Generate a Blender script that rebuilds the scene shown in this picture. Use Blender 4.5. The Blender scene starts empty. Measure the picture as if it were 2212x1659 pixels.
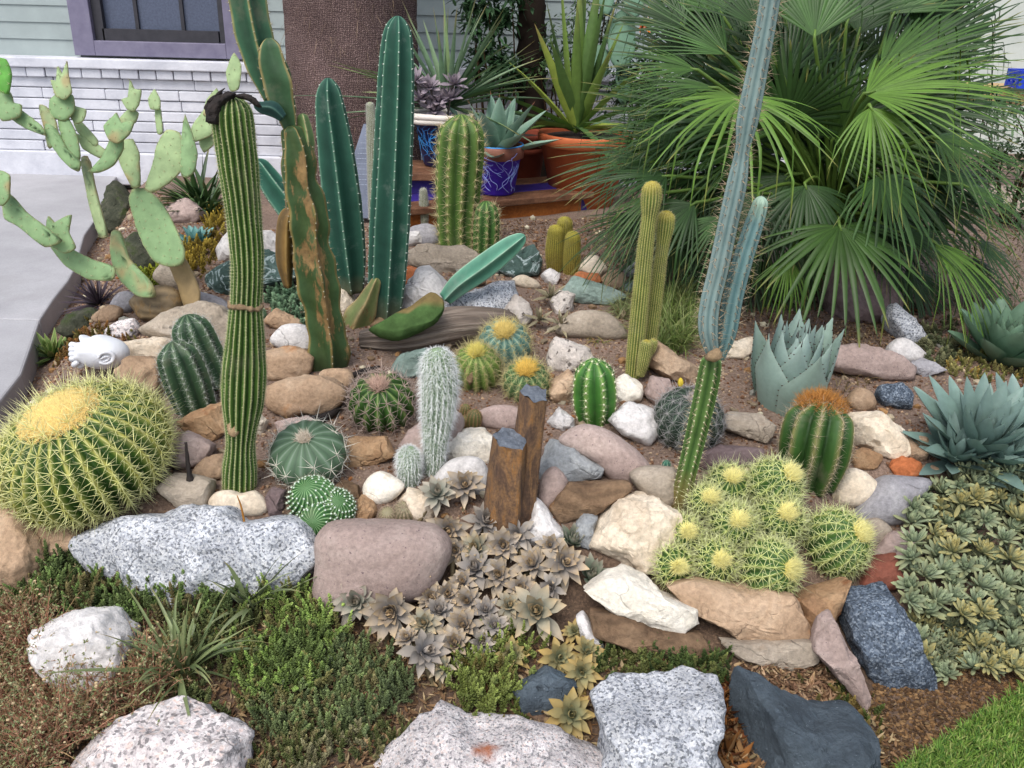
import bpy, bmesh, math, random
import numpy as np
from mathutils import Vector, Matrix, noise
random.seed(7)
rng = np.random.default_rng(7)
scene = bpy.context.scene
rad = math.radians

# ---------------------------------------------------------------- camera
PITCH, ROLL, FPX = 24.0, 1.5, 1995.0          # focal length in units of a 2212 wide picture
CAM = np.array((0.0, 0.0, 1.5))
cam_data = bpy.data.cameras.new('camera')
cam_data.sensor_width = 36.0
cam_data.lens = FPX / 2212 * 36.0
cam_data.clip_start = 0.05
cam_data.clip_end = 500
cam = bpy.data.objects.new('camera', cam_data)
scene.collection.objects.link(cam)
CM = Matrix.Rotation(rad(90 - PITCH), 3, 'X') @ Matrix.Rotation(rad(ROLL), 3, 'Z')
cam.matrix_world = Matrix.Translation(CAM.tolist()) @ CM.to_4x4()
scene.camera = cam
RM = np.array(CM)
RIGHT, UP, TOW = RM[:, 0], RM[:, 1], RM[:, 2]   # picture right, picture up, towards the viewer

# ---------------------------------------------------------------- light
world = bpy.data.worlds.new('World')
scene.world = world
world.use_nodes = True
wn = world.node_tree
sky = wn.nodes.new('ShaderNodeTexSky')
sky.sky_type = 'NISHITA'
sky.sun_disc = False
sky.sun_elevation = rad(58)
sky.sun_rotation = rad(205)
sky.dust_density = 3.0
sky.air_density = 1.0
bg = wn.nodes['Background']
hsv = wn.nodes.new('ShaderNodeHueSaturation')       # thin overcast: a paler sky than clear blue
hsv.inputs['Saturation'].default_value = 0.62
wn.links.new(sky.outputs[0], hsv.inputs['Color'])
wn.links.new(hsv.outputs[0], bg.inputs[0])
bg.inputs[1].default_value = 0.13
sun_data = bpy.data.lights.new('sun', 'SUN')
sun_data.energy = 1.0
sun_data.angle = rad(35)
sun_data.color = (1.0, 0.97, 0.93)
sun = bpy.data.objects.new('sun', sun_data)
scene.collection.objects.link(sun)
_el, _az = rad(58), rad(205)
_sd = Vector((math.sin(_az) * math.cos(_el), math.cos(_az) * math.cos(_el), math.sin(_el)))
sun.rotation_euler = (-_sd).to_track_quat('-Z', 'Y').to_euler()
scene.view_settings.view_transform = 'Standard'
scene.view_settings.look = 'None'
scene.view_settings.exposure = 0.94
scene.view_settings.gamma = 1.0
scene.render.engine = 'CYCLES'

# ---------------------------------------------------------------- terrain as a function
def sstep(a, b, x):
    t = min(1.0, max(0.0, (x - a) / (b - a)))
    return t * t * (3 - 2 * t)
HY = [1.30, 1.50, 1.84, 2.05, 2.80, 3.70, 5.20, 5.9, 6.3]
HZ = [0.0, 0.01, 0.11, 0.24, 0.31, 0.34, 0.34, 0.26, 0.12]
def edge_x(y):                                   # where the bed ends against the patio
    if y < 2.96: return -1.40 + (y - 1.5) / 1.46 * -0.30
    return -1.70 + (y - 2.96) / 3.24 * -0.95
def lin(x, xs, ys):
    if x <= xs[0]: return ys[0]
    for i in range(1, len(xs)):
        if x <= xs[i]:
            return ys[i-1] + (ys[i] - ys[i-1]) * (x - xs[i-1]) / (xs[i] - xs[i-1])
    return ys[-1]
def gz(x, y):
    yy = y - 0.28 * sstep(0.62, 1.0, x)
    b = lin(yy, HY, HZ)
    e = edge_x(y)
    s = sstep(e, e + 0.28, x)
    lo = min(b, 0.10)
    h = lo + (b - lo) * s
    if x > 2.2: h = h + (0.12 - h) * sstep(2.2, 3.6, x)
    n = noise.noise((x * 2.3, y * 2.3, 0.0)) * 0.012 + noise.noise((x * 8, y * 8, 3.0)) * 0.005
    return h + n * sstep(1.2, 1.7, y)
def ray(u, v):
    d = np.array(((u - 1106) / FPX, (829.5 - v) / FPX, -1.0))
    return RM @ d                                # depth along the camera axis grows by 1 per unit
def ground_t(u, v):
    d = ray(u, v)
    t = 0.9
    while t < 14:
        p = CAM + d * t
        if p[2] < gz(p[0], p[1]): break
        t += 0.03
    a, b = t - 0.03, t
    for _ in range(12):
        m = (a + b) / 2
        p = CAM + d * m
        if p[2] < gz(p[0], p[1]): b = m
        else: a = m
    return b
def P(u, v):
    return CAM + ray(u, v) * ground_t(u, v)
def Q(u, v, y):                                  # the point seen at (u, v) on the upright plane at distance y
    d = ray(u, v)
    return CAM + d * (y / d[1])
def depth_of(p):
    return float(-(p - CAM) @ TOW)
def px(p):                                       # metres per picture unit at a point
    return depth_of(p) / FPX

# ---------------------------------------------------------------- objects
COL = scene.collection
def tag(o, label=None, cat=None, group=None, kind=None):
    if label: o['label'] = label
    if cat: o['category'] = cat
    if group: o['group'] = group
    if kind: o['kind'] = kind
    return o
def thing(name, label, cat, loc, group=None):
    o = bpy.data.objects.new(name, None)
    o.empty_display_size = 0.05
    COL.objects.link(o)
    o.location = [float(c) for c in loc]
    return tag(o, label, cat, group)
def wloc(o):
    p = np.zeros(3)
    while o is not None:
        p = p + np.array(o.location)
        o = o.parent
    return p
def np_mesh(name, V, Fs, cols=None, smooth=True):
    V = np.asarray(V, dtype=np.float32)
    if not isinstance(Fs, (list, tuple)): Fs = [Fs]
    Fs = [np.asarray(f, dtype=np.int32) for f in Fs if len(f)]
    me = bpy.data.meshes.new(name)
    nl = sum(f.size for f in Fs)
    nf = sum(len(f) for f in Fs)
    me.vertices.add(len(V))
    me.vertices.foreach_set('co', V.ravel())
    me.loops.add(nl)
    me.loops.foreach_set('vertex_index', np.concatenate([f.ravel() for f in Fs]))
    me.polygons.add(nf)
    tot = np.concatenate([np.full(len(f), f.shape[1], dtype=np.int32) for f in Fs])
    st = np.concatenate([[0], np.cumsum(tot)[:-1]]).astype(np.int32)
    me.polygons.foreach_set('loop_start', st)
    me.polygons.foreach_set('loop_total', tot)
    me.polygons.foreach_set('use_smooth', np.full(nf, smooth, dtype=bool))
    me.update(calc_edges=True)
    me.validate()
    if cols is not None:
        cols = np.asarray(cols, dtype=np.float32)
        a = me.color_attributes.new('Col', 'FLOAT_COLOR', 'POINT')
        c4 = np.ones((len(V), 4), dtype=np.float32)
        c4[:, :3] = cols
        a.data.foreach_set('color', c4.ravel())
    return me
def part(name, V, Fs, mat, parent=None, cols=None, loc=None, smooth=True, label=None, cat=None, group=None, kind=None):
    """One mesh object from world-space arrays: a child of `parent`, or a thing of its own at `loc`."""
    V = np.asarray(V, dtype=np.float64)
    o0 = wloc(parent) if parent is not None else (np.zeros(3) if loc is None else np.asarray(loc))
    lo = np.zeros(3)
    if parent is not None and loc is not None:
        lo = np.asarray(loc) - o0
        o0 = np.asarray(loc)
    me = np_mesh(name, V - o0, Fs, cols, smooth)
    me.materials.append(mat)
    o = bpy.data.objects.new(name, me)
    COL.objects.link(o)
    if parent is not None:
        o.parent = parent
        o.location = lo.tolist()
    else:
        o.location = o0.tolist()
    return tag(o, label, cat, group, kind)
class MB:                                         # collects pieces of one mesh
    def __init__(s): s.V, s.F, s.C, s.n = [], {}, [], 0
    def add(s, V, Fs, col=None):
        V = np.asarray(V, float).reshape(-1, 3)
        if not isinstance(Fs, (list, tuple)): Fs = [Fs]
        for f in Fs:
            f = np.asarray(f, dtype=np.int64)
            if len(f): s.F.setdefault(f.shape[1], []).append(f + s.n)
        if col is None: col = (0.5, 0.5, 0.5)
        col = np.asarray(col, float)
        if col.ndim == 1: col = np.tile(col, (len(V), 1))
        s.V.append(V); s.C.append(col); s.n += len(V)
        return s
    def arrays(s):
        return np.concatenate(s.V), [np.concatenate(f) for f in s.F.values()], np.concatenate(s.C)
    def build(s, name, mat, parent=None, **k):
        V, F, C = s.arrays()
        return part(name, V, F, mat, parent, cols=C, **k)
BOXF = np.array([(0,1,3,2),(4,6,7,5),(0,4,5,1),(2,3,7,6),(0,2,6,4),(1,5,7,3)])
def box_arr(c, s, rz=0.0, R=None):
    v = np.array([(x, y, z) for x in (-.5, .5) for y in (-.5, .5) for z in (-.5, .5)]) * np.array(s)
    if R is None:
        R = np.array(Matrix.Rotation(rz, 3, 'Z'))
    return v @ R.T + np.array(c), BOXF
def bevel(o, w=0.004, seg=2):
    m = o.modifiers.new('bevel', 'BEVEL')
    m.width = w; m.segments = seg; m.limit_method = 'ANGLE'
    return o
def norm(a):
    a = np.asarray(a, float)
    return a / (np.linalg.norm(a, axis=-1, keepdims=True) + 1e-12)
def hexc(h, k=1.0):
    h = h.lstrip('#')
    r = np.array([int(h[i:i+2], 16) / 255 for i in (0, 2, 4)])
    r = np.where(r <= 0.04045, r / 12.92, ((r + 0.055) / 1.055) ** 2.4)
    return r * k

# ---------------------------------------------------------------- materials
def new_mat(name):
    m = bpy.data.materials.new(name)
    m.use_nodes = True
    nt = m.node_tree
    b = nt.nodes['Principled BSDF']
    return m, nt, b
def nd(nt, kind, **kw):
    n = nt.nodes.new('ShaderNode' + kind)
    for k, v in kw.items():
        if k.startswith('i_'): n.inputs[k[2:].replace('_', ' ')].default_value = v
        else: setattr(n, k, v)
    return n
def ramp(nt, stops, src, interp='LINEAR'):
    r = nd(nt, 'ValToRGB')
    r.color_ramp.interpolation = interp
    e = r.color_ramp.elements
    while len(e) < len(stops): e.new(0.5)
    for q, (p, c) in zip(e, stops):
        q.position = p
        c = np.atleast_1d(np.asarray(c, float))
        q.color = (*(c if len(c) == 3 else [c[0]] * 3), 1)
    nt.links.new(src, r.inputs[0])
    return r.outputs[0]
def mixc(nt, a, b, f, mode='MIX'):
    m = nd(nt, 'Mix', data_type='RGBA', blend_type=mode)
    for s, i in ((f, 0), (a, 6), (b, 7)):
        if hasattr(s, 'links'): nt.links.new(s, m.inputs[i])
        elif i == 0: m.inputs[0].default_value = s
        else: m.inputs[i].default_value = (*s, 1)
    return m.outputs[2]
def bump(nt, b, src, strength=0.3, dist=0.01):
    n = nd(nt, 'Bump')
    n.inputs['Strength'].default_value = strength
    n.inputs['Distance'].default_value = dist
    nt.links.new(src, n.inputs['Height'])
    nt.links.new(n.outputs[0], b.inputs['Normal'])
def obj_coord(nt, scale=1.0):
    tc = nd(nt, 'TexCoord')
    oi = nd(nt, 'ObjectInfo')
    m = nd(nt, 'VectorMath', operation='MULTIPLY_ADD')
    nt.links.new(oi.outputs['Random'], m.inputs[0])
    m.inputs[1].default_value = (31.7, 17.3, 53.1)
    nt.links.new(tc.outputs['Object'], m.inputs[2])
    return m.outputs[0], oi.outputs['Random']
def tex_noise(nt, vec, scale, detail=6, rough=0.6, dist=0.0):
    n = nd(nt, 'TexNoise')
    n.inputs['Scale'].default_value = scale
    n.inputs['Detail'].default_value = detail
    n.inputs['Roughness'].default_value = rough
    n.inputs['Distortion'].default_value = dist
    if vec is not None: nt.links.new(vec, n.inputs['Vector'])
    return n.outputs['Fac']
def vor(nt, vec, scale, out='Color', feature='F1'):
    n = nd(nt, 'TexVoronoi', feature=feature)
    n.inputs['Scale'].default_value = scale
    if vec is not None: nt.links.new(vec, n.inputs['Vector'])
    return n.outputs[out]
def vc_mat(name, rough=0.5, spec=0.35, amt=0.3, nsc=25, bmp=0.15, bsc=120, trans=0.0, sss=0.0, spots=None, tint=(.86, .84, .68), dust=None):
    """Plant tissue: colours carried by the mesh, broken up by two noises."""
    m, nt, b = new_mat(name)
    at = nd(nt, 'Attribute', attribute_name='Col')
    vec, rnd = obj_coord(nt)
    n1 = tex_noise(nt, vec, nsc, 6, 0.65)
    k = ramp(nt, [(0.25, 1 - amt), (0.75, 1 + amt)], n1)
    col = mixc(nt, at.outputs['Color'], k, 1.0, 'MULTIPLY')
    if tint: col = mixc(nt, col, tint, 1.0, 'MULTIPLY')
    if spots:
        sc_, th_, c_ = spots
        mp_ = nd(nt, 'Mapping'); mp_.inputs['Scale'].default_value = (1, 1, .35); nt.links.new(vec, mp_.inputs[0])
        n3 = tex_noise(nt, mp_.outputs[0], sc_, 8, 0.7)
        f = ramp(nt, [(th_, 0.0), (th_ + 0.04, 1.0)], n3)
        sc2 = ramp(nt, [(.3, np.array(c_)*.55), (.5, np.array(c_)), (.7, np.array(c_)*1.5)], tex_noise(nt, vec, 45, 6, .7))
        col = mixc(nt, col, sc2, f)
    if dust:
        dn = tex_noise(nt, vec, dust[0], 7, .7)
        col = mixc(nt, col, dust[2], ramp(nt, [(dust[1], 0.0), (dust[1] + .2, .55)], dn))
    nt.links.new(col, b.inputs['Base Color'])
    b.inputs['Roughness'].default_value = rough
    b.inputs['Specular IOR Level'].default_value = spec
    if sss:
        b.inputs['Subsurface Weight'].default_value = sss
        b.inputs['Subsurface Radius'].default_value = (0.004, 0.006, 0.002)
    if bmp: bump(nt, b, tex_noise(nt, vec, bsc, 4), bmp, 0.004)
    if trans:
        t = nd(nt, 'BsdfTranslucent')
        nt.links.new(col, t.inputs[0])
        mx = nd(nt, 'MixShader')
        mx.inputs[0].default_value = trans
        out = nt.nodes['Material Output']
        nt.links.new(b.outputs[0], mx.inputs[1]); nt.links.new(t.outputs[0], mx.inputs[2])
        nt.links.new(mx.outputs[0], out.inputs[0])
    return m
def rock_mat(name, c1, c2, c3, sc=7, gran=None, gsc=140, spk=None, bmp=0.5, rough=0.85, vein=None, stain=None, layers=0, cracks=True):
    m, nt, b = new_mat(name)
    vec, rnd = obj_coord(nt)
    n1 = tex_noise(nt, vec, sc, 9, 0.68, 0.6)
    col = ramp(nt, [(0.30, hexc(c1)), (0.5, hexc(c2)), (0.70, hexc(c3))], n1)
    nf = tex_noise(nt, vec, 90, 6, 0.7)
    col = mixc(nt, col, ramp(nt, [(0.3, 0.72), (0.7, 1.22)], nf), 1.0, 'MULTIPLY')
    if layers:
        w = nd(nt, 'TexWave', bands_direction='Z')
        w.inputs['Scale'].default_value = layers
        w.inputs['Distortion'].default_value = 9
        w.inputs['Detail'].default_value = 4
        w.inputs['Detail Scale'].default_value = 1.2
        nt.links.new(vec, w.inputs['Vector'])
        col = mixc(nt, col, ramp(nt, [(0.0, 0.72), (0.6, 1.1)], w.outputs['Fac']), 0.7, 'MULTIPLY')
    if gran:
        v = vor(nt, vec, gsc)
        s = nd(nt, 'SeparateColor'); nt.links.new(v, s.inputs[0])
        # mineral grains of two sizes
        wob = tex_noise(nt, vec, gsc * 0.7, 3, 0.6)
        f = nd(nt, 'Math', operation='ADD'); nt.links.new(s.outputs[0], f.inputs[0])
        f2 = nd(nt, 'Math', operation='MULTIPLY_ADD'); nt.links.new(wob, f2.inputs[0]); f2.inputs[1].default_value = 0.9; f2.inputs[2].default_value = -0.45
        nt.links.new(f2.outputs[0], f.inputs[1])
        g = ramp(nt, gran, f.outputs[0], 'LINEAR')
        col = mixc(nt, col, g, 0.66)
        fine = vor(nt, vec, gsc * 2.3)
        sf = nd(nt, 'SeparateColor'); nt.links.new(fine, sf.inputs[0])
        col = mixc(nt, col, ramp(nt, [(.0, .55), (.25, .9), (1.0, 1.12)], sf.outputs[0]), 0.8, 'MULTIPLY')
        big = tex_noise(nt, vec, 14, 3)
        col = mixc(nt, col, ramp(nt, [(0.35, 0.75), (0.65, 1.15)], big), 1.0, 'MULTIPLY')
    if spk:
        c, scs, th = spk
        v = tex_noise(nt, vec, scs, 2, 0.5)
        col = mixc(nt, col, hexc(c), ramp(nt, [(th, 0.0), (th + 0.03, 1.0)], v))
    if vein:
        c, scv, wd = vein
        nv = tex_noise(nt, vec, scv, 5, 0.6, 1.5)
        d = nd(nt, 'Math', operation='SUBTRACT'); nt.links.new(nv, d.inputs[0]); d.inputs[1].default_value = 0.5
        a = nd(nt, 'Math', operation='ABSOLUTE'); nt.links.new(d.outputs[0], a.inputs[0])
        col = mixc(nt, col, hexc(c), ramp(nt, [(0.0, 0.85), (wd, 0.0)], a.outputs[0]))
    if stain:
        c, scs, th = stain
        v = tex_noise(nt, vec, scs, 6, 0.6)
        col = mixc(nt, col, hexc(c), ramp(nt, [(th, 0.0), (th + 0.12, 0.85)], v))
    # fractures: warped cell edges, open only here and there
    wv = nd(nt, 'TexNoise'); wv.inputs['Scale'].default_value = 7; wv.inputs['Detail'].default_value = 5; nt.links.new(vec, wv.inputs['Vector'])
    wa = nd(nt, 'VectorMath', operation='MULTIPLY_ADD'); nt.links.new(wv.outputs['Color'], wa.inputs[0]); wa.inputs[1].default_value = (.16, .16, .16); nt.links.new(vec, wa.inputs[2])
    ce = vor(nt, wa.outputs[0], 7.5, 'Distance', 'DISTANCE_TO_EDGE')
    cm = ramp(nt, [(.55, 0.0), (.68, 1.0)], tex_noise(nt, vec, 8, 3))
    ck = nd(nt, 'Math', operation='MULTIPLY'); nt.links.new(ramp(nt, [(0.0, 1.0), (.022, 0.0)], ce), ck.inputs[0]); nt.links.new(cm, ck.inputs[1])
    if cracks: col = mixc(nt, col, tuple(hexc(c1) * .45), ck.outputs[0])
    hs = nd(nt, 'HueSaturation')
    rr = nd(nt, 'MapRange'); nt.links.new(rnd, rr.inputs[0]); rr.inputs[3].default_value = 0.85; rr.inputs[4].default_value = 1.15
    nt.links.new(rr.outputs[0], hs.inputs['Value']); nt.links.new(col, hs.inputs['Color'])
    nt.links.new(hs.outputs[0], b.inputs['Base Color'])
    b.inputs['Roughness'].default_value = rough
    b.inputs['Specular IOR Level'].default_value = 0.25
    h = nd(nt, 'Math', operation='ADD')
    nt.links.new(tex_noise(nt, vec, 35, 9, 0.7), h.inputs[0]); nt.links.new(nf, h.inputs[1])
    if cracks:
        h2 = nd(nt, 'Math', operation='MULTIPLY_ADD'); nt.links.new(ck.outputs[0], h2.inputs[0]); h2.inputs[1].default_value = -1.2; nt.links.new(h.outputs[0], h2.inputs[2])
        bump(nt, b, h2.outputs[0], bmp, 0.012)
    else:
        bump(nt, b, h.outputs[0], bmp, 0.012)
    return m
def plain_mat(name, c1, c2, sc=20, rough=0.6, bmp=0.2, spec=0.4, bsc=None):
    m, nt, b = new_mat(name)
    vec, rnd = obj_coord(nt)
    n = tex_noise(nt, vec, sc, 8, 0.65)
    col = ramp(nt, [(0.3, hexc(c1)), (0.7, hexc(c2))], n)
    nt.links.new(col, b.inputs['Base Color'])
    b.inputs['Roughness'].default_value = rough
    b.inputs['Specular IOR Level'].default_value = spec
    if bmp: bump(nt, b, tex_noise(nt, vec, bsc or sc * 4, 6), bmp, 0.006)
    return m
# ---------------------------------------------------------------- shape generators
_ico = {}
def ico(sub):
    if sub not in _ico:
        bm = bmesh.new()
        bmesh.ops.create_icosphere(bm, subdivisions=sub, radius=1.0)
        bm.verts.ensure_lookup_table()
        V = np.array([v.co[:] for v in bm.verts]); F = np.array([[v.index for v in f.verts] for f in bm.faces])
        bm.free(); _ico[sub] = (V, F)
    return _ico[sub]
def smooth_closed(poly, k, per=8):
    """Closed outline, corners rounded by k (0 = as drawn, 1 = fully curved)."""
    p = np.asarray(poly, float); n = len(p); out = []
    for i in range(n):
        a, b, c, d = p[i-1], p[i], p[(i+1) % n], p[(i+2) % n]
        for j in range(per):
            t = j / per
            cr = 0.5 * ((2*b) + (c-a)*t + (2*a-5*b+4*c-d)*t*t + (-a+3*b-3*c+d)*t**3)
            out.append(cr * k + (b + (c-b)*t) * (1-k))
    return np.array(out)
def radial(poly, th):
    c = poly.mean(0)
    # area centroid
    x, y = poly[:, 0], poly[:, 1]; x1, y1 = np.roll(x, -1), np.roll(y, -1)
    cr = x*y1 - x1*y; A = cr.sum()
    if abs(A) > 1e-6: c = np.array((((x+x1)*cr).sum(), ((y+y1)*cr).sum())) / (3*A)
    a, b = poly - c, np.roll(poly, -1, 0) - c
    d = np.stack((np.cos(th), np.sin(th)), 1)
    r = np.full(len(th), 1e-3)
    for p, q in zip(a, b):
        e = q - p
        den = d[:, 0]*e[1] - d[:, 1]*e[0]
        with np.errstate(divide='ignore', invalid='ignore'):
            t = (p[0]*e[1] - p[1]*e[0]) / den
            s = (p[0]*d[:, 1] - p[1]*d[:, 0]) / den
        ok = (t > 0) & (s >= -1e-6) & (s <= 1 + 1e-6) & np.isfinite(t)
        r = np.where(ok & (t > r), t, r)
    return c, r
def blob(poly, D, front, back, sub=4, e=0.75, rnd=0.4, cuts=(), nz=(0, 1), seed=0, facing=None):
    """A solid whose outline, seen from the front, follows poly (picture units); own distance, size and thickness."""
    U, F = ico(sub)
    pl = smooth_closed([(x, -y) for x, y in poly], rnd)
    S = U.copy()
    for n, k in cuts:
        n = norm(np.array(n)); ex = np.maximum(0, S @ n - k)
        S = S - ex[:, None] * n * 0.96
    th = np.arctan2(S[:, 1], S[:, 0])
    c, r = radial(pl, th)
    rho = np.hypot(S[:, 0], S[:, 1])
    k = D / FPX
    rr = r * np.power(np.maximum(rho, 1e-6), e) * k
    size = r.mean() * k
    zz = np.sign(S[:, 2]) * np.abs(S[:, 2]) ** e
    zz = np.where(zz > 0, zz * front, zz * back)
    L = np.stack((rr * np.cos(th), rr * np.sin(th), zz), 1)
    amp, fr = nz
    if amp:
        off = Vector((seed * 7.1, seed * 3.3, seed * 1.7))
        dn = norm(L / np.array((size, size, max(front, 1e-4))))
        q = (L / size * fr).tolist()
        d = np.array([noise.fractal(Vector(p) + off, 0.75, 2.1, 6) for p in q])
        d2 = np.array([noise.ridged_multi_fractal(Vector(p) * 0.7 + off, 1.0, 2.0, 3, 1.0, 2.0) for p in q]) - 1.0
        L = L + dn * ((d * amp + d2 * amp * 0.35) * size)[:, None]
    C = CAM + ray(c[0] + 0.0, -c[1]) * D
    if facing is None:
        R_, U_, T_ = RIGHT, UP, TOW
    else:
        R_, U_, T_ = facing
    W = C + L[:, :1] * R_ + L[:, 1:2] * U_ + L[:, 2:] * T_
    return W, F, C, rho, S
def resample(pts, n):
    """Catmull-Rom through rows of numbers, n even samples along the first three."""
    p = np.asarray(pts, float)
    if len(p) == 2: p = np.array([p[0], (p[0]+p[1])/2, p[1]])
    q = np.vstack([2*p[0]-p[1], p, 2*p[-1]-p[-2]])
    out = []
    for i in range(1, len(q)-2):
        a, b, c, d = q[i-1], q[i], q[i+1], q[i+2]
        for t in np.linspace(0, 1, 24, endpoint=False):
            out.append(0.5*((2*b)+(c-a)*t+(2*a-5*b+4*c-d)*t*t+(-a+3*b-3*c+d)*t**3))
    out.append(q[-2]); out = np.array(out)
    s = np.concatenate([[0], np.cumsum(np.linalg.norm(np.diff(out[:, :3], axis=0), axis=1))])
    ss = np.linspace(0, s[-1], n)
    return np.stack([np.interp(ss, s, out[:, k]) for k in range(p.shape[1])], 1), s[-1]
def frames(C, ref):
    T = norm(np.gradient(C, axis=0))
    N = np.zeros_like(C); n = np.asarray(ref, float)
    for i in range(len(C)):
        n = n - T[i] * (n @ T[i]); n = n / (np.linalg.norm(n)+1e-9); N[i] = n
    return T, N, np.cross(T, N)
def stem(pts, ribs=8, depth=0.2, sharp=False, seg=6, n=60, dome=1.0, foot=0.0, phase=0.0, wob=0.0, twist=0.0, seed=0, ref=None, spacing=None, start=0.0):
    """Ribbed succulent stem along rows (x, y, z, r). Returns verts, faces, ridge factor, height fraction, areoles."""
    A, length = resample(pts, n)
    C, R = A[:, :3], A[:, 3].copy()
    s = np.linspace(0, length, n)
    if dome:
        # denser rings towards the tip so that the dome is round
        ss = length * (1 - (1 - np.linspace(0, 1, n)) ** 1.6)
        A = np.stack([np.interp(ss, s, A[:, k]) for k in range(4)], 1); s = ss
        C, R = A[:, :3], A[:, 3].copy()
        dl = dome * R[-1]
        f = np.clip((length - s) / dl, 0, 1)
        R = R * np.sqrt(np.clip(1 - (1 - f) ** 2, 1e-5, 1))
    if foot:
        f = np.clip(s / (foot * R[n//3]), 0, 1)
        R = R * np.sqrt(np.clip(1 - (1 - f) ** 2, 0.02, 1))
    T, N, B = frames(C, TOW if ref is None else ref)
    m = max(ribs * seg, 12)
    ph = np.arange(m) / m * 2 * np.pi
    if ribs:
        x = ribs * ph / 2
        g = 1 - np.abs(np.sin(x)) if sharp else np.abs(np.cos(x))
        if sharp: g = g ** 1.25
    else:
        g = np.ones(m)
    fac = 1 - depth * (1 - g)
    tw = phase + twist * s
    ang = ph[None, :] + tw[:, None]
    rad_ = R[:, None] * fac[None, :]
    if wob:
        rs = np.random.default_rng(seed)
        k1, k2 = rs.uniform(20, 45), rs.uniform(0, 6)
        rad_ = rad_ * (1 + wob * np.sin(s * k1 + k2)[:, None] * 0.6 + wob * np.sin(s[:, None] * 61 + 3 * ph[None, :]))
    V = C[:, None, :] + rad_[..., None] * (np.cos(ang)[..., None] * N[:, None, :] + np.sin(ang)[..., None] * B[:, None, :])
    i, j = np.meshgrid(np.arange(n-1), np.arange(m), indexing='ij')
    F = np.stack([i*m + j, i*m + (j+1) % m, (i+1)*m + (j+1) % m, (i+1)*m + j], -1).reshape(-1, 4)
    VV = np.vstack([V.reshape(-1, 3), C[-1:] + T[-1:] * R[-1] * 0.2, C[:1]])
    top = np.array([((n-1)*m + j, (n-1)*m + (j+1) % m, n*m) for j in range(m)])
    bot = np.array([((j+1) % m, j, n*m + 1) for j in range(m)])
    G = np.concatenate([np.tile(g, n), [1, 1]])
    H = np.concatenate([np.repeat(s / length, m), [1, 0]])
    ar = None
    if spacing:
        k = int(length / spacing)
        rs = np.random.default_rng(seed + 5)
        out = []
        nr = max(ribs, 1)
        for q in range(nr):
            a = 2 * np.pi * q / nr
            sj = (np.arange(k) + 0.5 + (0.5 if q % 2 else 0) + rs.uniform(-.15, .15, k)) * spacing
            sj = sj[(sj < length * 0.995) & (sj > start * length)]
            for sv in sj:
                c = np.array([np.interp(sv, s, C[:, d]) for d in range(3)])
                t_ = norm(np.array([np.interp(sv, s, T[:, d]) for d in range(3)]))
                n_ = norm(np.array([np.interp(sv, s, N[:, d]) for d in range(3)]))
                b_ = np.cross(t_, n_)
                w = a + phase + twist * sv
                o = np.cos(w) * n_ + np.sin(w) * b_
                r_ = np.interp(sv, s, R)
                dr = (np.interp(sv + 0.002, s, R) - np.interp(sv - 0.002, s, R)) / 0.004
                nn = norm(o - t_ * np.clip(dr, -4, 4))
                out.append((c + o * r_ * 0.995, nn, t_, sv / length))
        ar = (np.array([o[0] for o in out]), np.array([o[1] for o in out]), np.array([o[2] for o in out]), np.array([o[3] for o in out])) if out else None
    return VV, [F, top, bot], G, H, ar
def spines(ar, nrad=8, L=0.02, ncen=1, ang=70, w=0.0007, jit=0.25, cols=('#d8c9a0', '#a07040'), seed=1, lenvar=0.25, droop=0.0, grow=None, sides=3):
    P_, N_, T_, H_ = ar
    rs = np.random.default_rng(seed)
    T_ = norm(T_ - N_ * (T_ * N_).sum(1, keepdims=True)); S_ = np.cross(N_, T_)
    V, C = [], []
    k = nrad + ncen
    c0, c1 = hexc(cols[0]), hexc(cols[1])
    for i in range(k):
        n = len(P_)
        if i < nrad:
            b = 2*np.pi*(i + rs.uniform(-.3, .3, n)) / max(nrad, 1) + 0.4
            a = rad(ang) + rs.normal(0, jit * 0.6, n)
            ln = L * (1 + rs.uniform(-lenvar, lenvar, n))
        else:
            b = rs.uniform(0, 6.28, n); a = np.abs(rs.normal(0.15, jit, n)); ln = L * 1.25 * (1 + rs.uniform(-lenvar, lenvar, n))
        if grow is not None: ln = ln * grow(H_)
        d = N_ * np.cos(a)[:, None] + (T_ * np.cos(b)[:, None] + S_ * np.sin(b)[:, None]) * np.sin(a)[:, None]
        if droop: d = norm(d + np.array((0, 0, -droop)) * rs.uniform(.6, 1.4, n)[:, None])
        u = norm(np.cross(d, rs.normal(size=(n, 3)))); v = np.cross(d, u)
        base = []
        for q in range(sides):
            f = 2*np.pi*q/sides
            base.append(P_ + (u*np.cos(f) + v*np.sin(f)) * w - d * w)
        tip = P_ + d * ln[:, None]
        V.append(np.stack(base + [tip], 1))
        sh = rs.uniform(.75, 1.2, (n, 1, 1))
        cc = np.stack([np.tile(c0, (n, 1))] * sides + [np.tile(c1, (n, 1))], 1) * sh
        C.append(cc)
    V = np.concatenate(V).reshape(-1, 3); C = np.concatenate(C).reshape(-1, 3)
    m = len(V) // (sides + 1)
    o = np.arange(m)[:, None] * (sides + 1)
    F = np.concatenate([o + np.array([[q, (q+1) % sides, sides]]) for q in range(sides)])
    return V, F, C
def dots(ar, r=0.002, col='#e9e6cf', seed=0, keep=None):
    """Small felt cushions at the areoles."""
    U, F = ico(1)
    P_ = ar[0]; n = len(P_)
    V = (P_[:, None, :] + U[None] * r).reshape(-1, 3)
    FF = (np.arange(n)[:, None, None] * len(U) + F[None]).reshape(-1, 3)
    return V, FF, np.tile(hexc(col), (len(V), 1))
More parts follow.
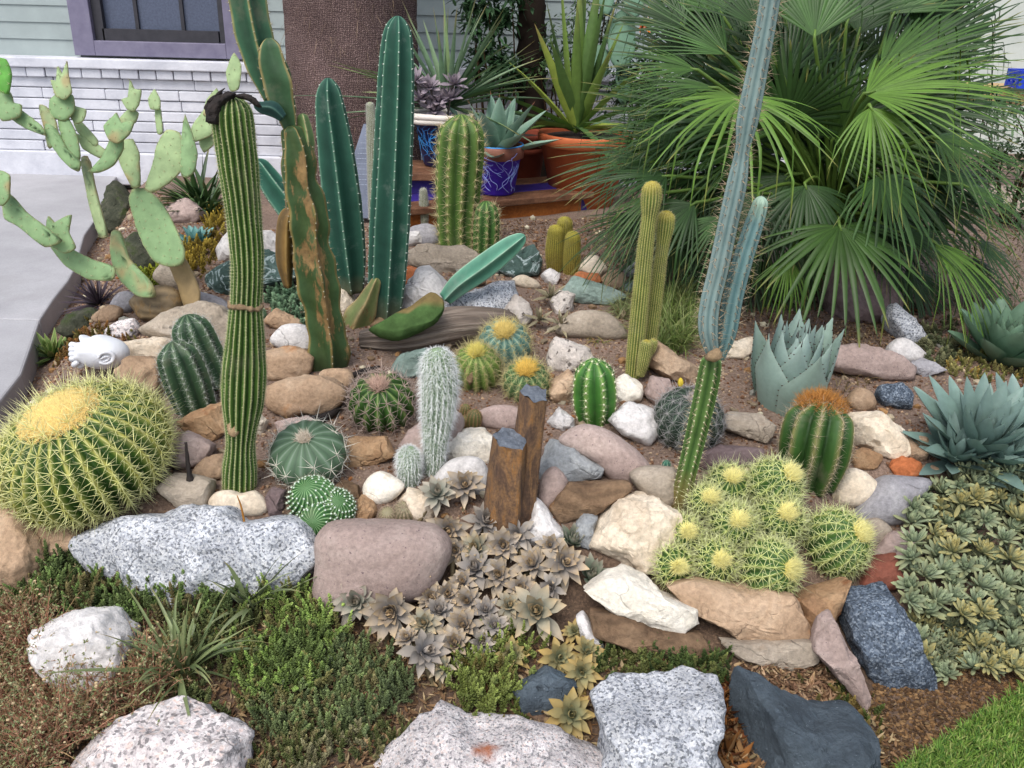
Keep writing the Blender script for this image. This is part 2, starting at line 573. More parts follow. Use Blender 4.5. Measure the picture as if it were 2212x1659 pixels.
def leaf(L=1.0, W=0.3, prof=None, th=0.06, curl=0.0, cup=0.3, nl=9, nw=4):
    """Closed leaf along +x, width along y, upper side +z. Returns verts, faces, t."""
    t = np.linspace(0, 1, nl)
    p = prof(t) if prof else np.sin(np.pi * np.clip(t, 0, 1) ** 0.8)
    y = np.linspace(-1, 1, nw + 1)
    x = t * L
    X = np.repeat(x, nw + 1); Y = (p[:, None] * W / 2 * y[None]).ravel()
    zc = (curl * L * t ** 2)[:, None] + cup * W / 2 * p[:, None] * y[None] ** 2
    tk = th * W * p[:, None] * np.sqrt(np.clip(1 - y[None] ** 2, 0, 1))
    top = np.stack([X, Y, (zc + tk * 0.35).ravel()], 1)
    bot = np.stack([X, Y, (zc - tk * 0.65 - 1e-4).ravel()], 1)
    V = np.vstack([top, bot]); k = nw + 1
    i, j = np.meshgrid(np.arange(nl-1), np.arange(nw), indexing='ij')
    f = np.stack([i*k+j, (i+1)*k+j, (i+1)*k+j+1, i*k+j+1], -1).reshape(-1, 4)
    n = len(top)
    F = np.vstack([f, f[:, ::-1] + n])
    return V, F, np.concatenate([np.repeat(t, k)] * 2), np.concatenate([np.tile(np.abs(y), nl)] * 2)
def basis(axis, ref=(0.3, 0.2, 1)):
    z = norm(np.asarray(axis, float)); r = np.asarray(ref, float)
    if abs(norm(r) @ z) > 0.95: r = np.array((1.0, 0.1, 0))
    x = norm(np.cross(r, z)); y = np.cross(z, x)
    return np.stack([x, y, z], 1)                 # columns
def rosette(center, axis, nleaf, L, leafarr, el0=78, el1=8, cfun=None, seed=0, s0=0.45, jit=0.12, pull=0.06, sag=0.0, fp=1.2):
    """Leaves in a golden-angle spiral, young and upright inside, old and flat outside."""
    rs = np.random.default_rng(seed)
    V0, F0, t0, e0 = leafarr
    B = basis(axis); mb = MB(); ga = 2.39996
    ph0 = rs.uniform(0, 6)
    for i in range(nleaf):
        f = i / max(nleaf - 1, 1)
        a = ph0 + i * ga + rs.normal(0, jit)
        el = rad(el0 + (el1 - el0) * f ** fp) + rs.normal(0, jit * 0.7)
        s = L * (s0 + (1 - s0) * min(1, f * 1.5)) * rs.uniform(.88, 1.12)
        d = np.array((math.cos(a)*math.cos(el), math.sin(a)*math.cos(el), math.sin(el)))
        side = np.array((-math.sin(a), math.cos(a), 0)); up = np.cross(d, side)
        M = np.stack([d, side, up], 1)
        loc = np.array((math.cos(a), math.sin(a), 0)) * pull * L * (0.2 + f) + np.array((0, 0, -pull * L * f * 1.2))
        V = V0 * s @ M.T + loc
        V = V @ B.T + center
        if sag: V[:, 2] -= sag * s * f * t0 ** 2
        mb.add(V, F0, cfun(t0, e0, f, rs) if cfun else None)
    return mb
def tube(pts, r, m=8, n=20, col=(.3, .25, .2)):
    A, l = resample(np.array([(*p, rr) for p, rr in zip(pts, np.broadcast_to(r, len(pts)))]), n)
    T, N, B = frames(A[:, :3], (0.31, 0.77, 0.55))
    a = np.arange(m) / m * 2 * np.pi
    V = A[:, None, :3] + A[:, None, 3:4] * (np.cos(a)[None, :, None] * N[:, None] + np.sin(a)[None, :, None] * B[:, None])
    i, j = np.meshgrid(np.arange(n-1), np.arange(m), indexing='ij')
    F = np.stack([i*m + j, i*m + (j+1) % m, (i+1)*m + (j+1) % m, (i+1)*m + j], -1).reshape(-1, 4)
    V = np.vstack([V.reshape(-1, 3), A[-1:, :3], A[:1, :3]])
    cap = [((n-1)*m + j, (n-1)*m + (j+1) % m, n*m) for j in range(m)] + [((j+1) % m, j, n*m+1) for j in range(m)]
    return V, [F, np.array(cap)], np.tile(np.asarray(col), (len(V), 1))
def lathe(prof, c, m=48, col=(.5, .3, .2), axis=(0, 0, 1)):
    p = np.asarray(prof, float); n = len(p); a = np.arange(m) / m * 2 * np.pi
    V = np.stack([p[:, None, 0] * np.cos(a), p[:, None, 0] * np.sin(a), np.repeat(p[:, 1:2], m, 1)], -1).reshape(-1, 3)
    V = V @ basis(axis, (1, 0, 0.01)).T if tuple(axis) != (0, 0, 1) else V
    i, j = np.meshgrid(np.arange(n-1), np.arange(m), indexing='ij')
    F = np.stack([i*m + j, i*m + (j+1) % m, (i+1)*m + (j+1) % m, (i+1)*m + j], -1).reshape(-1, 4)
    return V + np.asarray(c), F, np.tile(np.asarray(col), (len(V), 1))
def blades(bases, dirs, L, W, bend, cols, seed=0, n=7, fold=0.25, tipcol=None):
    """Grass blades: folded strips that arch under their own weight."""
    rs = np.random.default_rng(seed)
    k = len(bases); t = np.linspace(0, 1, n)
    L = np.broadcast_to(L, k); W = np.broadcast_to(W, k); bend = np.broadcast_to(bend, k)
    d = norm(dirs); side = norm(np.cross(d, np.array((0, 0, 1.0)) + rs.normal(0, .15, (k, 3)))); nr = np.cross(side, d)
    C = bases[:, None] + d[:, None] * (L[:, None] * t)[..., None]
    C[..., 2] -= bend[:, None] * L[:, None] * t[None] ** 2.2
    hor = np.concatenate([d[:, :2], np.zeros((k, 1))], 1)
    C = C + hor[:, None] * (bend[:, None] * L[:, None] * 0.35 * t[None] ** 2)[..., None]
    w = (np.minimum(1, 0.55 + t * 2) * np.clip((1 - t) * 1.7, 0, 1) ** 0.8)[None] * W[:, None]
    a = C - side[:, None] * w[..., None] / 2; b = C + side[:, None] * w[..., None] / 2
    mid = C - nr[:, None] * (w * fold)[..., None]
    V = np.stack([a, mid, b], 2)                   # k, n, 3, 3
    o = (np.arange(k) * n * 3)[:, None, None]
    i = (np.arange(n-1) * 3)[None, :, None]
    q = np.array([[0, 1, 4, 3], [1, 2, 5, 4]])
    F = (o[..., None] + i[..., None] + q[None, None]).reshape(-1, 4)
    cc = np.broadcast_to(np.asarray(cols)[:, None, None, :] if np.ndim(cols) == 2 else np.asarray(cols), (k, n, 3, 3)).copy()
    if tipcol is not None:
        f = np.clip((t - 0.72) / 0.28, 0, 1)[None, :, None, None] * rs.uniform(0, 1, (k, 1, 1, 1))
        cc = cc * (1 - f) + np.asarray(tipcol) * f
    return V.reshape(-1, 3), F, cc.reshape(-1, 3)
def poly_inside(poly, n, rs):
    p = np.asarray(poly, float); lo, hi = p.min(0), p.max(0); out = []
    while len(out) < n:
        q = rs.uniform(lo, hi, (n * 2, 2))
        x, y = q[:, 0], q[:, 1]; ins = np.zeros(len(q), bool)
        for (x1, y1), (x2, y2) in zip(p, np.roll(p, -1, 0)):
            c = ((y1 > y) != (y2 > y)) & (x < (x2 - x1) * (y - y1) / (y2 - y1 + 1e-12) + x1)
            ins ^= c
        out.extend(q[ins].tolist())
    return np.array(out[:n])
def inside(poly, q):
    p = np.asarray(poly, float); x, y = q[:, 0], q[:, 1]; ins = np.zeros(len(q), bool)
    for (x1, y1), (x2, y2) in zip(p, np.roll(p, -1, 0)):
        ins ^= ((y1 > y) != (y2 > y)) & (x < (x2 - x1) * (y - y1) / (y2 - y1 + 1e-12) + x1)
    return ins
def ground_poly(pix):
    """A patch of ground given by picture points, as x, y on the terrain."""
    return np.array([P(u, v)[:2] for u, v in pix])
# ---------------------------------------------------------------- ground, patio, lawn
def axis_pts(lo, a, b, hi, fine):
    l = b - np.geomspace(0.05, b - lo, 14) if False else None
    left = a - np.geomspace(0.08, a - lo, 16)[::-1]
    right = b + np.geomspace(0.08, hi - b, 16)
    return np.concatenate([left, np.arange(a, b, fine), [b], right])
gx = axis_pts(-70, -3.2, 3.0, 70, 0.03)
gy = axis_pts(-40, 1.0, 6.6, 90, 0.03)
GV = np.array([(x, y, gz(x, y) if (abs(x) < 4 and y < 7) else gz(max(-4, min(4, x)), min(y, 7))) for y in gy for x in gx])
nx = len(gx)
ii, jj = np.meshgrid(np.arange(len(gy)-1), np.arange(nx-1), indexing='ij')
GF = np.stack([ii*nx+jj, ii*nx+jj+1, (ii+1)*nx+jj+1, (ii+1)*nx+jj], -1).reshape(-1, 4)
m_ground, nt, b = new_mat('bed_soil')
geo = nd(nt, 'NewGeometry')
n_a = tex_noise(nt, geo.outputs['Position'], 5, 8, 0.7)
n_b = tex_noise(nt, geo.outputs['Position'], 120, 4, 0.7)
red = ramp(nt, [(0.3, hexc('#55463c')), (0.5, hexc('#7e695b')), (0.7, hexc('#9c8778'))], n_b)
dark = ramp(nt, [(0.3, hexc('#43352c')), (0.55, hexc('#6a5544')), (0.75, hexc('#8f765f'))], n_b)
sx = nd(nt, 'SeparateXYZ'); nt.links.new(geo.outputs['Position'], sx.inputs[0])
ad = nd(nt, 'Math', operation='MULTIPLY_ADD'); nt.links.new(n_a, ad.inputs[0]); ad.inputs[1].default_value = 0.5; nt.links.new(sx.outputs[1], ad.inputs[2])
gcol = mixc(nt, dark, red, ramp(nt, [(0.0, 0.0), (1.0, 1.0)], (lambda mr: (nt.links.new(ad.outputs[0], mr.inputs[0]), setattr(mr.inputs[1], 'default_value', 2.15), setattr(mr.inputs[2], 'default_value', 2.4), mr.outputs[0])[-1])(nd(nt, 'MapRange'))))
gcol = mixc(nt, gcol, ramp(nt, [(0.3, 0.7), (0.7, 1.2)], n_a), 1.0, 'MULTIPLY')
nt.links.new(gcol, b.inputs['Base Color']); b.inputs['Roughness'].default_value = 0.95
bump(nt, b, n_b, 0.8, 0.01)
part('ground', GV, GF, m_ground, kind='structure')

m_conc, nt, b = new_mat('patio_concrete')
vec, _ = obj_coord(nt)
c = ramp(nt, [(0.3, hexc('#929194')), (0.55, hexc('#a3a2a5')), (0.75, hexc('#b0afb2'))], tex_noise(nt, vec, 2.2, 9, 0.65))
c = mixc(nt, c, ramp(nt, [(0.35, 0.9), (0.7, 1.06)], tex_noise(nt, vec, 160, 3)), 1.0, 'MULTIPLY')
c = mixc(nt, c, hexc('#8b8988'), ramp(nt, [(0.62, 0.0), (0.78, 0.5)], tex_noise(nt, vec, 1.1, 6, 0.7, 1.0)))
nt.links.new(c, b.inputs['Base Color']); b.inputs['Roughness'].default_value = 0.8
bump(nt, b, tex_noise(nt, vec, 200, 4), 0.15, 0.003)
def slab_poly(xy, z0, z1):
    n = len(xy)
    V = [(x, y, z1) for x, y in xy] + [(x, y, z0) for x, y in xy]
    mb = MB()
    bmv = bmesh.new()
    top = [bmv.verts.new(v) for v in V[:n]]; bo = [bmv.verts.new(v) for v in V[n:]]
    bmv.faces.new(top); bmv.faces.new(bo[::-1])
    for i in range(n): bmv.faces.new((top[i], bo[i], bo[(i+1) % n], top[(i+1) % n]))
    bmesh.ops.recalc_face_normals(bmv, faces=bmv.faces)
    bmesh.ops.triangulate(bmv, faces=bmv.faces)
    bmv.verts.index_update()
    A = np.array([v.co[:] for v in bmv.verts]); Fq = np.array([[v.index for v in f.verts] for f in bmv.faces]); bmv.free()
    return A, Fq
PZ = 0.20
YW = 6.2
yj = 3.42                                        # the joint across the slab
def patio_piece(y0, y1):
    ys = np.linspace(y0, y1, 12)
    e = [(edge_x(y) - 0.02 + 0.02 * math.sin(y * 5), y) for y in ys]
    return slab_poly([(-9, y0)] + e + [(-9, y1)], 0.0, PZ)
for y0, y1 in ((0.6, yj - 0.006), (yj + 0.006, YW)):
    V, F = patio_piece(y0, y1)
    o = part('patio', V, F, m_conc, kind='structure', loc=(-3, (y0+y1)/2, PZ), smooth=False)
    bevel(o, 0.008)
# lawn sheet and its blades
l0, l1, l2 = P(1930, 1690), P(2212, 1500), P(2400, 1390)
m_turf = plain_mat('lawn_thatch', '#35441c', '#5d7a2c', 60, 0.9, 0.6)
lx = [(l0[0]-1.2*(l1-l0)[0], l0[1]-1.2*(l1-l0)[1]), (l0[0], l0[1]), (l1[0], l1[1]), (l2[0], l2[1]), (4, l2[1] + (4-l2[0])*0.5), (4, -6), (-3, -6), (-3, 0.6)]
V, F = slab_poly([(x, y) for x, y in lx], -0.02, 0.03)
part('lawn', V, F, m_turf, kind='structure', loc=(1, 0.5, 0.0))
m_grass = vc_mat('grass_blades', 0.55, 0.3, 0.15, 30, 0, trans=0.25, tint=(.86, .84, .72))
rs = np.random.default_rng(3)
gp = ground_poly([(1925, 1690), (2212, 1497), (2330, 1425), (2400, 1600), (2330, 1800), (1960, 1800)])
bp = poly_inside(gp, 15000, rs)
bp[:, 0] += rs.normal(0, 0.004, len(bp))
B3 = np.column_stack([bp, np.full(len(bp), 0.028)])
dv = np.column_stack([rs.normal(0, .45, len(bp)), rs.normal(0, .45, len(bp)), np.ones(len(bp))])
cg = np.array([hexc(c) for c in ('#7ba046', '#6a9240', '#8fb056', '#58803a', '#a3b06c')])[rs.integers(0, 5, len(bp))] * rs.uniform(.7, 1.1, (len(bp), 1))
V, F, C = blades(B3, dv, rs.uniform(.018, .04, len(bp)), rs.uniform(.002, .0038, len(bp)), rs.uniform(.1, .8, len(bp)), cg, n=4)
part('lawn_grass', V, F, m_grass, cols=C, kind='stuff', label='short bright green lawn grass in the bottom right corner', cat='grass', loc=gp.mean(0).tolist() + [0.03])

# ---------------------------------------------------------------- house
m_white = plain_mat('white_painted_brick', '#b4b6bf', '#d8d9df', 5, 0.6, 0.5, 0.4, 60)
m_mortar = plain_mat('dirty_mortar', '#8c8d97', '#a5a6ae', 14, .8, .3)
m_siding = plain_mat('grey_green_siding', '#8c9796', '#9aa5a4', 6, 0.6, 0.1)
m_trim = plain_mat('purple_grey_trim', '#67637a', '#7c788c', 12, 0.5, 0.1)
m_dark = plain_mat('dark_window_trim', '#2a2a30', '#38373d', 20, 0.5, 0.1)
m_screen, nt, b = new_mat('insect_screen')
vec, _ = obj_coord(nt)
w1 = nd(nt, 'TexWave', bands_direction='Z'); w1.inputs['Scale'].default_value = 60; w1.inputs['Distortion'].default_value = 1.5; nt.links.new(vec, w1.inputs['Vector'])
c = mixc(nt, hexc('#3a4152'), hexc('#59637a'), w1.outputs['Fac'])
c = mixc(nt, c, ramp(nt, [(0.3, .75), (.7, 1.2)], tex_noise(nt, vec, 90, 3)), 1.0, 'MULTIPLY')
nt.links.new(c, b.inputs['Base Color']); b.inputs['Roughness'].default_value = 0.45
house = thing('house', 'house with grey siding above a white painted brick base and a dark screened window', 'house', (-3, YW, PZ))
def wz(u, v): return Q(u, v, YW)[2]
def wx(u, v): return Q(u, v, YW)[0]
z_ledge, z_beam = wz(60, 120), wz(60, 142)       # foot of siding, foot of smooth beam
z_row = wz(60, 163); z_pl = wz(60, 322)          # under the row of upright bricks, top of plinth
XL, XR = -7.0, 2.3
V, F = box_arr(((XL+XR)/2, YW+0.20, 1.6), (XR-XL, 0.3, 4.0)); part('wall', V, F, m_siding, house, smooth=False)
mb = MB()                                        # lapped boards
bh = wz(60, 25) - wz(60, 62)
win_l, win_r, win_b = wx(160, 60), wx(500, 110), wz(330, 122)
k = 0; z = z_ledge
while z < 3.4:
    for xa, xb in (((XL, win_l), (win_r, XR)) if z + bh > win_b else ((XL, XR),)):
        a = 0.09
        R = np.array(Matrix.Rotation(-a, 3, 'X'))
        v, f = box_arr(((xa+xb)/2, YW+0.043, z + bh/2), (xb-xa, 0.014, bh*1.04), R=R)
        mb.add(v, f)
    z += bh; k += 1
mb.build('siding', m_siding, house, smooth=False)
V, F = box_arr(((XL+XR)/2, YW-0.03, (z_ledge+z_beam)/2), (XR-XL, 0.12, z_ledge-z_beam)); bevel(part('ledge', V, F, m_white, house, smooth=False), .008)
V, F = box_arr(((XL+XR)/2, YW-0.005, (z_pl+PZ)/2 - .03), (XR-XL, 0.10, z_pl-PZ+.06)); bevel(part('plinth', V, F, m_white, house, smooth=False), .01)
mb = MB(); rs = np.random.default_rng(11)
bw = wx(108, 150) - wx(68, 150)
x = XL
while x < XR:
    w_ = bw * rs.uniform(.92, 1.06); v, f = box_arr((x + w_/2, YW-0.02+rs.uniform(-.004, .004), (z_beam+z_row)/2 + rs.uniform(-.003, .002)), (w_-0.006, 0.09, z_beam-z_row-.004)); mb.add(v, f); x += w_
nrow = 7; ch = (z_row - z_pl) / nrow
for r_ in range(nrow):
    x = XL + (r_ % 2) * 0.17 - rs.uniform(0, .1)
    while x < XR:
        w_ = min(rs.uniform(.36, .50), XR - x + .004); v, f = box_arr((x + w_/2, YW+0.012+rs.uniform(-.006, .004), z_pl + (r_+.5)*ch), (w_-0.003, 0.09, ch-.005)); mb.add(v, f); x += w_
o = mb.build('brick_base', m_white, house, smooth=False); bevel(o, .006, 2)
V, F = box_arr(((XL+XR)/2, YW+0.033, (z_row+z_pl)/2), (XR-XL, 0.06, z_row-z_pl+.02)); part('mortar', V, F, m_mortar, house, smooth=False)
# window: trim, sash, screen, bars
wl, wr, wb = win_l, win_r, win_b
tw = wx(205, 60) - wx(160, 60)
win = MB()
zt = wb + 1.6
for (cx_, cz_, sx_, sz_) in (((wl + tw/2), (wb+zt)/2, tw, zt-wb), ((wr + .03), (wb+zt)/2, tw*.75, zt-wb), ((wl+tw + wr+.03-tw*.375)/2, wb + .045, (wr+.03-tw*.375) - (wl+tw), .09)):
    v, f = box_arr((cx_, YW - .004, cz_), (sx_, .09, sz_)); win.add(v, f)
wobj = win.build('window', m_trim, house, loc=((wl+wr)/2, YW, wb), smooth=False); bevel(wobj, .004)
xl2, xr2, zb2 = wl + tw, wr + .03 - tw*.375, wb + .09
mb = MB()
for (cx_, cz_, sx_, sz_) in ((xl2 + .03, (zb2+zt)/2, .06, zt-zb2), (xr2 - .02, (zb2+zt)/2, .04, zt-zb2), ((xl2+xr2)/2, zb2 + .035, xr2-xl2-.1, .07)):
    v, f = box_arr((cx_, YW + .012, cz_), (sx_, .05, sz_)); mb.add(v, f)
mb.build('sash', m_dark, wobj, loc=((wl+wr)/2, YW, wb), smooth=False)
v, f = box_arr(((xl2+xr2)/2, YW + .036, (zb2+zt)/2), (xr2-xl2, .012, zt-zb2)); part('screen', v, f, m_screen, wobj, loc=((wl+wr)/2, YW+.03, wb+.3), smooth=False)
mb = MB()
for u_ in (294, 393):
    xx = wx(u_, 50); v, f = box_arr((xx, YW + .022, (zb2+zt)/2 + .034), (.022, .02, zt-zb2-.07)); mb.add(v, f)
mb.build('glazing_bar', m_dark, wobj, loc=((wl+wr)/2, YW, wb), smooth=False)

# ---------------------------------------------------------------- the woven-looking palm trunk behind
m_fib, nt, b = new_mat('palm_fibre')
vec, _ = obj_coord(nt)
wv1 = nd(nt, 'TexWave', bands_direction='X', wave_type='BANDS'); wv1.inputs['Scale'].default_value = 34; wv1.inputs['Distortion'].default_value = 7; wv1.inputs['Detail'].default_value = 3; wv1.inputs['Detail Scale'].default_value = 2
wv2 = nd(nt, 'TexWave', bands_direction='Z', wave_type='BANDS'); wv2.inputs['Scale'].default_value = 34; wv2.inputs['Distortion'].default_value = 9; wv2.inputs['Detail'].default_value = 3; wv2.inputs['Detail Scale'].default_value = 2
att = nd(nt, 'UVMap')
at2 = nd(nt, 'Attribute', attribute_name='Col')          # x = way round, z = height
for w_ in (wv1, wv2): nt.links.new(at2.outputs['Vector'], w_.inputs['Vector'])
mxm = nd(nt, 'Math', operation='MULTIPLY'); nt.links.new(wv1.outputs['Fac'], mxm.inputs[0]); nt.links.new(wv2.outputs['Fac'], mxm.inputs[1])
c = ramp(nt, [(0.0, hexc('#4a3c3c')), (0.25, hexc('#75605c')), (0.7, hexc('#a08a84'))], mxm.outputs[0])
c = mixc(nt, c, ramp(nt, [(.35, .75), (.5, 1.0), (.68, 1.35)], tex_noise(nt, vec, 3.0, 6, .65)), 1.0, 'MULTIPLY')
nt.links.new(c, b.inputs['Base Color']); b.inputs['Roughness'].default_value = .95; b.inputs['Specular IOR Level'].default_value = 0.1
bump(nt, b, mxm.outputs[0], 0.8, .012)
ty = 5.35
tb = Q(750, 400, ty); tr = (Q(895, 120, ty)[0] - Q(611, 120, ty)[0]) / 2
tcx = (Q(895, 120, ty)[0] + Q(611, 120, ty)[0]) / 2
trunk = thing('palm_tree', 'thick brown fibrous palm trunk with woven looking bark behind the columnar cacti', 'tree', (tcx, ty, 0.3))
mm, nn = 160, 120
zs = np.linspace(0.1, 4.4, nn); an = np.arange(mm) / mm * 2 * np.pi
rr = tr * (1 + .10 * np.exp(-(zs - .1) / .35))[:, None] * (1 + .012*np.sin(5*an + 1)[None] + .01*np.sin(zs*9)[:, None])
rr = rr + 0.004 * np.sin(an * 90)[None] * np.sin(zs * 55 + 3*np.sin(an*4)[None].T.ravel()[:1])[:, None]
V = np.stack([tcx + rr*np.cos(an), ty + tr*.3 + rr*np.sin(an), np.repeat(zs[:, None], mm, 1)], -1).reshape(-1, 3)
i, j = np.meshgrid(np.arange(nn-1), np.arange(mm), indexing='ij')
F = np.stack([i*mm+j, i*mm+(j+1) % mm, (i+1)*mm+(j+1) % mm, (i+1)*mm+j], -1).reshape(-1, 4)
C = np.stack([np.tile(an * tr, nn), np.zeros(nn*mm), np.repeat(zs, mm)], 1)
part('trunk', V, F, m_fib, trunk, cols=C)
rs = np.random.default_rng(4)                     # loose threads of the fibre
k = 700; a = rs.uniform(-math.pi, 0, k); z = rs.uniform(.3, 3.5, k)
Bs = np.column_stack([tcx + tr*np.cos(a), ty + tr*.3 + tr*np.sin(a), z]); D = np.column_stack([np.cos(a)*.3 + rs.normal(0, .3, k), np.sin(a)*.3, -np.ones(k)*rs.uniform(.3, 1, k)])
V, F, C = blades(Bs, D, rs.uniform(.03, .1, k), .003, .2, np.array([hexc('#8d7a72')]*k) * rs.uniform(.5, 1.1, (k, 1)), n=3)
m_straw = vc_mat('dry_fibre', .9, .1, .2, 30, 0)
part('loose_fibre', V, F, m_straw, trunk, cols=C)

# ---------------------------------------------------------------- far right: neighbour's wall, kerb, blue crate
m_stucco = plain_mat('pale_stucco', '#b2b9b2', '#cdd2cb', 3, .8, .2, .2, 60)
m_sand = plain_mat('tan_kerb_stone', '#a78a5e', '#c0a272', 14, .8, .3)
m_path = plain_mat('worn_path', '#8f8276', '#a59789', 5, .9, .3, .2, 80)
wy = 8.6
wa, wb_ = Q(1620, 0, wy), Q(2700, 200, wy)
gw = thing('garden_wall', 'pale stucco wall far behind the fan palm', 'wall', ((wa[0]+wb_[0])/2, wy, 0.1))
V, F = box_arr(((wa[0]+wb_[0])/2 + 1.0, wy, .6), (wb_[0]-wa[0]+2, .18, 2.0)); bevel(part('wall_panel', V, F, m_stucco, gw, smooth=False), .02)
V, F = box_arr(((wa[0]+wb_[0])/2 + 1.0, wy - .01, 1.66), (wb_[0]-wa[0]+2.1, .26, .11)); bevel(part('coping', V, F, plain_mat('wall_coping', '#a88c78', '#c2aa98', 8, .8, .2), gw, smooth=False), .015)
ky = 6.9
ka, kb = Q(1900, 190, ky), Q(2600, 185, ky)
V, F = box_arr(((ka[0]+kb[0])/2, ky, ka[2] - .02), (kb[0]-ka[0], .35, .12))
bevel(part('kerb', V, F, m_sand, smooth=False, loc=((ka[0]+kb[0])/2, ky, ka[2]), label='low tan stone kerb at the far right beyond the fan palm', cat='kerb'), .02)
V, F = box_arr((5.2, 5.6, .085), (5.0, 2.6, .12)); part('path', V, F, m_path, kind='structure', loc=(5.2, 5.6, .1), smooth=False)
cy_ = 6.6
c0, c1 = Q(2192, 150, cy_), Q(2250, 190, cy_)
cw = abs(c1[0]-c0[0]); chh = abs(c0[2]-c1[2])
m_blue = plain_mat('blue_plastic', '#1733a8', '#2145c4', 10, .4, .05)
cr = thing('plastic_crate', 'bright blue plastic crate on the kerb at the right edge', 'crate', (c0[0]+cw/2, cy_, c1[2]))
mb = MB()
for dx, dy, sx_, sy_ in ((0, -.09, cw, .012), (0, .09, cw, .012), (-cw/2+.006, 0, .012, .168), (cw/2-.006, 0, .012, .168)):
    for zf, hf in ((.14, .28), (.5, .2), (.86, .28)):
        v, f = box_arr((c0[0]+cw/2+dx, cy_+dy, c1[2]+chh*zf), (sx_, sy_, chh*hf)); mb.add(v, f)
    for q in (-.42, 0, .42):
        if sx_ > sy_: v, f = box_arr((c0[0]+cw/2+q*cw, cy_+dy, c1[2]+chh*.5), (.03, .016, chh*.96))
        else: v, f = box_arr((c0[0]+cw/2+dx, cy_+q*.16, c1[2]+chh*.5), (.016, .02, chh*.96))
        mb.add(v, f)
mb.build('side', m_blue, cr, smooth=False)
v, f = box_arr((c0[0]+cw/2, cy_, c1[2]+.012), (cw-.03, .165, .02)); part('floor', v, f, m_blue, cr, smooth=False)

# ---------------------------------------------------------------- bench and pots
m_wood = rock_mat('stained_wood', '#74401c', '#975828', '#ab6a32', sc=9, bmp=.25, rough=.45, layers=60, cracks=False)
m_wood2 = rock_mat('worn_wood', '#4e3527', '#6d4c38', '#84624b', sc=9, bmp=.3, rough=.6, layers=60, cracks=False)
m_purple = plain_mat('purple_paint', '#2a1f63', '#3a2b80', 14, .45, .15)
# top plank: its front edge runs away to the right
by0 = 4.55
pl_ = Q(1000, 452, by0); pr_ = Q(1285, 412, by0 + .36)
zt_ = (pl_[2] + pr_[2]) / 2 + .01
d = np.array((pr_[0]-pl_[0], pr_[1]-pl_[1], 0)); Lb = np.linalg.norm(d); d = d / Lb; nb = np.array((-d[1], d[0], 0)); zv = np.array((0, 0, 1.0))
RB = np.stack([d, nb, zv], 1)
def bb(a, t, h, L_, T_, H_):                      # along, back, up from the front right corner
    c = np.array((pr_[0], pr_[1], 0)) - d * (a + L_/2) + nb * (t + T_/2) + zv * (h + H_/2)
    return box_arr(c, (L_, T_, H_), R=RB)
Lb = 1.15
bench = thing('garden_bench', 'low wooden plant bench with purple painted legs under the flower pots', 'bench', np.array((pr_[0], pr_[1], 0)) - d*Lb/2 + nb*.2 + zv*.34)
for t_, mt in ((0, m_wood2), (.155, m_purple), (.31, m_wood2)):
    v, f = bb(0, t_, zt_ - .035, Lb, .148, .035); bevel(part('plank', v, f, mt, bench, loc=v.mean(0), smooth=False), .006)
v, f = bb(.06, .03, zt_ - .135, Lb - .12, .03, .098); bevel(part('apron', v, f, m_wood, bench, loc=v.mean(0), smooth=False), .004)
for a_ in (.02, Lb - .08):
    for t_ in (.035, .37):
        v, f = bb(a_, t_, .30, .05, .06, zt_ - .337); bevel(part('leg', v, f, m_purple, bench, loc=v.mean(0), smooth=False), .004)
# a second, higher shelf on the left
hl = Q(885, 375, 4.75); hr = Q(985, 400, 4.75); zs_ = Q(930, 372, 4.75)[2]
shelf = thing('plant_stand', 'wooden plant stand with a purple front holding the dark blue pot', 'plant stand', ((hl[0]+hr[0])/2, 4.9, .34))
v, f = box_arr(((hl[0]+hr[0])/2 - .03, 4.9, zs_ - .02), (.52, .36, .04), .08); bevel(part('plank', v, f, m_wood2, shelf, smooth=False), .006)
v, f = box_arr(((hl[0]+hr[0])/2 - .03, 4.78, zs_ - .105), (.46, .03, .13), .08); part('apron', v, f, m_purple, shelf, smooth=False)
for sx_ in (-.2, .2):
    for sy_ in (-.1, .12):
        v, f = box_arr(((hl[0]+hr[0])/2 - .03 + sx_, 4.9 + sy_, (zs_ + .26) / 2 - .02), (.05, .05, zs_ - .3), .08); part('leg', v, f, m_purple, shelf, loc=v.mean(0), smooth=False)

m_terra = plain_mat('terracotta', '#a3512f', '#bb6840', 7, .8, .2, .25, 90)
m_terra2 = plain_mat('old_terracotta', '#6d3122', '#8a4431', 7, .8, .2, .25, 90)
m_potsoil = plain_mat('potting_soil', '#1c1410', '#382a20', 60, .95, .8)
def pot_profile(rt, rb, h, rim, lip=.012):
    return [(0.001, 0), (rb*.9, 0), (rb, .01), (rt - lip - .004, h - rim), (rt - lip, h - rim + .002)], \
           [(rt - lip, h - rim), (rt, h - rim + .006), (rt + .004, h - .01), (rt - .002, h), (rt - .014, h), (rt - .018, h - .012), (rt - .02, h - rim*1.1)]
def make_pot(name, label, base, rt, rb, h, rim, mbody, mrim, soil_dip=.03):
    t = thing(name, label, 'flower pot', base)
    a, b_ = pot_profile(rt, rb, h, rim)
    V, F, C = lathe(a, base, 56); part('body', V, F, mbody, t)
    V, F, C = lathe(b_, base, 56); part('rim', V, F, mrim, t)
    V, F, C = lathe([(.001, h - soil_dip + .01), (rt*.5, h - soil_dip + .008), (rt - .021, h - soil_dip)], base, 40)
    part('potting_soil', V, F, m_potsoil, t)
    return t
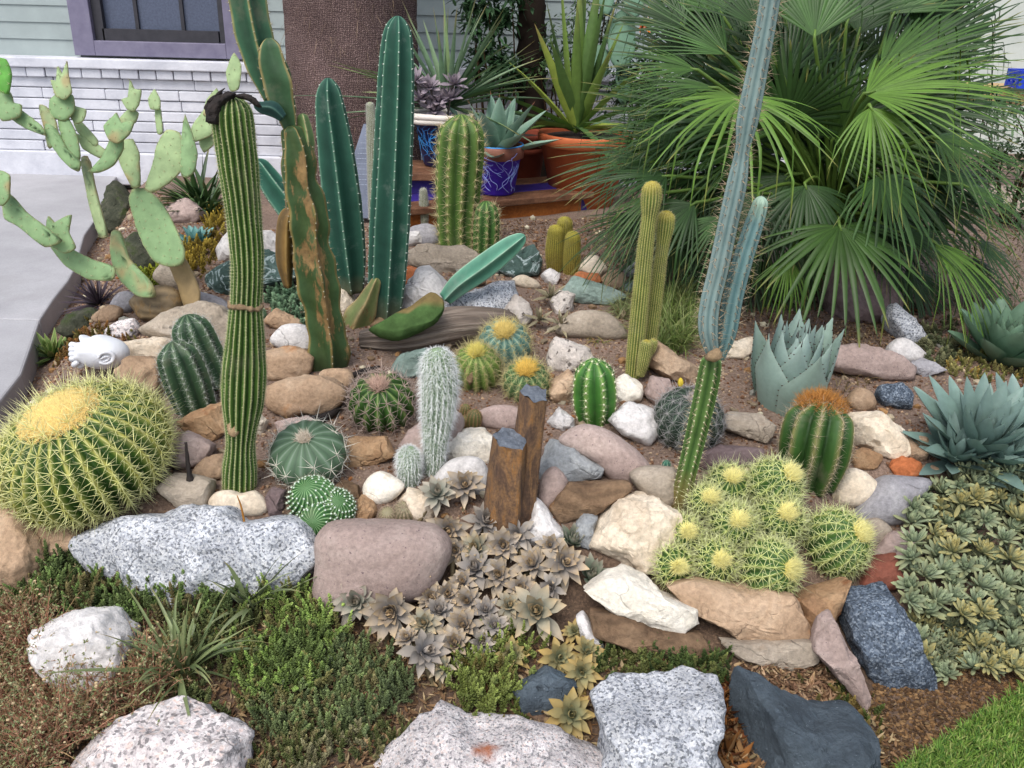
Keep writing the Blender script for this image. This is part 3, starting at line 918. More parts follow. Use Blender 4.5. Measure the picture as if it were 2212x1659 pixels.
def drizzle(t, base, rt, rb, h, rim, n, mat, seed, r=.0016):
    rs = np.random.default_rng(seed); mb = MB()
    for i in range(n):
        a = rs.uniform(-2.9, -.25); z = h * rs.uniform(.55, .98); pts = []
        da = rs.uniform(-.25, .25)
        for q in range(int(rs.integers(5, 10))):
            rr_ = rb + (rt - .008 - rb) * (z / h)
            if z > h - rim: rr_ = rt + .005
            pts.append((base[0] + (rr_ + .0015)*math.cos(a), base[1] + (rr_ + .0015)*math.sin(a), base[2] + z))
            a += da + rs.uniform(-.16, .16); z -= h * rs.uniform(.03, .13)
            if z < .015: break
            if rs.uniform() < .25: da = -da
        if len(pts) > 2:
            v, f, c = tube(pts, r * rs.uniform(.6, 1.2), 5, 18); mb.add(v, f)
    mb.build('paint_drizzle', mat, t)
m_navy = plain_mat('navy_glaze', '#10163f', '#1b2358', 20, .35, .1)
m_violet = plain_mat('violet_glaze', '#35219a', '#4427b5', 20, .4, .1)
m_lilac = plain_mat('lilac_paint', '#9a8ad8', '#8fb4ea', 30, .5, 0)
m_sky = plain_mat('sky_blue_paint', '#2f6fc0', '#3f9fdc', 30, .4, 0)
m_cream = plain_mat('cream_rim', '#c9c0b6', '#e0d8ce', 12, .7, .3)
m_copper = plain_mat('copper_brown_rim', '#7a4a3d', '#8f5d4c', 14, .6, .1)
def pot_dims(u, vtop, hw, vbot, y):
    top, bot = Q(u, vtop, y), Q(u, vbot, y)
    return bot, hw * px(top), top[2] - bot[2]
# purple pot on the bench
b_, rt_, h_ = pot_dims(1073, 312, 57, 415, by0 + .27)
b_[2] = zt_ + .001
h_ = Q(1073, 312, by0 + .27)[2] - zt_
pp = make_pot('flower_pot', 'violet pot with a pale paint drizzle and brown rim on the bench', b_, rt_, rt_*.68, h_, h_*.27, m_violet, m_copper)
drizzle(pp, b_, rt_, rt_*.68, h_, h_*.27, 17, m_lilac, 5)
ringv = [(b_[0] + (rt_-.004)*math.cos(a), b_[1] + (rt_-.004)*math.sin(a), b_[2] + h_ + .001) for a in np.linspace(0, 2*math.pi, 40)]
v, f, c = tube(ringv, .004, 6, 80); part('rim_band', v, f, m_sky, pp)
purple_pot = (b_, rt_, h_)
# navy pot with cream rim
b_, rt_, h_ = pot_dims(955, 252, 66, 370, 4.95)
b_[2] = zs_ + .001; h_ = Q(955, 252, 4.95)[2] - zs_
np_ = make_pot('flower_pot', 'dark blue pot with blue drizzles and a thick cream rim beside the tall green column', b_, rt_*.93, rt_*.62, h_, h_*.02 + .01, m_navy, m_navy)
drizzle(np_, b_, rt_*.93, rt_*.62, h_, .02, 34, m_sky, 8, .0013)
for q, (dz, rr_) in enumerate(((.0, rt_*.97), (.022, rt_*1.0))):
    ringv = [(b_[0] + rr_*math.cos(a), b_[1] + rr_*math.sin(a), b_[2] + h_ - .012 + dz + .003*math.sin(3*a+q)) for a in np.linspace(0, 2*math.pi, 40)]
    v, f, c = tube(ringv, .016, 10, 80); part('rim_coil', v, f, m_cream, np_)
navy_pot = (b_, rt_, h_)
# large terracotta pot behind the bench, and the older one left of it
b_, rt_, h_ = pot_dims(1255, 285, 102, 470, 5.1)
b_[2] = .33; h_ = Q(1255, 285, 5.1)[2] - .33
make_pot('flower_pot', 'large orange terracotta pot with a rolled rim holding the big yucca', b_, rt_, rt_*.66, h_, h_*.16, m_terra, m_terra)
terra_pot = (b_, rt_, h_)
b_, rt_, h_ = pot_dims(1120, 292, 62, 420, 5.35)
b_[2] = .33; h_ = Q(1120, 285, 5.35)[2] - .33
tp2 = make_pot('flower_pot', 'dark old terracotta pot with a stepped rim behind the violet pot', b_, rt_, rt_*.7, h_, h_*.14, m_terra2, m_terra2)
V, F, C = lathe([(rt_*.93, h_*.70), (rt_*.985, h_*.71), (rt_*.985, h_*.78), (rt_*.93, h_*.79)], b_, 56); part('step', V, F, m_terra2, tp2)
# slate plaque with engraved lines, leaning on the trunk
m_slab = plain_mat('grey_slate', '#5d6474', '#747c8d', 12, .6, .2)
m_engr = plain_mat('pale_engraving', '#8b93a3', '#98a0b0', 30, .7, 0)
py_ = 4.55
cor = [Q(u, v, py_ + dy) for u, v, dy in ((722, 472, 0), (806, 472, 0), (812, 268, .12), (786, 268, .12))]
top_c = (cor[2] + cor[3]) / 2
e1 = norm(cor[1] - cor[0]); e2 = norm(top_c - (cor[0]+cor[1])/2); e2 = norm(e2 - e1*(e1 @ e2)); e3 = np.cross(e1, e2)
pl = thing('stone_plaque', 'grey slate plaque with faint engraved lines leaning behind the green columns', 'plaque', (cor[0]+cor[1])/2)
V = np.vstack([[c_ + e3*.012 for c_ in cor], [c_ - e3*.012 for c_ in cor]])
F = [np.array([(0,1,2,3),(7,6,5,4),(0,4,5,1),(1,5,6,2),(2,6,7,3),(3,7,4,0)])]
bevel(part('slab', V, F, m_slab, pl, smooth=False), .003)
mb = MB(); rs = np.random.default_rng(2)
fr = e3 if e3 @ TOW > 0 else -e3
for q in range(9):
    a = .36 + q*.055
    l_ = cor[0] + (cor[3]-cor[0])*a; r_ = cor[1] + (cor[2]-cor[1])*a
    x = .18
    while x < .84:
        w_ = rs.uniform(.04, .12)
        p0 = l_ + (r_-l_)*x; p1 = l_ + (r_-l_)*min(.88, x + w_)
        c_ = (p0+p1)/2 + fr*.0125
        v, f = box_arr(c_, (np.linalg.norm(p1-p0), .0035, .0016), R=np.stack([e1, e2, np.cross(e1, e2)], 1)); mb.add(v, f)
        x += w_ + .03
mb.build('engraving', m_engr, pl, smooth=False)
# ---------------------------------------------------------------- rocks
GRAN_W = [(0.0, hexc('#2b2f36')), (0.12, hexc('#4b515b')), (0.24, hexc('#8f949e')), (0.42, hexc('#b1b5bd')), (0.7, hexc('#d4d6da')), (1.0, hexc('#e2e2e2'))]
GRAN_P = [(0.0, hexc('#3a3a3e')), (0.13, hexc('#55555a')), (0.2, hexc('#b0a6a6')), (0.5, hexc('#d2c8c6')), (0.8, hexc('#e0dcda')), (1.0, hexc('#dcc0b4'))]
GRAN_B = [(0.0, hexc('#20262f')), (0.3, hexc('#38424f')), (0.5, hexc('#566272')), (0.75, hexc('#76828f')), (1.0, hexc('#9aa4ae'))]
M = {
 'GW': rock_mat('grey_granite', '#a6a9af', '#b9bcc1', '#cfd0d2', gran=GRAN_W, gsc=210, bmp=.55),
 'GP': rock_mat('pink_granite', '#c4b8b4', '#d2cac7', '#dcd6d2', gran=GRAN_P, gsc=125, bmp=.45),
 'GL': rock_mat('pale_granite', '#c6c2c2', '#d6d2d2', '#e0dede', gran=GRAN_P, gsc=230, bmp=.6, stain=('#b5622c', 5.5, .70)),
 'GB': rock_mat('blue_granite', '#4a5664', '#5d6977', '#6f7b88', gran=GRAN_B, gsc=220, bmp=.6),
 'TAN': rock_mat('tan_sandstone', '#8f765e', '#a88e74', '#bda68d', sc=6, stain=('#a06a38', 9, .62), bmp=.5),
 'TAG': rock_mat('grey_tan_stone', '#857a6c', '#9c9080', '#ada192', sc=6, stain=('#7b6650', 8, .62), bmp=.5),
 'CRM': rock_mat('cream_stone', '#b8a68f', '#cdbfaa', '#d8cdbc', sc=7, stain=('#a98d6e', 9, .64), bmp=.4),
 'WHT': rock_mat('white_quartz', '#b5b1ae', '#cbc7c4', '#d9d6d3', sc=8, stain=('#a39a94', 10, .66), bmp=.45, rough=.6),
 'WSP': rock_mat('mottled_white_stone', '#b3a9a0', '#cbc2b9', '#d9d2ca', sc=9, spk=('#6b645e', 42, .63), bmp=.7),
 'MAU': rock_mat('mauve_rhyolite', '#938078', '#a5928a', '#b4a39a', sc=5, spk=('#6f5d60', 150, .68), bmp=.4, cracks=False),
 'MAD': rock_mat('dark_mauve_stone', '#5d4c4a', '#70605f', '#807170', sc=6, bmp=.5),
 'BRN': rock_mat('brown_stone', '#5b4634', '#77604a', '#8d745b', sc=7, stain=('#9b7146', 8, .6), bmp=.6, layers=9),
 'CRW': rock_mat('bright_cream_stone', '#cfc4b2', '#e0d8c8', '#ebe5d9', sc=7, stain=('#bda888', 9, .66), bmp=.45),
 'RST': rock_mat('rust_stone', '#84644a', '#9c7c5c', '#b09474', sc=8, stain=('#7a4a2a', 10, .60), bmp=.7),
 'ORG': rock_mat('orange_stone', '#a05a34', '#b56d44', '#c2855f', sc=9, bmp=.5),
 'SLT': rock_mat('dark_slate', '#343c43', '#48525a', '#5f6a72', sc=6, spk=('#8d979f', 210, .72), bmp=.9, stain=('#566874', 6, .58)),
 'SLL': rock_mat('light_slate', '#7f8386', '#949798', '#a8aaaa', sc=8, bmp=.5, stain=('#c9cdce', 10, .7)),
 'GRN': rock_mat('green_marble', '#26352f', '#3c4f49', '#5c706c', sc=9, vein=('#a9b8b8', 8, .03), bmp=.6),
 'GRL': rock_mat('pale_green_stone', '#6c7f76', '#84968d', '#9aa9a1', sc=9, stain=('#4c6058', 8, .6), bmp=.55),
 'GRY': rock_mat('grey_stone', '#77757a', '#8f8d90', '#a3a1a2', sc=7, stain=('#6a615c', 8, .62), bmp=.45),
 'MOS': rock_mat('mossy_stone', '#2d3026', '#434638', '#5d5b4d', sc=14, gran=None, stain=('#3c4a22', 14, .55), bmp=.9),
 'BRK': rock_mat('brick_red_stone', '#6e3c2e', '#845041', '#966355', sc=7, stain=('#b08a78', 6, .68), bmp=.5),
}
NB = hash('') * 0
def rock(name, mat, poly, label, style='a', front=None, lift=0.0, sub=4, seed=None, dv=0.9, cat=None):
    """style a = angular, p = pebble, s = slab, r = rough boulder"""
    global NB
    NB += 1
    seed = NB if seed is None else seed
    rs = np.random.default_rng(1000 + seed)
    p = np.asarray(poly, float); p = p.mean(0) + (p - p.mean(0)) * 1.06
    w, h = np.ptp(p[:, 0]), np.ptp(p[:, 1])
    vb = p[:, 1].min() + h * dv
    t = ground_t(p[:, 0].mean(), min(vb, 1720))
    D = t * (1 - lift)
    k = D / FPX
    small = min(w, h) * k / 2
    size = (w + h) * k / 4
    if style == 'p':
        cuts = []; e, rnd, nz, fr = .8, .9, (.035, 1.2), .85
    elif style == 's':
        cuts = [((rs.uniform(-.2, .2), .62, .78), .42), ((rs.uniform(-.3, .3), -.42, .9), .60)]
        e, rnd, nz, fr = .62, .12, (.075, 2.6), .95
    elif style == 'r':
        cuts = [((rs.uniform(-.6, .6), rs.uniform(-.2, .8), rs.uniform(.5, 1)), rs.uniform(.62, .8)) for _ in range(4)] + [((rs.uniform(-.2, .2), .66, .75), .66)]
        e, rnd, nz, fr = .72, .35, (.10, 2.3), .95
    else:
        cuts = [((rs.uniform(-.9, .9), rs.uniform(-.6, .9), rs.uniform(.45, 1)), rs.uniform(.52, .72)) for _ in range(6)] + [((rs.uniform(-.25, .25), .68, .72), .55)]
        e, rnd, nz, fr = .66, .1, (.085, 2.6), .95
    if 'dark blue slate boulder beside' in label:
        cuts = [((-.80, .12, .6), .22), ((.10, .72, .68), .42), ((.35, -.1, .93), .62), ((.75, .35, .55), .6)]; nz = (.10, 2.6)
    if 'grey speckled granite block' in label or 'pale lichen' in label or 'coarse dark grains' in label:
        cuts = [((rs.uniform(-.15, .15), .80, .6), .35), ((rs.uniform(-.2, .2), -.3, .95), .62), ((.8, .3, .5), .75), ((-.8, .3, .5), .75)]; nz = (.09, 2.4); rnd = .2
    f = (front if front is not None else fr) * small
    if w * h < 2500 and sub > 3: sub = 3
    if w * h > 22000: sub = 5
    V, F, C, rho, S = blob(p, D + f * 0.25, f, max(f * 1.5, size * .9), sub, e, rnd, cuts, nz, seed)
    bot = C.copy(); bot[2] = V[:, 2].min()
    o = part(name, V, F, M[mat], loc=bot, label=label, cat=cat or ('pebble' if name == 'pebble' else 'rock'), group='stones of the cactus bed')
    if style in 'as': o.data.set_sharp_from_angle(angle=rad(24))
    return o
R = [
 # edging and foreground
 ('boulder','GW',[(175,1160),(300,1118),(430,1105),(490,1112),(520,1135),(600,1120),(650,1140),(685,1190),(670,1230),(620,1275),(450,1295),(330,1285),(220,1235)],'long black and white speckled granite boulder in front of the golden barrel cactus','r'),
 ('boulder','MAU',[(688,1165),(720,1135),(800,1130),(930,1140),(965,1190),(920,1280),(800,1310),(720,1330),(685,1290),(690,1220)],'large smooth mauve boulder left of the pinkish star succulents','p'),
 ('stone_slab','TAN',[(50,1150),(90,1122),(150,1140),(198,1182),(125,1216),(100,1212)],'flat tan slab tip wedged under the golden barrel cactus','s'),
 ('boulder','TAN',[(-50,1110),(40,1108),(75,1160),(102,1218),(62,1280),(0,1290),(-50,1285)],'broad tan boulder at the left edge below the golden barrel cactus','r'),
 ('boulder','WHT',[(75,1370),(130,1335),(220,1326),(268,1370),(270,1440),(205,1500),(120,1460)],'white quartz boulder half hidden by reddish twigs at lower left','r'),
 ('boulder','GP',[(120,1720),(190,1610),(300,1545),(350,1528),(440,1562),(520,1600),(527,1650),(500,1740)],'pinkish granite block with coarse dark grains at the bottom left','r'),
 ('boulder','GL',[(790,1690),(880,1600),(935,1542),(1010,1575),(1120,1578),(1240,1620),(1315,1662),(1310,1760),(800,1760)],'pale lichen white granite boulder with an orange rust stain at bottom centre','r'),
 ('boulder','GW',[(1285,1530),(1330,1488),(1500,1476),(1565,1488),(1570,1560),(1540,1610),(1560,1740),(1290,1740),(1310,1610)],'grey speckled granite block at the bottom left of the dark slate boulder','r'),
 ('boulder','SLT',[(1600,1520),(1618,1463),(1700,1510),(1790,1560),(1870,1556),(1922,1610),(1908,1665),(1880,1740),(1600,1740),(1595,1620)],'dark blue slate boulder beside the lawn at bottom right','a'),
 ('stone_slab','GB',[(1832,1300),(1870,1283),(1930,1274),(1957,1330),(1972,1390),(2006,1455),(1998,1482),(1900,1482),(1865,1450),(1842,1380)],'blue grey granite slab leaning upright right of the golden cactus cluster','s'),
 ('stone_slab','MAU',[(1760,1405),(1780,1342),(1805,1328),(1832,1400),(1872,1500),(1866,1535),(1800,1450)],'narrow pinkish stone slab pointing down beside the blue granite slab','s'),
 ('stone_slab','TAN',[(1445,1268),(1500,1256),(1700,1285),(1735,1340),(1737,1390),(1620,1392),(1560,1352),(1500,1322)],'long pale tan slab holding up the golden cactus cluster','s'),
 ('stone_slab','RST',[(1722,1292),(1790,1270),(1842,1254),(1830,1290),(1790,1362),(1760,1392),(1735,1342)],'orange tan slab with a sharp edge right of the long pale tan slab','a'),
 ('stone_slab','TAG',[(1558,1384),(1620,1390),(1755,1385),(1762,1430),(1700,1444),(1600,1422)],'grey tan slab lying flat under the long pale tan slab','s'),
 ('rock','BRK',[(1838,1282),(1880,1212),(1940,1200),(1952,1258),(1900,1277)],'brick red stone between the golden cactus cluster and the blue granite slab','a'),
 ('stone_slab','CRW',[(1268,1275),(1310,1245),(1350,1230),(1400,1250),(1430,1285),(1495,1310),(1502,1338),(1470,1362),(1400,1350),(1330,1322)],'bright cream slab lying tilted on a dark brown slab','s',None,.02),
 ('stone_slab','BRN',[(1282,1322),(1330,1325),(1450,1362),(1510,1368),(1533,1410),(1500,1427),(1420,1416),(1290,1372)],'dark brown slab under the bright cream slab','s'),
 ('boulder','CRM',[(1262,1180),(1290,1130),(1340,1082),(1395,1072),(1460,1108),(1472,1160),(1425,1238),(1350,1218),(1270,1192)],'big grey and cream boulder left of the golden cactus cluster','a'),
 ('rock','WHT',[(1135,1150),(1155,1074),(1190,1105),(1216,1150),(1210,1182),(1170,1187),(1140,1175)],'white angular rock right of the rusty basalt posts','a'),
 ('stone_slab','BRN',[(1188,1095),(1230,1045),(1350,1040),(1362,1058),(1280,1112),(1215,1127)],'brown layered slab below the blue grey slate wedge','s'),
 ('pebble','MAU',[(1165,1060),(1175,1025),(1200,1010),(1225,1040),(1215,1085),(1172,1098)],'rounded mauve stone touching the right basalt post','p'),
 ('stone_slab','SLL',[(1165,1010),(1190,950),(1240,965),(1302,1010),(1295,1030),(1230,1042),(1170,1035)],'blue grey slate wedge with a white tip right of the basalt posts','a',None,.01),
 ('boulder','MAU',[(1212,955),(1260,920),(1310,930),(1370,970),(1402,1012),(1385,1042),(1330,1042),(1280,1000)],'large smooth mauve cobble above the brown layered slab','p'),
 ('pebble','TAG',[(1362,1025),(1400,1008),(1455,1012),(1462,1060),(1440,1095),(1390,1068)],'rounded beige stone behind the foot of the blue column cactus','p'),
 ('rock','WHT',[(1318,908),(1358,870),(1410,884),(1422,930),(1398,962),(1350,942)],'squarish pinkish white rock left of the dark star spined globe','r'),
 ('rock','WHT',[(1183,912),(1208,880),(1240,905),(1243,930),(1195,932)],'small bright white rock right of the right basalt post','a'),
 ('rock','CRW',[(1322,835),(1350,808),(1386,830),(1382,866),(1340,872)],'small cream rock right of the round green cactus','r'),
 ('rock','MAU',[(1395,850),(1410,815),(1445,820),(1455,860),(1420,880)],'dull pink rock left of the yellow flower bud','r'),
 ('rock','TAN',[(1385,775),(1410,728),(1450,750),(1505,795),(1500,832),(1440,815)],'tan wedge shaped rock right of the twin yellow green columns','a'),
 ('rock','WSP',[(1183,772),(1200,730),(1270,750),(1278,782),(1222,806),(1190,797)],'pitted white rock above the round green cactus','r'),
 ('rock','TAN',[(1183,825),(1230,798),(1252,830),(1232,876),(1190,862)],'orange tan rock between the yellow spined globe and the round green cactus','a'),
 ('rock','CRW',[(958,962),(985,930),(1040,925),(1072,950),(1057,1002),(980,1002)],'cream angular rock right of the tall woolly cactus','a'),
 ('pebble','WHT',[(938,1035),(975,995),(1030,990),(1052,1020),(1047,1066),(990,1067),(945,1057)],'round white rock left of the left basalt post','p'),
 ('pebble','MAU',[(1033,892),(1080,875),(1125,888),(1112,927),(1050,922)],'grey mauve pebble behind the left basalt post','p'),
 ('rock','MAU',[(866,965),(888,928),(925,905),(990,895),(1000,925),(950,985),(880,990)],'grey mauve rock behind the tall woolly cactus','r'),
 ('stone_slab','RST',[(738,965),(760,945),(830,945),(852,985),(800,1007),(745,1007)],'rust brown slab below the purple spined barrel cactus','s'),
 ('rock','CRW',[(788,1045),(820,1020),(870,1045),(862,1066),(830,1088),(793,1082)],'cream rock above the two tiny ball cacti','p'),
 ('rock','CRM',[(855,1090),(880,1055),(925,1070),(952,1090),(932,1132),(870,1127)],'long cream rock right of the two tiny ball cacti','a'),
 ('rock','RST',[(762,1105),(780,1070),(802,1080),(817,1110),(800,1134),(770,1127)],'small rust rock left of the two tiny ball cacti','a'),
 ('stone_slab','BRN',[(708,1062),(740,1038),(772,1050),(777,1077),(730,1072)],'small brown slab above the white dotted twin cactus','s'),
 ('pebble','CRM',[(452,1088),(470,1063),(500,1060),(520,1066),(550,1062),(577,1092),(560,1112),(480,1112)],'pair of joined tan cobbles at the foot of the tall striped column','p'),
 ('rock','MAD',[(573,1072),(585,1055),(617,1060),(612,1112),(580,1117)],'small brown square stone right of the joined tan cobbles','a'),
 ('stone_slab','TAG',[(343,1052),(370,1025),(420,1030),(457,1040),(450,1092),(400,1103)],'flat grey mauve stone right of the golden barrel cactus under a black twig','s'),
 ('rock','TAN',[(416,1025),(440,990),(482,984),(484,1030),(440,1042)],'small tan rock left of the foot of the tall striped column','r'),
 ('rock','MAU',[(375,965),(400,933),(457,962),(440,1000),(385,1015)],'pinkish quartz rock right of the golden barrel cactus','r'),
 ('rock','RST',[(384,912),(410,890),(487,864),(495,925),(460,957),(420,942)],'orange rock behind the tall striped column','a'),
 ('boulder','TAN',[(573,845),(600,825),(660,811),(715,820),(748,850),(710,890),(620,902),(583,877)],'big tan rock with a creviced front left of the purple spined barrel','r'),
 ('boulder','TAN',[(570,795),(580,758),(640,750),(678,775),(655,817),(575,822)],'brown tan rock right of the tall striped column','r'),
 ('rock','TAN',[(693,822),(700,800),(750,798),(762,820),(745,838)],'small tan stone behind the big creviced tan rock','p'),
 ('rock','WHT',[(587,737),(610,705),(655,703),(680,730),(672,762),(620,756)],'smooth white oval stone left of the corky column','p'),
 ('stone_slab','MAU',[(596,912),(660,898),(690,915),(670,942),(610,940)],'flat pinkish stone behind the pale green globe','s'),
 ('rock','CRM',[(543,907),(560,893),(577,910),(567,942),(548,940)],'small pale stone against the tall striped column','a'),
 ('boulder','TAG',[(308,712),(360,680),(430,653),(480,668),(505,700),(505,765),(420,745),(350,732)],'wide grey tan boulder behind the short dark green stems','r'),
 ('stone_slab','CRM',[(258,738),(330,728),(370,733),(375,760),(350,784),(290,774)],'cream slab right of the white stone head','a'),
 ('boulder','TAN',[(250,800),(290,770),(345,780),(350,835),(330,876),(265,840)],'brown boulder between the golden barrel and the short dark green stems','r'),
 ('rock','GRY',[(406,652),(430,631),(482,648),(495,672),(440,668)],'grey stone under the trunk of the prickly pear','p'),
 ('rock','GRY',[(238,668),(258,634),(285,633),(297,662),(270,678)],'blue grey pebble left of the prickly pear base','p'),
 ('pebble','TAN',[(200,685),(235,660),(262,668),(250,692),(215,697)],'small tan stone beside the blue grey pebble','p'),
 ('rock','GP',[(222,728),(250,695),(285,688),(300,708),(290,730)],'dark pinkish granite stone behind the white stone head','r'),
 ('rock','MOS',[(128,715),(150,680),(195,665),(225,682),(205,715),(150,728)],'mossy dark stone at the edge of the patio','r'),
 ('boulder','GRN',[(432,590),(470,567),(560,540),(617,558),(645,600),(560,625),(500,645),(440,628)],'dark green veined marble rock behind the tall striped column','a'),
 ('rock','WHT',[(465,535),(490,488),(590,503),(630,530),(605,562),(520,562),(470,572)],'white quartz rock behind the dark green veined rock','a'),
 ('rock','MOS',[(222,480),(232,405),(255,392),(282,430),(280,490),(245,505)],'dark lichen covered upright stone at the corner of the patio','r'),
 ('rock','WHT',[(232,408),(243,392),(260,396),(262,414),(240,420)],'small white stone on top of the upright patio corner stone','a',None,.02),
 ('rock','MOS',[(262,545),(285,500),(330,520),(350,570),(320,600),(275,590)],'dark stone in the shade of the prickly pear','r'),
 ('rock','MAU',[(345,462),(400,428),(440,458),(425,482),(370,484)],'pinkish rock behind the big prickly pear pad','r'),
 ('rock','TAG',[(335,600),(365,560),(400,575),(420,610),(380,625)],'grey stone between the two prickly pear branches','p'),
 # middle and back
 ('boulder','WHT',[(866,645),(905,572),(925,574),(962,600),(978,652),(930,684),(878,682)],'white pointed rock behind the boat shaped green stem','a'),
 ('stone_slab','TAG',[(878,548),(910,530),(1000,528),(1042,560),(1022,592),(950,592),(888,574)],'flat grey beige slab below the spiny ribbed column','s'),
 ('rock','GW',[(955,665),(1000,640),(1070,610),(1108,608),(1118,650),(1112,682),(1040,694),(985,682)],'grey speckled granite rock under the leaning blue green arm','r'),
 ('rock','WSP',[(1090,670),(1115,635),(1142,660),(1152,692),(1110,714)],'mottled white stone right of the speckled granite rock','r'),
 ('pebble','CRM',[(1106,606),(1130,594),(1160,608),(1167,624),(1130,622)],'cream potato shaped pebble right of the leaning arm','p'),
 ('rock','WHT',[(1168,594),(1188,578),(1212,590),(1202,617),(1178,612)],'small blue white rock left of the yellow finger cacti','a'),
 ('boulder','GRN',[(1076,585),(1110,552),(1150,528),(1168,560),(1162,592),(1110,604)],'dark green veined rock behind the tip of the leaning arm','r'),
 ('rock','ORG',[(1230,607),(1250,588),(1290,590),(1298,610),(1270,624)],'orange stone below the yellow finger cacti','r'),
 ('rock','CRM',[(1250,584),(1268,553),(1290,553),(1313,585),(1292,602)],'pinkish white stone right of the yellow finger cacti','r'),
 ('stone_slab','GRL',[(1212,635),(1240,598),(1290,608),(1354,640),(1322,662),(1240,652)],'pale green slab left of the twin yellow green columns','s'),
 ('rock','TAN',[(1297,605),(1325,583),(1352,598),(1347,624),(1310,624)],'round light brown stone above the pale green slab','p'),
 ('rock','SLL',[(1348,585),(1368,562),(1398,572),(1394,602),(1360,602)],'blue grey stone behind the twin yellow green columns','r'),
 ('pebble','GRL',[(1352,614),(1385,603),(1390,630),(1355,632)],'grey green stone beside the twin yellow green columns','p'),
 ('rock','WSP',[(1188,652),(1210,624),(1242,635),(1237,672),(1202,682)],'white chipped stone left of the pale green slab','a'),
 ('boulder','TAG',[(1205,705),(1250,673),(1310,678),(1348,710),(1342,734),(1220,727)],'smooth grey tan boulder left of the foot of the twin columns','p'),
 ('rock','GRY',[(883,498),(920,484),(953,498),(947,527),(895,532)],'grey rock left of the spiny ribbed column','p'),
 ('rock','WHT',[(868,525),(880,498),(905,500),(915,525),(890,535)],'white stone left of the spiny ribbed column','a'),
 ('rock','ORG',[(860,612),(882,574),(905,582),(898,605),(875,622)],'small orange stone behind the white pointed rock','r'),
 ('rock','TAN',[(985,612),(1005,588),(1040,592),(1050,610),(1010,622)],'small tan stone on the flat grey beige slab','r'),
 ('boulder','GRL',[(845,802),(868,764),(920,754),(930,800),(875,818)],'grey green rock behind the tall woolly cactus','r'),
 ('rock','TAN',[(570,695),(592,664),(645,690),(660,712),(610,716)],'orange edged tan rock beside the wound of the striped column','a'),
 ('rock','CRM',[(718,645),(730,608),(748,614),(775,662),(742,684)],'pale tan rock between the corky column and the dry stump','a'),
 # right
 ('boulder','MAU',[(1785,795),(1800,752),(1850,744),(1920,760),(1968,790),(1962,822),(1880,815)],'wide flat mauve boulder right of the broad leaved agave','r'),
 ('boulder','CRM',[(1836,905),(1850,890),(1910,888),(1947,920),(1958,980),(1930,993),(1850,962)],'cream angular rock right of the orange topped barrel','a'),
 ('stone_slab','TAG',[(1563,908),(1580,889),(1640,895),(1674,922),(1652,957),(1570,928)],'flat grey beige slab right of the dark star spined globe','s'),
 ('stone_slab','MAD',[(1495,990),(1560,962),(1645,970),(1640,1000),(1520,1015)],'dark mauve flat stone behind the golden cactus cluster','s'),
 ('rock','ORG',[(1922,1008),(1950,987),(1985,998),(1988,1025),(1940,1033)],'bright orange stone below the cream angular rock','r'),
 ('rock','TAN',[(1983,1014),(2010,1004),(2033,1020),(2012,1038)],'small tan stone right of the bright orange stone','p'),
 ('pebble','CRM',[(1795,1058),(1820,1025),(1850,1014),(1892,1045),(1882,1082),(1840,1093),(1800,1083)],'rounded cream stone below the orange topped barrel','p'),
 ('boulder','GRY',[(1845,1112),(1900,1040),(1950,1030),(2005,1040),(1970,1085),(1960,1122),(1900,1134)],'smooth grey saddle shaped rock left of the yellow stonecrop','p'),
 ('pebble','TAG',[(1862,1138),(1890,1119),(1922,1140),(1912,1172),(1880,1175)],'small brown round stone below the grey saddle shaped rock','p'),
 ('rock','MAU',[(1886,1204),(1920,1153),(1972,1150),(1970,1192),(1940,1210)],'mauve stone above the brick red stone','r'),
 ('rock','WHT',[(1918,754),(1940,732),(1962,735),(1998,765),(1992,784),(1930,779)],'white stone at the right beside the grey wedge stone','p'),
 ('rock','GW',[(1916,690),(1932,655),(1970,688),(1998,730),(1992,752),(1950,744)],'pale grey upright rock behind the white stone at right','r'),
 ('rock','GRY',[(1955,790),(2000,772),(2040,800),(1992,815)],'grey wedge stone left of the right hand agave','s'),
 ('rock','GB',[(1897,855),(1905,834),(1950,828),(1968,850),(1962,885),(1910,875)],'blue white stone left of the right hand agave','r'),
 ('pebble','TAN',[(1832,865),(1855,838),(1882,850),(1888,882),(1850,888)],'small tan stone behind the orange topped barrel','p'),
 ('rock','RST',[(1838,985),(1865,968),(1905,985),(1890,1012),(1845,1012)],'reddish tan stone right of the orange topped barrel','r'),
 ('boulder','MAD',[(1785,650),(1810,570),(1860,555),(1905,600),(1940,655),(1905,700),(1820,700)],'dark boulder in the shade under the fan palm','r'),
 ('rock','CRM',[(1555,775),(1580,740),(1625,728),(1630,757),(1600,777)],'small cream stone left of the broad leaved agave','r'),
 ('boulder','SLT',[(1110,1490),(1180,1448),(1245,1480),(1225,1540),(1130,1535)],'dark blue stone under the orange tipped rosettes','a'),
 ('rock','WHT',[(1245,1335),(1262,1324),(1304,1392),(1282,1415),(1258,1385)],'white stone sliver left of the dark brown slab','a'),
 ('rock','TAN',[(1950,955),(1975,935),(2002,945),(1995,995),(1958,990)],'beige stone at the foot of the right hand agave','r'),
 ('rock','SLL',[(1225,1160),(1262,1110),(1292,1118),(1270,1185)],'blue grey stone between the white rock and the big boulder','a'),
]
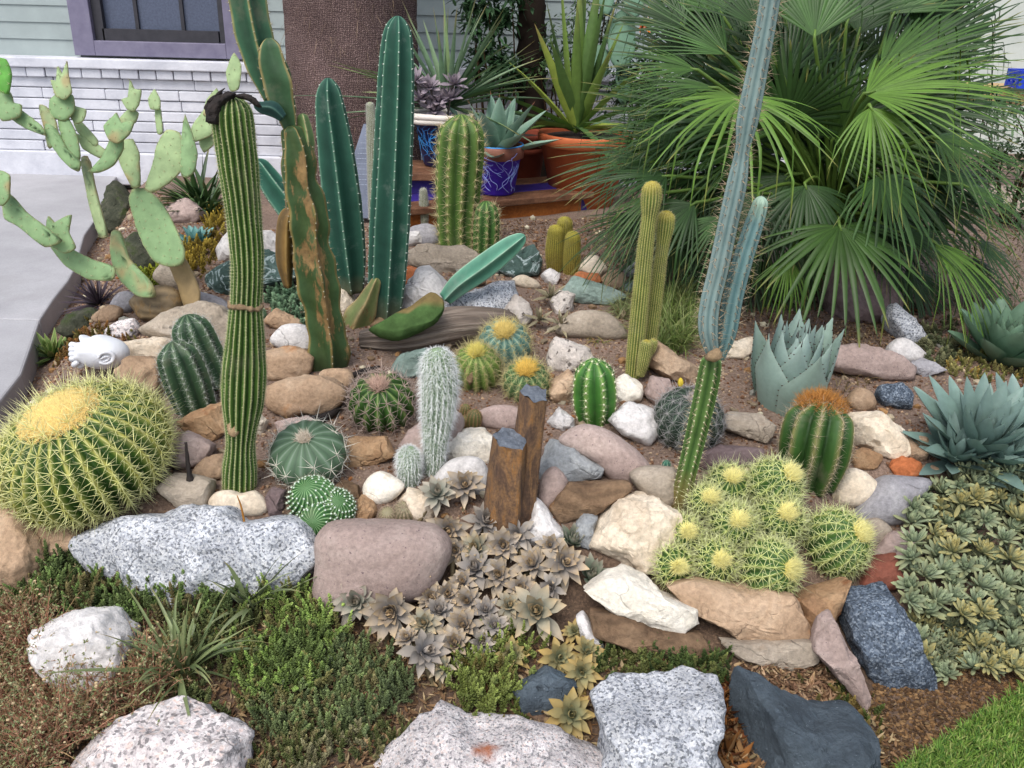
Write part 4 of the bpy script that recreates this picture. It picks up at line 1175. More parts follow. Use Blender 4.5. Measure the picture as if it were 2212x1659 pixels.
for i, r_ in enumerate(R):
    o_ = rock(*r_[:4], *(r_[4:] if len(r_) > 4 else ()))
    if 'rust stain' in r_[3]:                      # the rust stain has its own place on this boulder
        co = np.array([v.co[:] for v in o_.data.vertices]) + wloc(o_)
        d_ = (co - CAM) @ RM; uv = np.stack([1106 + d_[:, 0]/-d_[:, 2]*FPX, 829.5 - d_[:, 1]/-d_[:, 2]*FPX], 1)
        k_ = np.argmin(np.hypot(uv[:, 0] - 1052, uv[:, 1] - 1612) + (-d_[:, 2])*40)
        p0 = co[k_] - wloc(o_)
        nt = M['GL'].node_tree; b = nt.nodes['Principled BSDF']
        src = b.inputs['Base Color'].links[0].from_socket
        tc = nd(nt, 'TexCoord'); nz = nd(nt, 'TexNoise'); nz.inputs['Scale'].default_value = 45; nz.inputs['Detail'].default_value = 6
        nt.links.new(tc.outputs['Object'], nz.inputs['Vector'])
        ds = nd(nt, 'VectorMath', operation='DISTANCE'); nt.links.new(tc.outputs['Object'], ds.inputs[0]); ds.inputs[1].default_value = p0.tolist()
        ma = nd(nt, 'Math', operation='MULTIPLY_ADD'); nt.links.new(nz.outputs['Fac'], ma.inputs[0]); ma.inputs[1].default_value = .05; nt.links.new(ds.outputs['Value'], ma.inputs[2])
        fac = ramp(nt, [(.030, .9), (.058, 0.0)], ma.outputs[0])
        nt.links.new(mixc(nt, src, hexc('#9c5426'), fac), b.inputs['Base Color'])

# rusty basalt posts with grey broken tops
m_post, nt, b = new_mat('rusty_basalt')
vec, _ = obj_coord(nt)
mp = nd(nt, 'Mapping'); mp.inputs['Scale'].default_value = (1, 1, .28); nt.links.new(vec, mp.inputs[0])
c = ramp(nt, [(.28, hexc('#33271f')), (.42, hexc('#553f30')), (.52, hexc('#75583c')), (.6, hexc('#8a6034')), (.7, hexc('#766a56'))], tex_noise(nt, mp.outputs[0], 26, 9, .7, .8))
c = mixc(nt, c, ramp(nt, [(.3, .7), (.7, 1.25)], tex_noise(nt, vec, 150, 4)), 1.0, 'MULTIPLY')
nt.links.new(c, b.inputs['Base Color']); b.inputs['Roughness'].default_value = .85; bump(nt, b, tex_noise(nt, mp.outputs[0], 60, 8, .7), .8, .01)
m_posttop = rock_mat('broken_basalt', '#4c525b', '#666d77', '#7f868f', sc=20, bmp=.8)
def post(label, top, bot, hwt, hwb, y, sides, seed):
    rs = np.random.default_rng(seed)
    T_, B_ = Q(*top, y + .02), Q(*bot, y); ax = norm(T_ - B_); bs = basis(ax, TOW)
    n = 26; k = 8
    ang = np.sort(np.linspace(0, 2*np.pi, sides, endpoint=False) + rs.uniform(-.25, .25, sides))
    rr = rs.uniform(.85, 1.1, sides)
    crn = np.stack([rr*np.cos(ang), rr*np.sin(ang)], 1)
    ringp = np.concatenate([np.linspace(crn[i], crn[(i+1) % sides], k, endpoint=False) for i in range(sides)])
    m = len(ringp); V = []
    for i in range(n):
        f = i / (n-1); c_ = B_ + (T_-B_)*f; hw = (hwb + (hwt-hwb)*f) * px(c_)
        wob = np.array([1 + .05*noise.noise((p[0]*2, p[1]*2, f*5+seed)) + .03*noise.noise((p[0]*7, p[1]*7, f*22+seed)) for p in ringp])
        q = ringp * hw * wob[:, None]
        off = np.zeros(m)
        if i == n-1: off = np.array([.007*noise.noise((p[0]*2, p[1]*2, 9+seed)) for p in ringp]) - q[:, 1]*.25
        V.append(c_ + q[:, :1]*bs[:, 0] + q[:, 1:]*bs[:, 1] + off[:, None]*ax)
    V = np.concatenate(V)
    i, j = np.meshgrid(np.arange(n-1), np.arange(m), indexing='ij')
    F = np.stack([i*m+j, i*m+(j+1) % m, (i+1)*m+(j+1) % m, (i+1)*m+j], -1).reshape(-1, 4)
    t = thing('basalt_post', label, 'stone post', B_, 'rusty basalt posts')
    part('shaft', V, F, m_post, t)
    cap = V[-m:]; cc = cap.mean(0); rings = []
    for s in (1.0, .8, .55, .3):
        r_ = cc + (cap - cc)*s
        r_ = r_ + ax * np.array([.006*noise.noise((p[0]*60, p[1]*60, p[2]*60)) + (.001 if s < 1 else 0) for p in r_])[:, None]
        rings.append(r_)
    CV = np.vstack(rings + [cc[None] + ax*.002])
    i, j = np.meshgrid(np.arange(3), np.arange(m), indexing='ij')
    F = np.stack([i*m+j, i*m+(j+1) % m, (i+1)*m+(j+1) % m, (i+1)*m+j], -1).reshape(-1, 4)
    part('broken_top', CV, [F, np.array([(3*m+j, 3*m+(j+1) % m, 4*m) for j in range(m)])], m_posttop, t, smooth=False)
yp = P(1100, 1140)[1]
post('shorter rusty basalt post with a round grey top at front left', (1103, 948), (1084, 1138), 42, 50, yp, 6, 3)
post('taller rusty basalt post leaning right with a small grey top', (1156, 850), (1122, 1150), 36, 40, yp + .035, 5, 8)

# weathered driftwood log
m_drift, nt, b = new_mat('weathered_wood')
vec, _ = obj_coord(nt)
at = nd(nt, 'Attribute', attribute_name='Col')
mp = nd(nt, 'Mapping'); mp.inputs['Scale'].default_value = (3, 60, 60); nt.links.new(at.outputs['Vector'], mp.inputs[0])
g = tex_noise(nt, mp.outputs[0], 1.0, 6, .65, .4)
c = ramp(nt, [(.3, hexc('#3a312b')), (.48, hexc('#72655a')), (.65, hexc('#9a8d80'))], g)
nt.links.new(c, b.inputs['Base Color']); b.inputs['Roughness'].default_value = .9; bump(nt, b, g, 1.0, .02)
ly = P(930, 775)[1] + .09
A_ = [(*Q(780, 735, ly), 20*.0016), (*Q(870, 728, ly), 36*.0016), (*Q(980, 705, ly+.05), 42*.0016), (*Q(1080, 700, ly+.12), 34*.0016), (*Q(1110, 705, ly+.15), 20*.0016)]
V, F, G, H, _ = stem(A_, ribs=0, seg=1, n=90, dome=0.3)
A2, l_ = resample(np.array(A_), 90)
V, Fs, _ = tube([a[:3] for a in A_], [a[3] for a in A_], 48, 90)
n_ = 90; s_ = np.repeat(np.linspace(0, l_, n_), 48); an = np.tile(np.arange(48)/48*2*np.pi, n_)
ctr = np.repeat(A2[:, :3], 48, 0); dr = norm(V[:-2] - ctr)
gr = np.array([.3*noise.noise((a*3, s*2, 1.0)) + .7*noise.noise((math.cos(a)*5, math.sin(a)*5, s*4)) + .5*noise.noise((math.cos(a)*14, math.sin(a)*14, s*5)) for a, s in zip(an, s_)])
V[:-2] += dr * (gr * .011)[:, None]
C = np.zeros((len(V), 3)); C[:-2, 0] = s_; C[:-2, 1] = np.cos(an)*.05; C[:-2, 2] = np.sin(an)*.05
part('driftwood_log', V, Fs, m_drift, cols=C, loc=A2[45, :3], label='weathered grey driftwood log with deep grain lying behind the yellow spined globes', cat='log')

# white stone head asleep on its side
m_plaster = plain_mat('white_cast_stone', '#c9cbd0', '#dadce0', 12, .7, .25, .3, 120)
hp = [(170,745),(190,728),(225,722),(262,735),(279,765),(272,785),(240,797),(200,795),(175,785)]
Dh = ground_t(225, 805) * .985
hc = CAM + ray(222, 762) * Dh; k_ = Dh / FPX
U_, F_ = ico(6)
axr = np.stack([RIGHT, UP, TOW], 1)
rx, ry, rz = 56*k_, 36*k_, 44*k_
S_ = U_.copy()
def gauss(x, y, amp, sx, sy, rot=0.0):            # a swelling or dent at (x, y) of the front of the head
    c_, s_ = math.cos(rot), math.sin(rot)
    dx, dy = S_[:, 0] - x, S_[:, 1] - y
    a, b_ = dx*c_ + dy*s_, -dx*s_ + dy*c_
    return amp * np.exp(-(a/sx)**2/2 - (b_/sy)**2/2) * (S_[:, 2] > -.15)
# profile upwards and to the left: crown at right, brow, nose bridge and tip, lips, chin
disp = 1.5*(gauss(-.05, .80, .10, .20, .20) + gauss(-.42, .74, -.07, .07, .12) + gauss(-.58, .80, .22, .085, .13) \
     + gauss(-.73, .56, -.08, .04, .14) + gauss(-.80, .44, .13, .05, .12) + gauss(-.875, .30, -.10, .028, .14) + gauss(-.92, .18, .12, .05, .12) \
     + gauss(-.95, -.08, -.07, .05, .12) + gauss(-.86, -.34, .10, .10, .14) + gauss(-.45, .05, .06, .20, .20) + gauss(-.36, .42, -.07, .10, .07, .5) + gauss(-.38, .47, .05, .06, .04, .5) \
     + gauss(-.36, .40, -.05, .09, .016, .6) + gauss(-.66, .40, -.05, .05, .03, .9))
L_ = S_ * np.array((rx, ry, rz)) * (1 + disp[:, None])
V = hc + L_ @ axr.T
head = thing('head_sculpture', 'white stone sculpture of a sleeping head with a hand lying behind the golden barrel', 'sculpture', hc - np.array((0, 0, ry)))
part('head', V, F_, m_plaster, head)
def hpt(x, y, z=1.0):                             # on the head surface, by front coordinates
    d0 = norm(np.array((x, y, math.sqrt(max(.02, 1 - x*x - y*y)) * z)))
    return hc + (d0 * np.array((rx, ry, rz))) @ axr.T
e_ = [hpt(.18, -.35), hpt(.30, -.08), hpt(.55, -.02), hpt(.68, -.22), hpt(.60, -.50), hpt(.38, -.66), hpt(.16, -.62)]
v, f, c = tube([p + TOW*.004 for p in e_], [.004, .0055, .006, .0065, .0065, .006, .0045], 10, 50); mbh = MB(); mbh.add(v, f)
v, f, c = tube([p + TOW*.002 for p in (hpt(.22, -.42), hpt(.40, -.28), hpt(.52, -.30), hpt(.45, -.48), hpt(.28, -.56))], [.003, .004, .0035, .004, .003], 8, 40); mbh.add(v, f)
mbh.build('ear', m_plaster, head)
v, f, c = tube([hpt(-.90, .33) + TOW*.001, hpt(-.80, .24) + TOW*.001, hpt(-.70, .20)], [.0022, .003, .0012], 8, 20); part('lip', v, f, m_plaster, head)
mbh = MB()
def hq(x, y, z): return hc + (np.array((x, y, z))*k_) @ axr.T
V, F, C_, rho, S = blob([(158, 770), (163, 752), (174, 748), (184, 760), (186, 790), (170, 796)], Dh, 14*k_, 12*k_, 4, .85, .8, (), (.03, 2), 2); mbh.add(V, F)
for yy, ln, r_ in ((16, 9, 6.2), (6, 12, 6.6), (-4, 12, 6.4), (-14, 9, 5.8)):
    v, f, c = tube([hq(-60, yy-2, 2), hq(-62, yy, 10), hq(-57, yy+1, 17), hq(-57 + ln, yy, 17)], [r_*k_, r_*k_*1.05, r_*k_*.95, r_*k_*.7], 12, 28); mbh.add(v, f)
v, f, c = tube([hq(-58, -26, 6), hq(-52, -24, 14), hq(-44, -20, 18)], [7*k_, 6.6*k_, 5*k_], 12, 24); mbh.add(v, f)
mbh.build('hand', m_plaster, head)
# ---------------------------------------------------------------- cacti
m_skin = vc_mat('cactus_skin', .55, .3, .28, 22, .15, 160, dust=(9, .55, (.16, .15, .10)))
m_corky = vc_mat('scarred_cactus_skin', .6, .3, .28, 22, .3, 90, spots=(12, .545, hexc('#7d643f')))
m_wax = vc_mat('waxy_blue_skin', .6, .25, .24, 16, .12, 140, tint=(.88, .86, .78), dust=(8, .56, (.20, .22, .19)))
m_spine = vc_mat('cactus_spine', .5, .3, .12, 30, 0, trans=.15, tint=None)
m_felt = vc_mat('areole_felt', .9, .1, .1, 30, 0, tint=None)
m_wool = vc_mat('white_hair', .8, .15, .08, 30, 0, trans=.3, tint=None)
m_bark = plain_mat('corky_brown_scar', '#5d4935', '#a28a6a', 30, .9, .6)
m_black = plain_mat('blackened_tissue', '#0f0c0b', '#2b211d', 40, .8, .7)
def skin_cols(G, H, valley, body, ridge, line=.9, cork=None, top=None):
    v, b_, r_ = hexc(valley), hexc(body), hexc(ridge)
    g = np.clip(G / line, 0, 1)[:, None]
    c = v * (1-g) + b_ * g  # shade between the ribs painted in as the valley colour
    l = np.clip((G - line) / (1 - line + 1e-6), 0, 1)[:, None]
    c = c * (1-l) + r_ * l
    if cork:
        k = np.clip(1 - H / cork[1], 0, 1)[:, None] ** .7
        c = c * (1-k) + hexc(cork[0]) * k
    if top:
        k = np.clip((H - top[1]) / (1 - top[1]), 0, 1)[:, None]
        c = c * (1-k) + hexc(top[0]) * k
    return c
def pts_of(pix, y):
    out = []
    for q in pix:
        u, v, hw = q[:3]; dy = q[3] if len(q) > 3 else 0
        p = Q(u, v, y + dy); out.append((*p, hw * px(p)))
    return out
def add_stem(root, pts, ribs, depth, cols, spec=None, sharp=False, mat=None, spacing=None, dot=None, name='stem', sub=True, n=70, **kw):
    """A stem part; its spines and felt cushions hang on it as sub-parts."""
    ck = {k: kw.pop(k) for k in ('cork', 'top', 'line') if k in kw}
    V, F, G, H, ar = stem(pts, ribs, depth, sharp, n=n, spacing=spacing, **kw)
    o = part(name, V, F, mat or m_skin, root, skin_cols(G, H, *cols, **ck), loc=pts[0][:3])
    host = o if sub else root
    if spec and ar is not None:
        V, F, C = spines(ar, **spec); part('spines', V, F, m_spine, host, C, kind='stuff')
    if dot and ar is not None:
        V, F, C = dots(ar, *dot); part('areoles', V, F, m_felt, host, C, kind='stuff')
    return o, ar
def globe_pts(u, v, r, ax=(0, .75), squash=1.0, lift=0.0, dvr=.8, Y=None, flat=0.0):
    D = ground_t(u, min(v + r * dvr, 1700)) * (1 - lift)
    c = CAM + ray(u, v) * (D + r * 0.15 * D / FPX); R_ = r * D / FPX
    a = RIGHT * ax[0] + UP * ax[1] + TOW * math.sqrt(max(.01, 1 - ax[0]**2 - ax[1]**2))
    a = norm(a)
    out = [(*(c + a * R_ * squash * math.sin(t)), R_ * math.cos(t)) for t in np.radians(np.linspace(-80, 80, 15))]
    h = R_ * squash
    out += [(*(c + a * h * (.995)), R_ * .10), (*(c + a * h * (.99 - flat)), R_ * .02)]
    return out, c, a, R_
def globe(name, label, u, v, r, ribs, depth, cols, spec, spacing, ax=(0, .75), squash=.95, group=None, crown=None, dot=None, sharp=False, lift=0.0, mat=None, cat='cactus', seg=6, root=None, bodyname='body', n=46, twist=0.0, **ck):
    pts, c, a, R_ = globe_pts(u, v, r, ax, squash, lift)
    base = c - np.array((0, 0, R_ * .8))
    t = root or thing(name, label, cat, base, group)
    V, F, G, H, ar = stem(pts, ribs, depth, sharp, seg, n, dome=0, spacing=spacing, seed=int(u), twist=twist, start=.12)
    skin_kw = {k: v_ for k, v_ in ck.items() if k in ('line', 'cork', 'top')}
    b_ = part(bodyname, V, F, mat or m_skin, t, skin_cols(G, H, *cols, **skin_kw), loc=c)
    host = b_ if root else t
    V, F, C = spines(ar, **spec); part('spines', V, F, m_spine, host, C, kind='stuff')
    if dot: V, F, C = dots(ar, *dot); part('areoles', V, F, m_felt, host, C, kind='stuff')
    if crown:                                     # felt and young spines crowded round the growing point
        fr, col, col2, ln, k = crown
        rs = np.random.default_rng(int(u) + 1)
        bs = basis(a)
        q = np.sqrt(rs.uniform(0, 1, k)) * fr * R_ * rs.uniform(.75, 1.28, k); an = rs.uniform(0, 6.283, k)
        zz = np.sqrt(np.maximum(0, R_**2 - q**2)) * squash
        Pn = c + (q*np.cos(an))[:, None]*bs[:, 0] + (q*np.sin(an))[:, None]*bs[:, 1] + (zz - R_*.015)[:, None]*a
        Nn = norm(Pn - c)
        V, F, C = spines((Pn, Nn, np.tile(bs[:, 0], (k, 1)), np.ones(k)), 2, ln, 2, 40, .0011, .5, (col, col2), int(u) + 2)
        mbc = MB(); mbc.add(V, F, C)
        th = np.linspace(0, 1, 8) * fr
        prof = [(max(.0005, R_*s), R_*squash*math.sqrt(max(0, 1 - s*s)) + R_*.006*(1-s)) for s in th[::-1]]
        V, F, C = lathe(prof, (0, 0, 0), 40); mbc.add(V @ bs.T + c, F, np.tile(hexc(col), (len(V), 1)))
        mbc.build('crown', m_felt, host)
    return t, c, a, R_
# ---- golden barrel, the big one
globe('barrel_cactus', 'huge round golden barrel cactus with long yellow spines at the left', 182, 975, 188, 30, .2,
      ('#26421c', '#3f6126', '#b8b468'), dict(nrad=7, L=.042, ncen=2, ang=60, w=.0014, jit=.25, cols=('#cfd07e', '#efebb8'), seed=3), .020,
      ax=(-.2, .76), squash=.66, crown=(.38, '#dcb870', '#f0dc92', .010, 4600), line=.86, seg=7, n=60, cork=('#6b5a2e', .16))
# ---- the cluster of young golden barrels
gb = [(1572, 1050, 47, (.05, .55)), (1672, 1050, 60, (.45, .55)), (1524, 1082, 36, (.1, .35)), (1478, 1155, 40, (.05, .35)), (1583, 1137, 52, (.05, .40)), (1682, 1122, 54, (.1, .40)),
      (1455, 1222, 42, (.1, .15)), (1545, 1212, 48, (.05, .25)), (1660, 1228, 66, (.55, .15)), (1805, 1172, 74, (.55, .45))]
wh = ['back left of the golden cluster', 'back right of the golden cluster, joined to its left neighbour', 'smallest one, beside the foot of the blue column cactus', 'left side of the cluster above the lowest small one', 'in the middle of the cluster', 'right of the cluster middle, with an orange centre', 'lowest left one beside the big grey and cream boulder', 'front row of the cluster between its neighbours', 'large one at the front right overhanging the pale tan slab', 'largest one at the right end of the cluster']
for (u, v, r, ax), w in zip(gb, wh):
    globe('barrel_cactus', 'young yellow spined golden barrel, ' + w, u, v, r * .96, 16, .2, ('#34542a', '#4a6c36', '#98a264'),
          dict(nrad=7, L=.034, ncen=1, ang=56, w=.0012, jit=.30, cols=('#c6cf7c', '#f0f2c0'), seed=u), .0175, ax=ax, squash=.95, group='young golden barrel cacti',
          crown=(.24, '#d2c46c', '#f0eba6', .026, 170), line=.85, lift=.012)
# ---- other globes
globe('barrel_cactus', 'round dark green ribbed barrel with pinkish crown spines left of the tall woolly cactus', 825, 870, 73, 14, .26, ('#29461f', '#40682f', '#7d8f5c'),
      dict(nrad=7, L=.032, ncen=1, ang=64, w=.0014, cols=('#a58f84', '#cdbcb0'), seed=8, grow=lambda h: .75 + .4*h), .022, ax=(0, .62), squash=.86, crown=(.22, '#8f7766', '#d2b3a4', .03, 130), line=.93)
globe('globe_cactus', 'low pale grey green globe with star shaped white spines above the white dotted twin', 665, 980, 84, 15, .05, ('#465c4b', '#55705a', '#74877a'),
      dict(nrad=7, L=.040, ncen=1, ang=76, w=.0013, cols=('#cfc9b8', '#e6e3d8'), seed=9), .034, ax=(0, .66), squash=.66, crown=(.16, '#a89a86', '#cdc3b4', .02, 60), line=.9, mat=m_wax)
tw = thing('nipple_cactus', 'twin headed green cactus covered in white dots right of the long speckled boulder', 'cactus', P(695, 1150))
for u, v, r, ax in ((676, 1082, 56, (-.18, .66)), (724, 1098, 45, (.3, .5)), (690, 1120, 48, (-.1, -.05))):
    globe(None, None, u, v, r, 21, .16, ('#2c5730', '#427443', '#94b08f'), dict(nrad=6, L=.0085, ncen=1, ang=55, w=.0006, cols=('#cfd8c0', '#8a7a5c'), seed=u), .0105, ax=ax, root=tw, bodyname='head', dot=(.0027, '#cfe0d2'), line=.97, lift=.01, twist=14)
def bud(root, p, ax, r, col):
    pts = [(*(p + ax*r*s), r*w_) for s, w_ in ((-.3, .5), (.3, .72), (1.0, .75), (1.7, .5), (2.1, .1))]
    V, F, G, H, _ = stem(pts, 7, .12, n=20, dome=.2); part('flower_bud', V, F, m_skin, root, np.tile(hexc(col), (len(V), 1)))
globe('globe_cactus', 'yellow spined globe with a pale dry wound right of the tall woolly cactus', 1030, 797, 54, 14, .2, ('#58763c', '#7c9850', '#a5ad72'),
      dict(nrad=8, L=.026, ncen=2, ang=62, w=.0007, cols=('#b7a878', '#d6cf98'), seed=12), .017, ax=(0, .6), squash=1.1, crown=(.24, '#b7a84f', '#d8cc76', .026, 150), cork=('#8a7668', .45), line=.93)
V, F, C_, rho, S = blob([(1003, 800), (1012, 782), (1022, 790), (1026, 810), (1016, 834), (1008, 822)], ground_t(1030, 838) - .055, .012, .02, 3, .8, .5, (), (.06, 3), 3)
part('wound', V, F, m_bark, bpy.data.objects[[o.name for o in bpy.data.objects if o.get('label', '').startswith('yellow spined globe with a pale')][0]])
globe('globe_cactus', 'blue green globe with golden crown spines behind the wounded globe', 1090, 745, 58, 14, .14, ('#4e7470', '#6b918a', '#9fb3a4'),
      dict(nrad=8, L=.03, ncen=2, ang=66, w=.0007, cols=('#c6b97c', '#ddd5a4'), seed=13), .019, ax=(0, .52), squash=.95, crown=(.30, '#c2a85c', '#dcc880', .030, 210), line=.93, mat=m_wax)
globe('globe_cactus', 'green globe with golden crown spines just left of the taller basalt post', 1137, 825, 51, 14, .15, ('#3f6140', '#5b7d53', '#9aac84'),
      dict(nrad=8, L=.026, ncen=2, ang=66, w=.0007, cols=('#c2b87e', '#dcd6a6'), seed=14), .017, ax=(0, .55), squash=.95, crown=(.30, '#cba448', '#e0c068', .027, 220), line=.93)
g_, c_, a_, R_ = globe('globe_cactus', 'dark grey green globe under dense white star spines behind the blue column cactus', 1487, 908, 77, 16, .1, ('#24332e', '#34463e', '#5d6c66'),
      dict(nrad=11, L=.034, ncen=1, ang=80, w=.0008, cols=('#9c9a98', '#c9c5c2'), seed=15), .026, ax=(0, .7), squash=.92, line=.9, crown=(.14, '#8d8680', '#b5aca6', .02, 40))
bud(g_, c_ + UP*R_*.98 - RIGHT*R_*.2 - TOW*R_*.1, UP, .011, '#c9b23a')
for u, v, r, l in ((838, 1114, 21, 'tiny greyish ball cactus left of its browner twin'), (876, 1106, 27, 'small brownish ball cactus against the long cream rock')):
    globe('ball_cactus', l, u, v, r, 16, .1, ('#6d6a58', '#8a836e', '#a29a88'), dict(nrad=9, L=.008, ncen=1, ang=65, w=.0004, cols=('#b09a84', '#cdb9a4'), seed=u), .006, ax=(0, .6), group='tiny ball cacti', line=.8)
pc = thing('ball_cactus', 'little clump of brown dotted finger cacti at the foot of the tall woolly cactus', 'cactus', P(1012, 920))
for u, v, hw, h_ in ((1022, 925, 17, 40), (1004, 924, 11, 26), (1003, 903, 12, 30)):
    y_ = P(u, v)[1]
    add_stem(pc, pts_of([(u, v, hw*.8), (u+2, v-h_*.5, hw), (u+4, v-h_, hw*.8)], y_), 12, .12, ('#5a5f3c', '#6f7048', '#8a7a58'), dict(nrad=6, L=.006, ncen=1, ang=60, w=.0004, cols=('#a07a58', '#c79a78'), seed=u), spacing=.006, dot=(.0012, '#b58a68'), n=30)

# ---- tall striped column at left
y0 = P(517, 1052)[1]
t = thing('column_cactus', 'tall green column with many white lined ribs and a burnt black tip at left', 'cactus', P(517, 1052))
pt = pts_of([(517, 1066, 36), (518, 1010, 36), (520, 950, 31), (526, 840, 47), (530, 735, 41), (531, 662, 34), (532, 648, 33), (534, 560, 35), (525, 450, 38), (513, 345, 43), (503, 262, 44), (500, 206, 37)], y0)
add_stem(t, pt, 19, .19, ('#26401c', '#4a6c2e', '#c6c99c'), dict(nrad=5, L=.006, ncen=1, ang=60, w=.0004, cols=('#c9c79c', '#dcd8b4'), seed=2), spacing=.008, sub=False, n=110, line=.93, wob=.016, dome=.9, seg=8, seed=4, cork=('#5f6a3a', .04))
p = Q(531, 656, y0)
cr_ = [p + np.array((math.cos(a), math.sin(a), 0))*34*px(p)*.97 + np.array((0, 0, .004*math.sin(a*3) - .003*math.cos(a))) for a in np.linspace(math.pi*.95, 2.05*math.pi, 16)]
v, f, c = tube(cr_, [.003] + [.007, .005, .008, .004, .007, .006, .008]*2 + [.003], 8, 60); part('scar', v, f, m_bark, t)
V, F, C_, rho, S = blob([(490, 912), (505, 905), (514, 912), (516, 935), (505, 945), (494, 938)], depth_of(Q(503, 925, y0 - 30*px(p))), .006, .02, 3, .8, .6, (), (.1, 3), 5); part('scar', V, F, m_bark, t)
mbk = MB()
for pl_, th_ in (([(446,265),(449,236),(464,212),(490,201),(515,203),(498,214),(482,228),(474,246),(470,268)], .016), ([(505,206),(530,202),(552,212),(566,232),(552,230),(535,216),(515,212)], .009)):
    V, F, C_, rho, S = blob(pl_, depth_of(Q(470, 235, y0 - .035)), th_, th_, 4, .8, .4, (), (.16, 3), 4)
    mbk.add(V, F)
for pts_, rr_ in (([(452, 258), (449, 238), (460, 214), (480, 200)], [.004, .007, .006, .002]), ([(470, 205), (476, 198), (484, 192)], [.004, .003, .001])):
    pp_ = [Q(u, v, y0 - .03 + .004*i) for i, (u, v) in enumerate(pts_)]
    v, f, c = tube(pp_, rr_, 12, 40)
    v = v + np.array([noise.noise(Vector(q)*70) for q in v.tolist()])[:, None] * .006
    mbk.add(v, f)
mbk.build('burnt_tip', m_black, t)

# ---- corky broken column
y1 = P(710, 792)[1]
t = thing('column_cactus', 'tall crooked dark green column with brown corky scars leaning left past the window', 'cactus', P(710, 792))
spc = dict(nrad=4, L=.010, ncen=1, ang=55, w=.0006, cols=('#b5aa8c', '#8f7a5a'), seed=6)
cc = ('#3d5230', '#3f5c3d', '#a08a5c')
add_stem(t, pts_of([(712, 806, 40), (707, 745, 46), (694, 665, 42), (679, 590, 51), (667, 525, 43), (661, 455, 49), (646, 395, 39), (642, 335, 38), (627, 272, 22)], y1), 5, .40, cc, spc, True, m_corky, .024, (.0016, '#d6d2bc'), n=120, line=.8, wob=.05, twist=.5, phase=.35, dome=.5, seg=14, cork=('#2f3a28', .12), seed=1)
add_stem(t, pts_of([(628, 280, 17), (612, 225, 36), (600, 180, 42), (589, 135, 38), (580, 82, 26)], y1 + .02), 4, .45, ('#34523c', '#3f6248', '#a8966c'), spc, True, m_skin, .026, (.0016, '#d6d2bc'), n=80, line=.8, wob=.05, phase=.9, seg=14, dome=.8)
add_stem(t, pts_of([(590, 215, 20), (565, 140, 36), (545, 60, 42), (530, -30, 42), (522, -130, 40), (520, -200, 30)], y1 + .05), 5, .42, ('#2c4f40', '#3f6b56', '#a8a074'), spc, True, m_skin, .026, (.0016, '#d6d2bc'), n=70, line=.8, wob=.02, phase=.2, seg=14)
add_stem(t, pts_of([(656, 385, 12), (662, 310, 18), (652, 245, 12)], y1 + .03), 4, .3, ('#5f7a52', '#7a966a', '#c2b894'), spc, True, m_skin, .026, None, n=40, phase=.5, seg=10)
add_stem(t, pts_of([(622, 620, 10), (616, 560, 22), (618, 480, 20), (628, 450, 10)], y1 - .01), 3, .3, ('#5d4a2c', '#84663a', '#a08456'), None, True, m_corky, None, None, n=40, name='flange', phase=.3, seg=12)
add_stem(t, pts_of([(612, 255, 10), (590, 236, 17), (566, 232, 13), (548, 224, 6)], y1 - .03), 4, .3, ('#1f3d3c', '#2c4f4c', '#45675f'), None, True, m_wax, None, None, n=40, name='limp_branch', seg=8)

# ---- blue green columns
y2 = P(838, 690)[1]
t = thing('column_cactus', 'group of tall smooth blue green columns in the middle with a leaning arm', 'cactus', P(838, 680))
cb = ('#21493f', '#356556', '#739c8a')
sb = dict(nrad=3, L=.006, ncen=1, ang=55, w=.0006, cols=('#d0cbb6', '#9a8a70'), seed=21)
add_stem(t, pts_of([(832, 690, 34), (836, 620, 41), (842, 500, 45), (849, 360, 44), (855, 210, 42), (858, 110, 37), (860, 34, 26)], y2), 7, .27, cb, sb, True, m_wax, .034, (.0024, '#cfdcd2'), n=90, line=.93, seg=14, phase=.25, dome=1.6, cork=('#5f6450', .10), wob=.008)
add_stem(t, pts_of([(762, 630, 26), (754, 560, 40), (740, 440, 45), (724, 310, 41), (713, 230, 34), (708, 168, 22)], y2 + .10), 6, .30, cb, sb, True, m_wax, .034, (.0024, '#cfdcd2'), n=80, line=.93, seg=14, phase=.05, dome=1.5, cork=('#5f6450', .10), wob=.008)
add_stem(t, pts_of([(750, 640, 26), (705, 560, 34), (640, 470, 34), (590, 405, 30), (550, 345, 20)], y2 + .16), 5, .35, ('#28564a', '#3f7566', '#8fb5a2'), sb, True, m_wax, .036, (.002, '#cfdcd2'), n=70, line=.92, seg=14, phase=.5)
add_stem(t, pts_of([(962, 645, 17), (995, 612, 25), (1050, 572, 28), (1105, 530, 23), (1134, 508, 10)], y2 - .02), 5, .30, ('#4a8070', '#6ba28f', '#a5cab8'), None, True, m_wax, .03, None, n=60, line=.9, seg=14, phase=.15, name='arm')
add_stem(t, pts_of([(760, 742, 30), (775, 690, 34), (795, 650, 22), (815, 600, 10)], y2 - .05), 4, .35, ('#6f7d52', '#8f8a66', '#b5a07c'), None, True, m_corky, None, None, n=40, name='dry_stump', seg=10, wob=.05)
add_stem(t, pts_of([(745, 775, 20), (770, 735, 26), (810, 700, 24), (840, 690, 16)], y2 - .03), 4, .3, ('#3d4038', '#55564a', '#77725f'), None, True, m_bark, None, None, n=40, name='old_stem', seg=10, wob=.04)
D_ = depth_of(Q(880, 680, P(880, 760)[1] - .03))
V, F, C_, rho, S = blob([(796, 712), (830, 692), (880, 662), (930, 630), (955, 645), (960, 668), (945, 695), (910, 717), (860, 737), (822, 730)], D_, .055, .05, 5, .85, .7, (((.0, .62, .78), .42),), (.03, 2.5), 6)
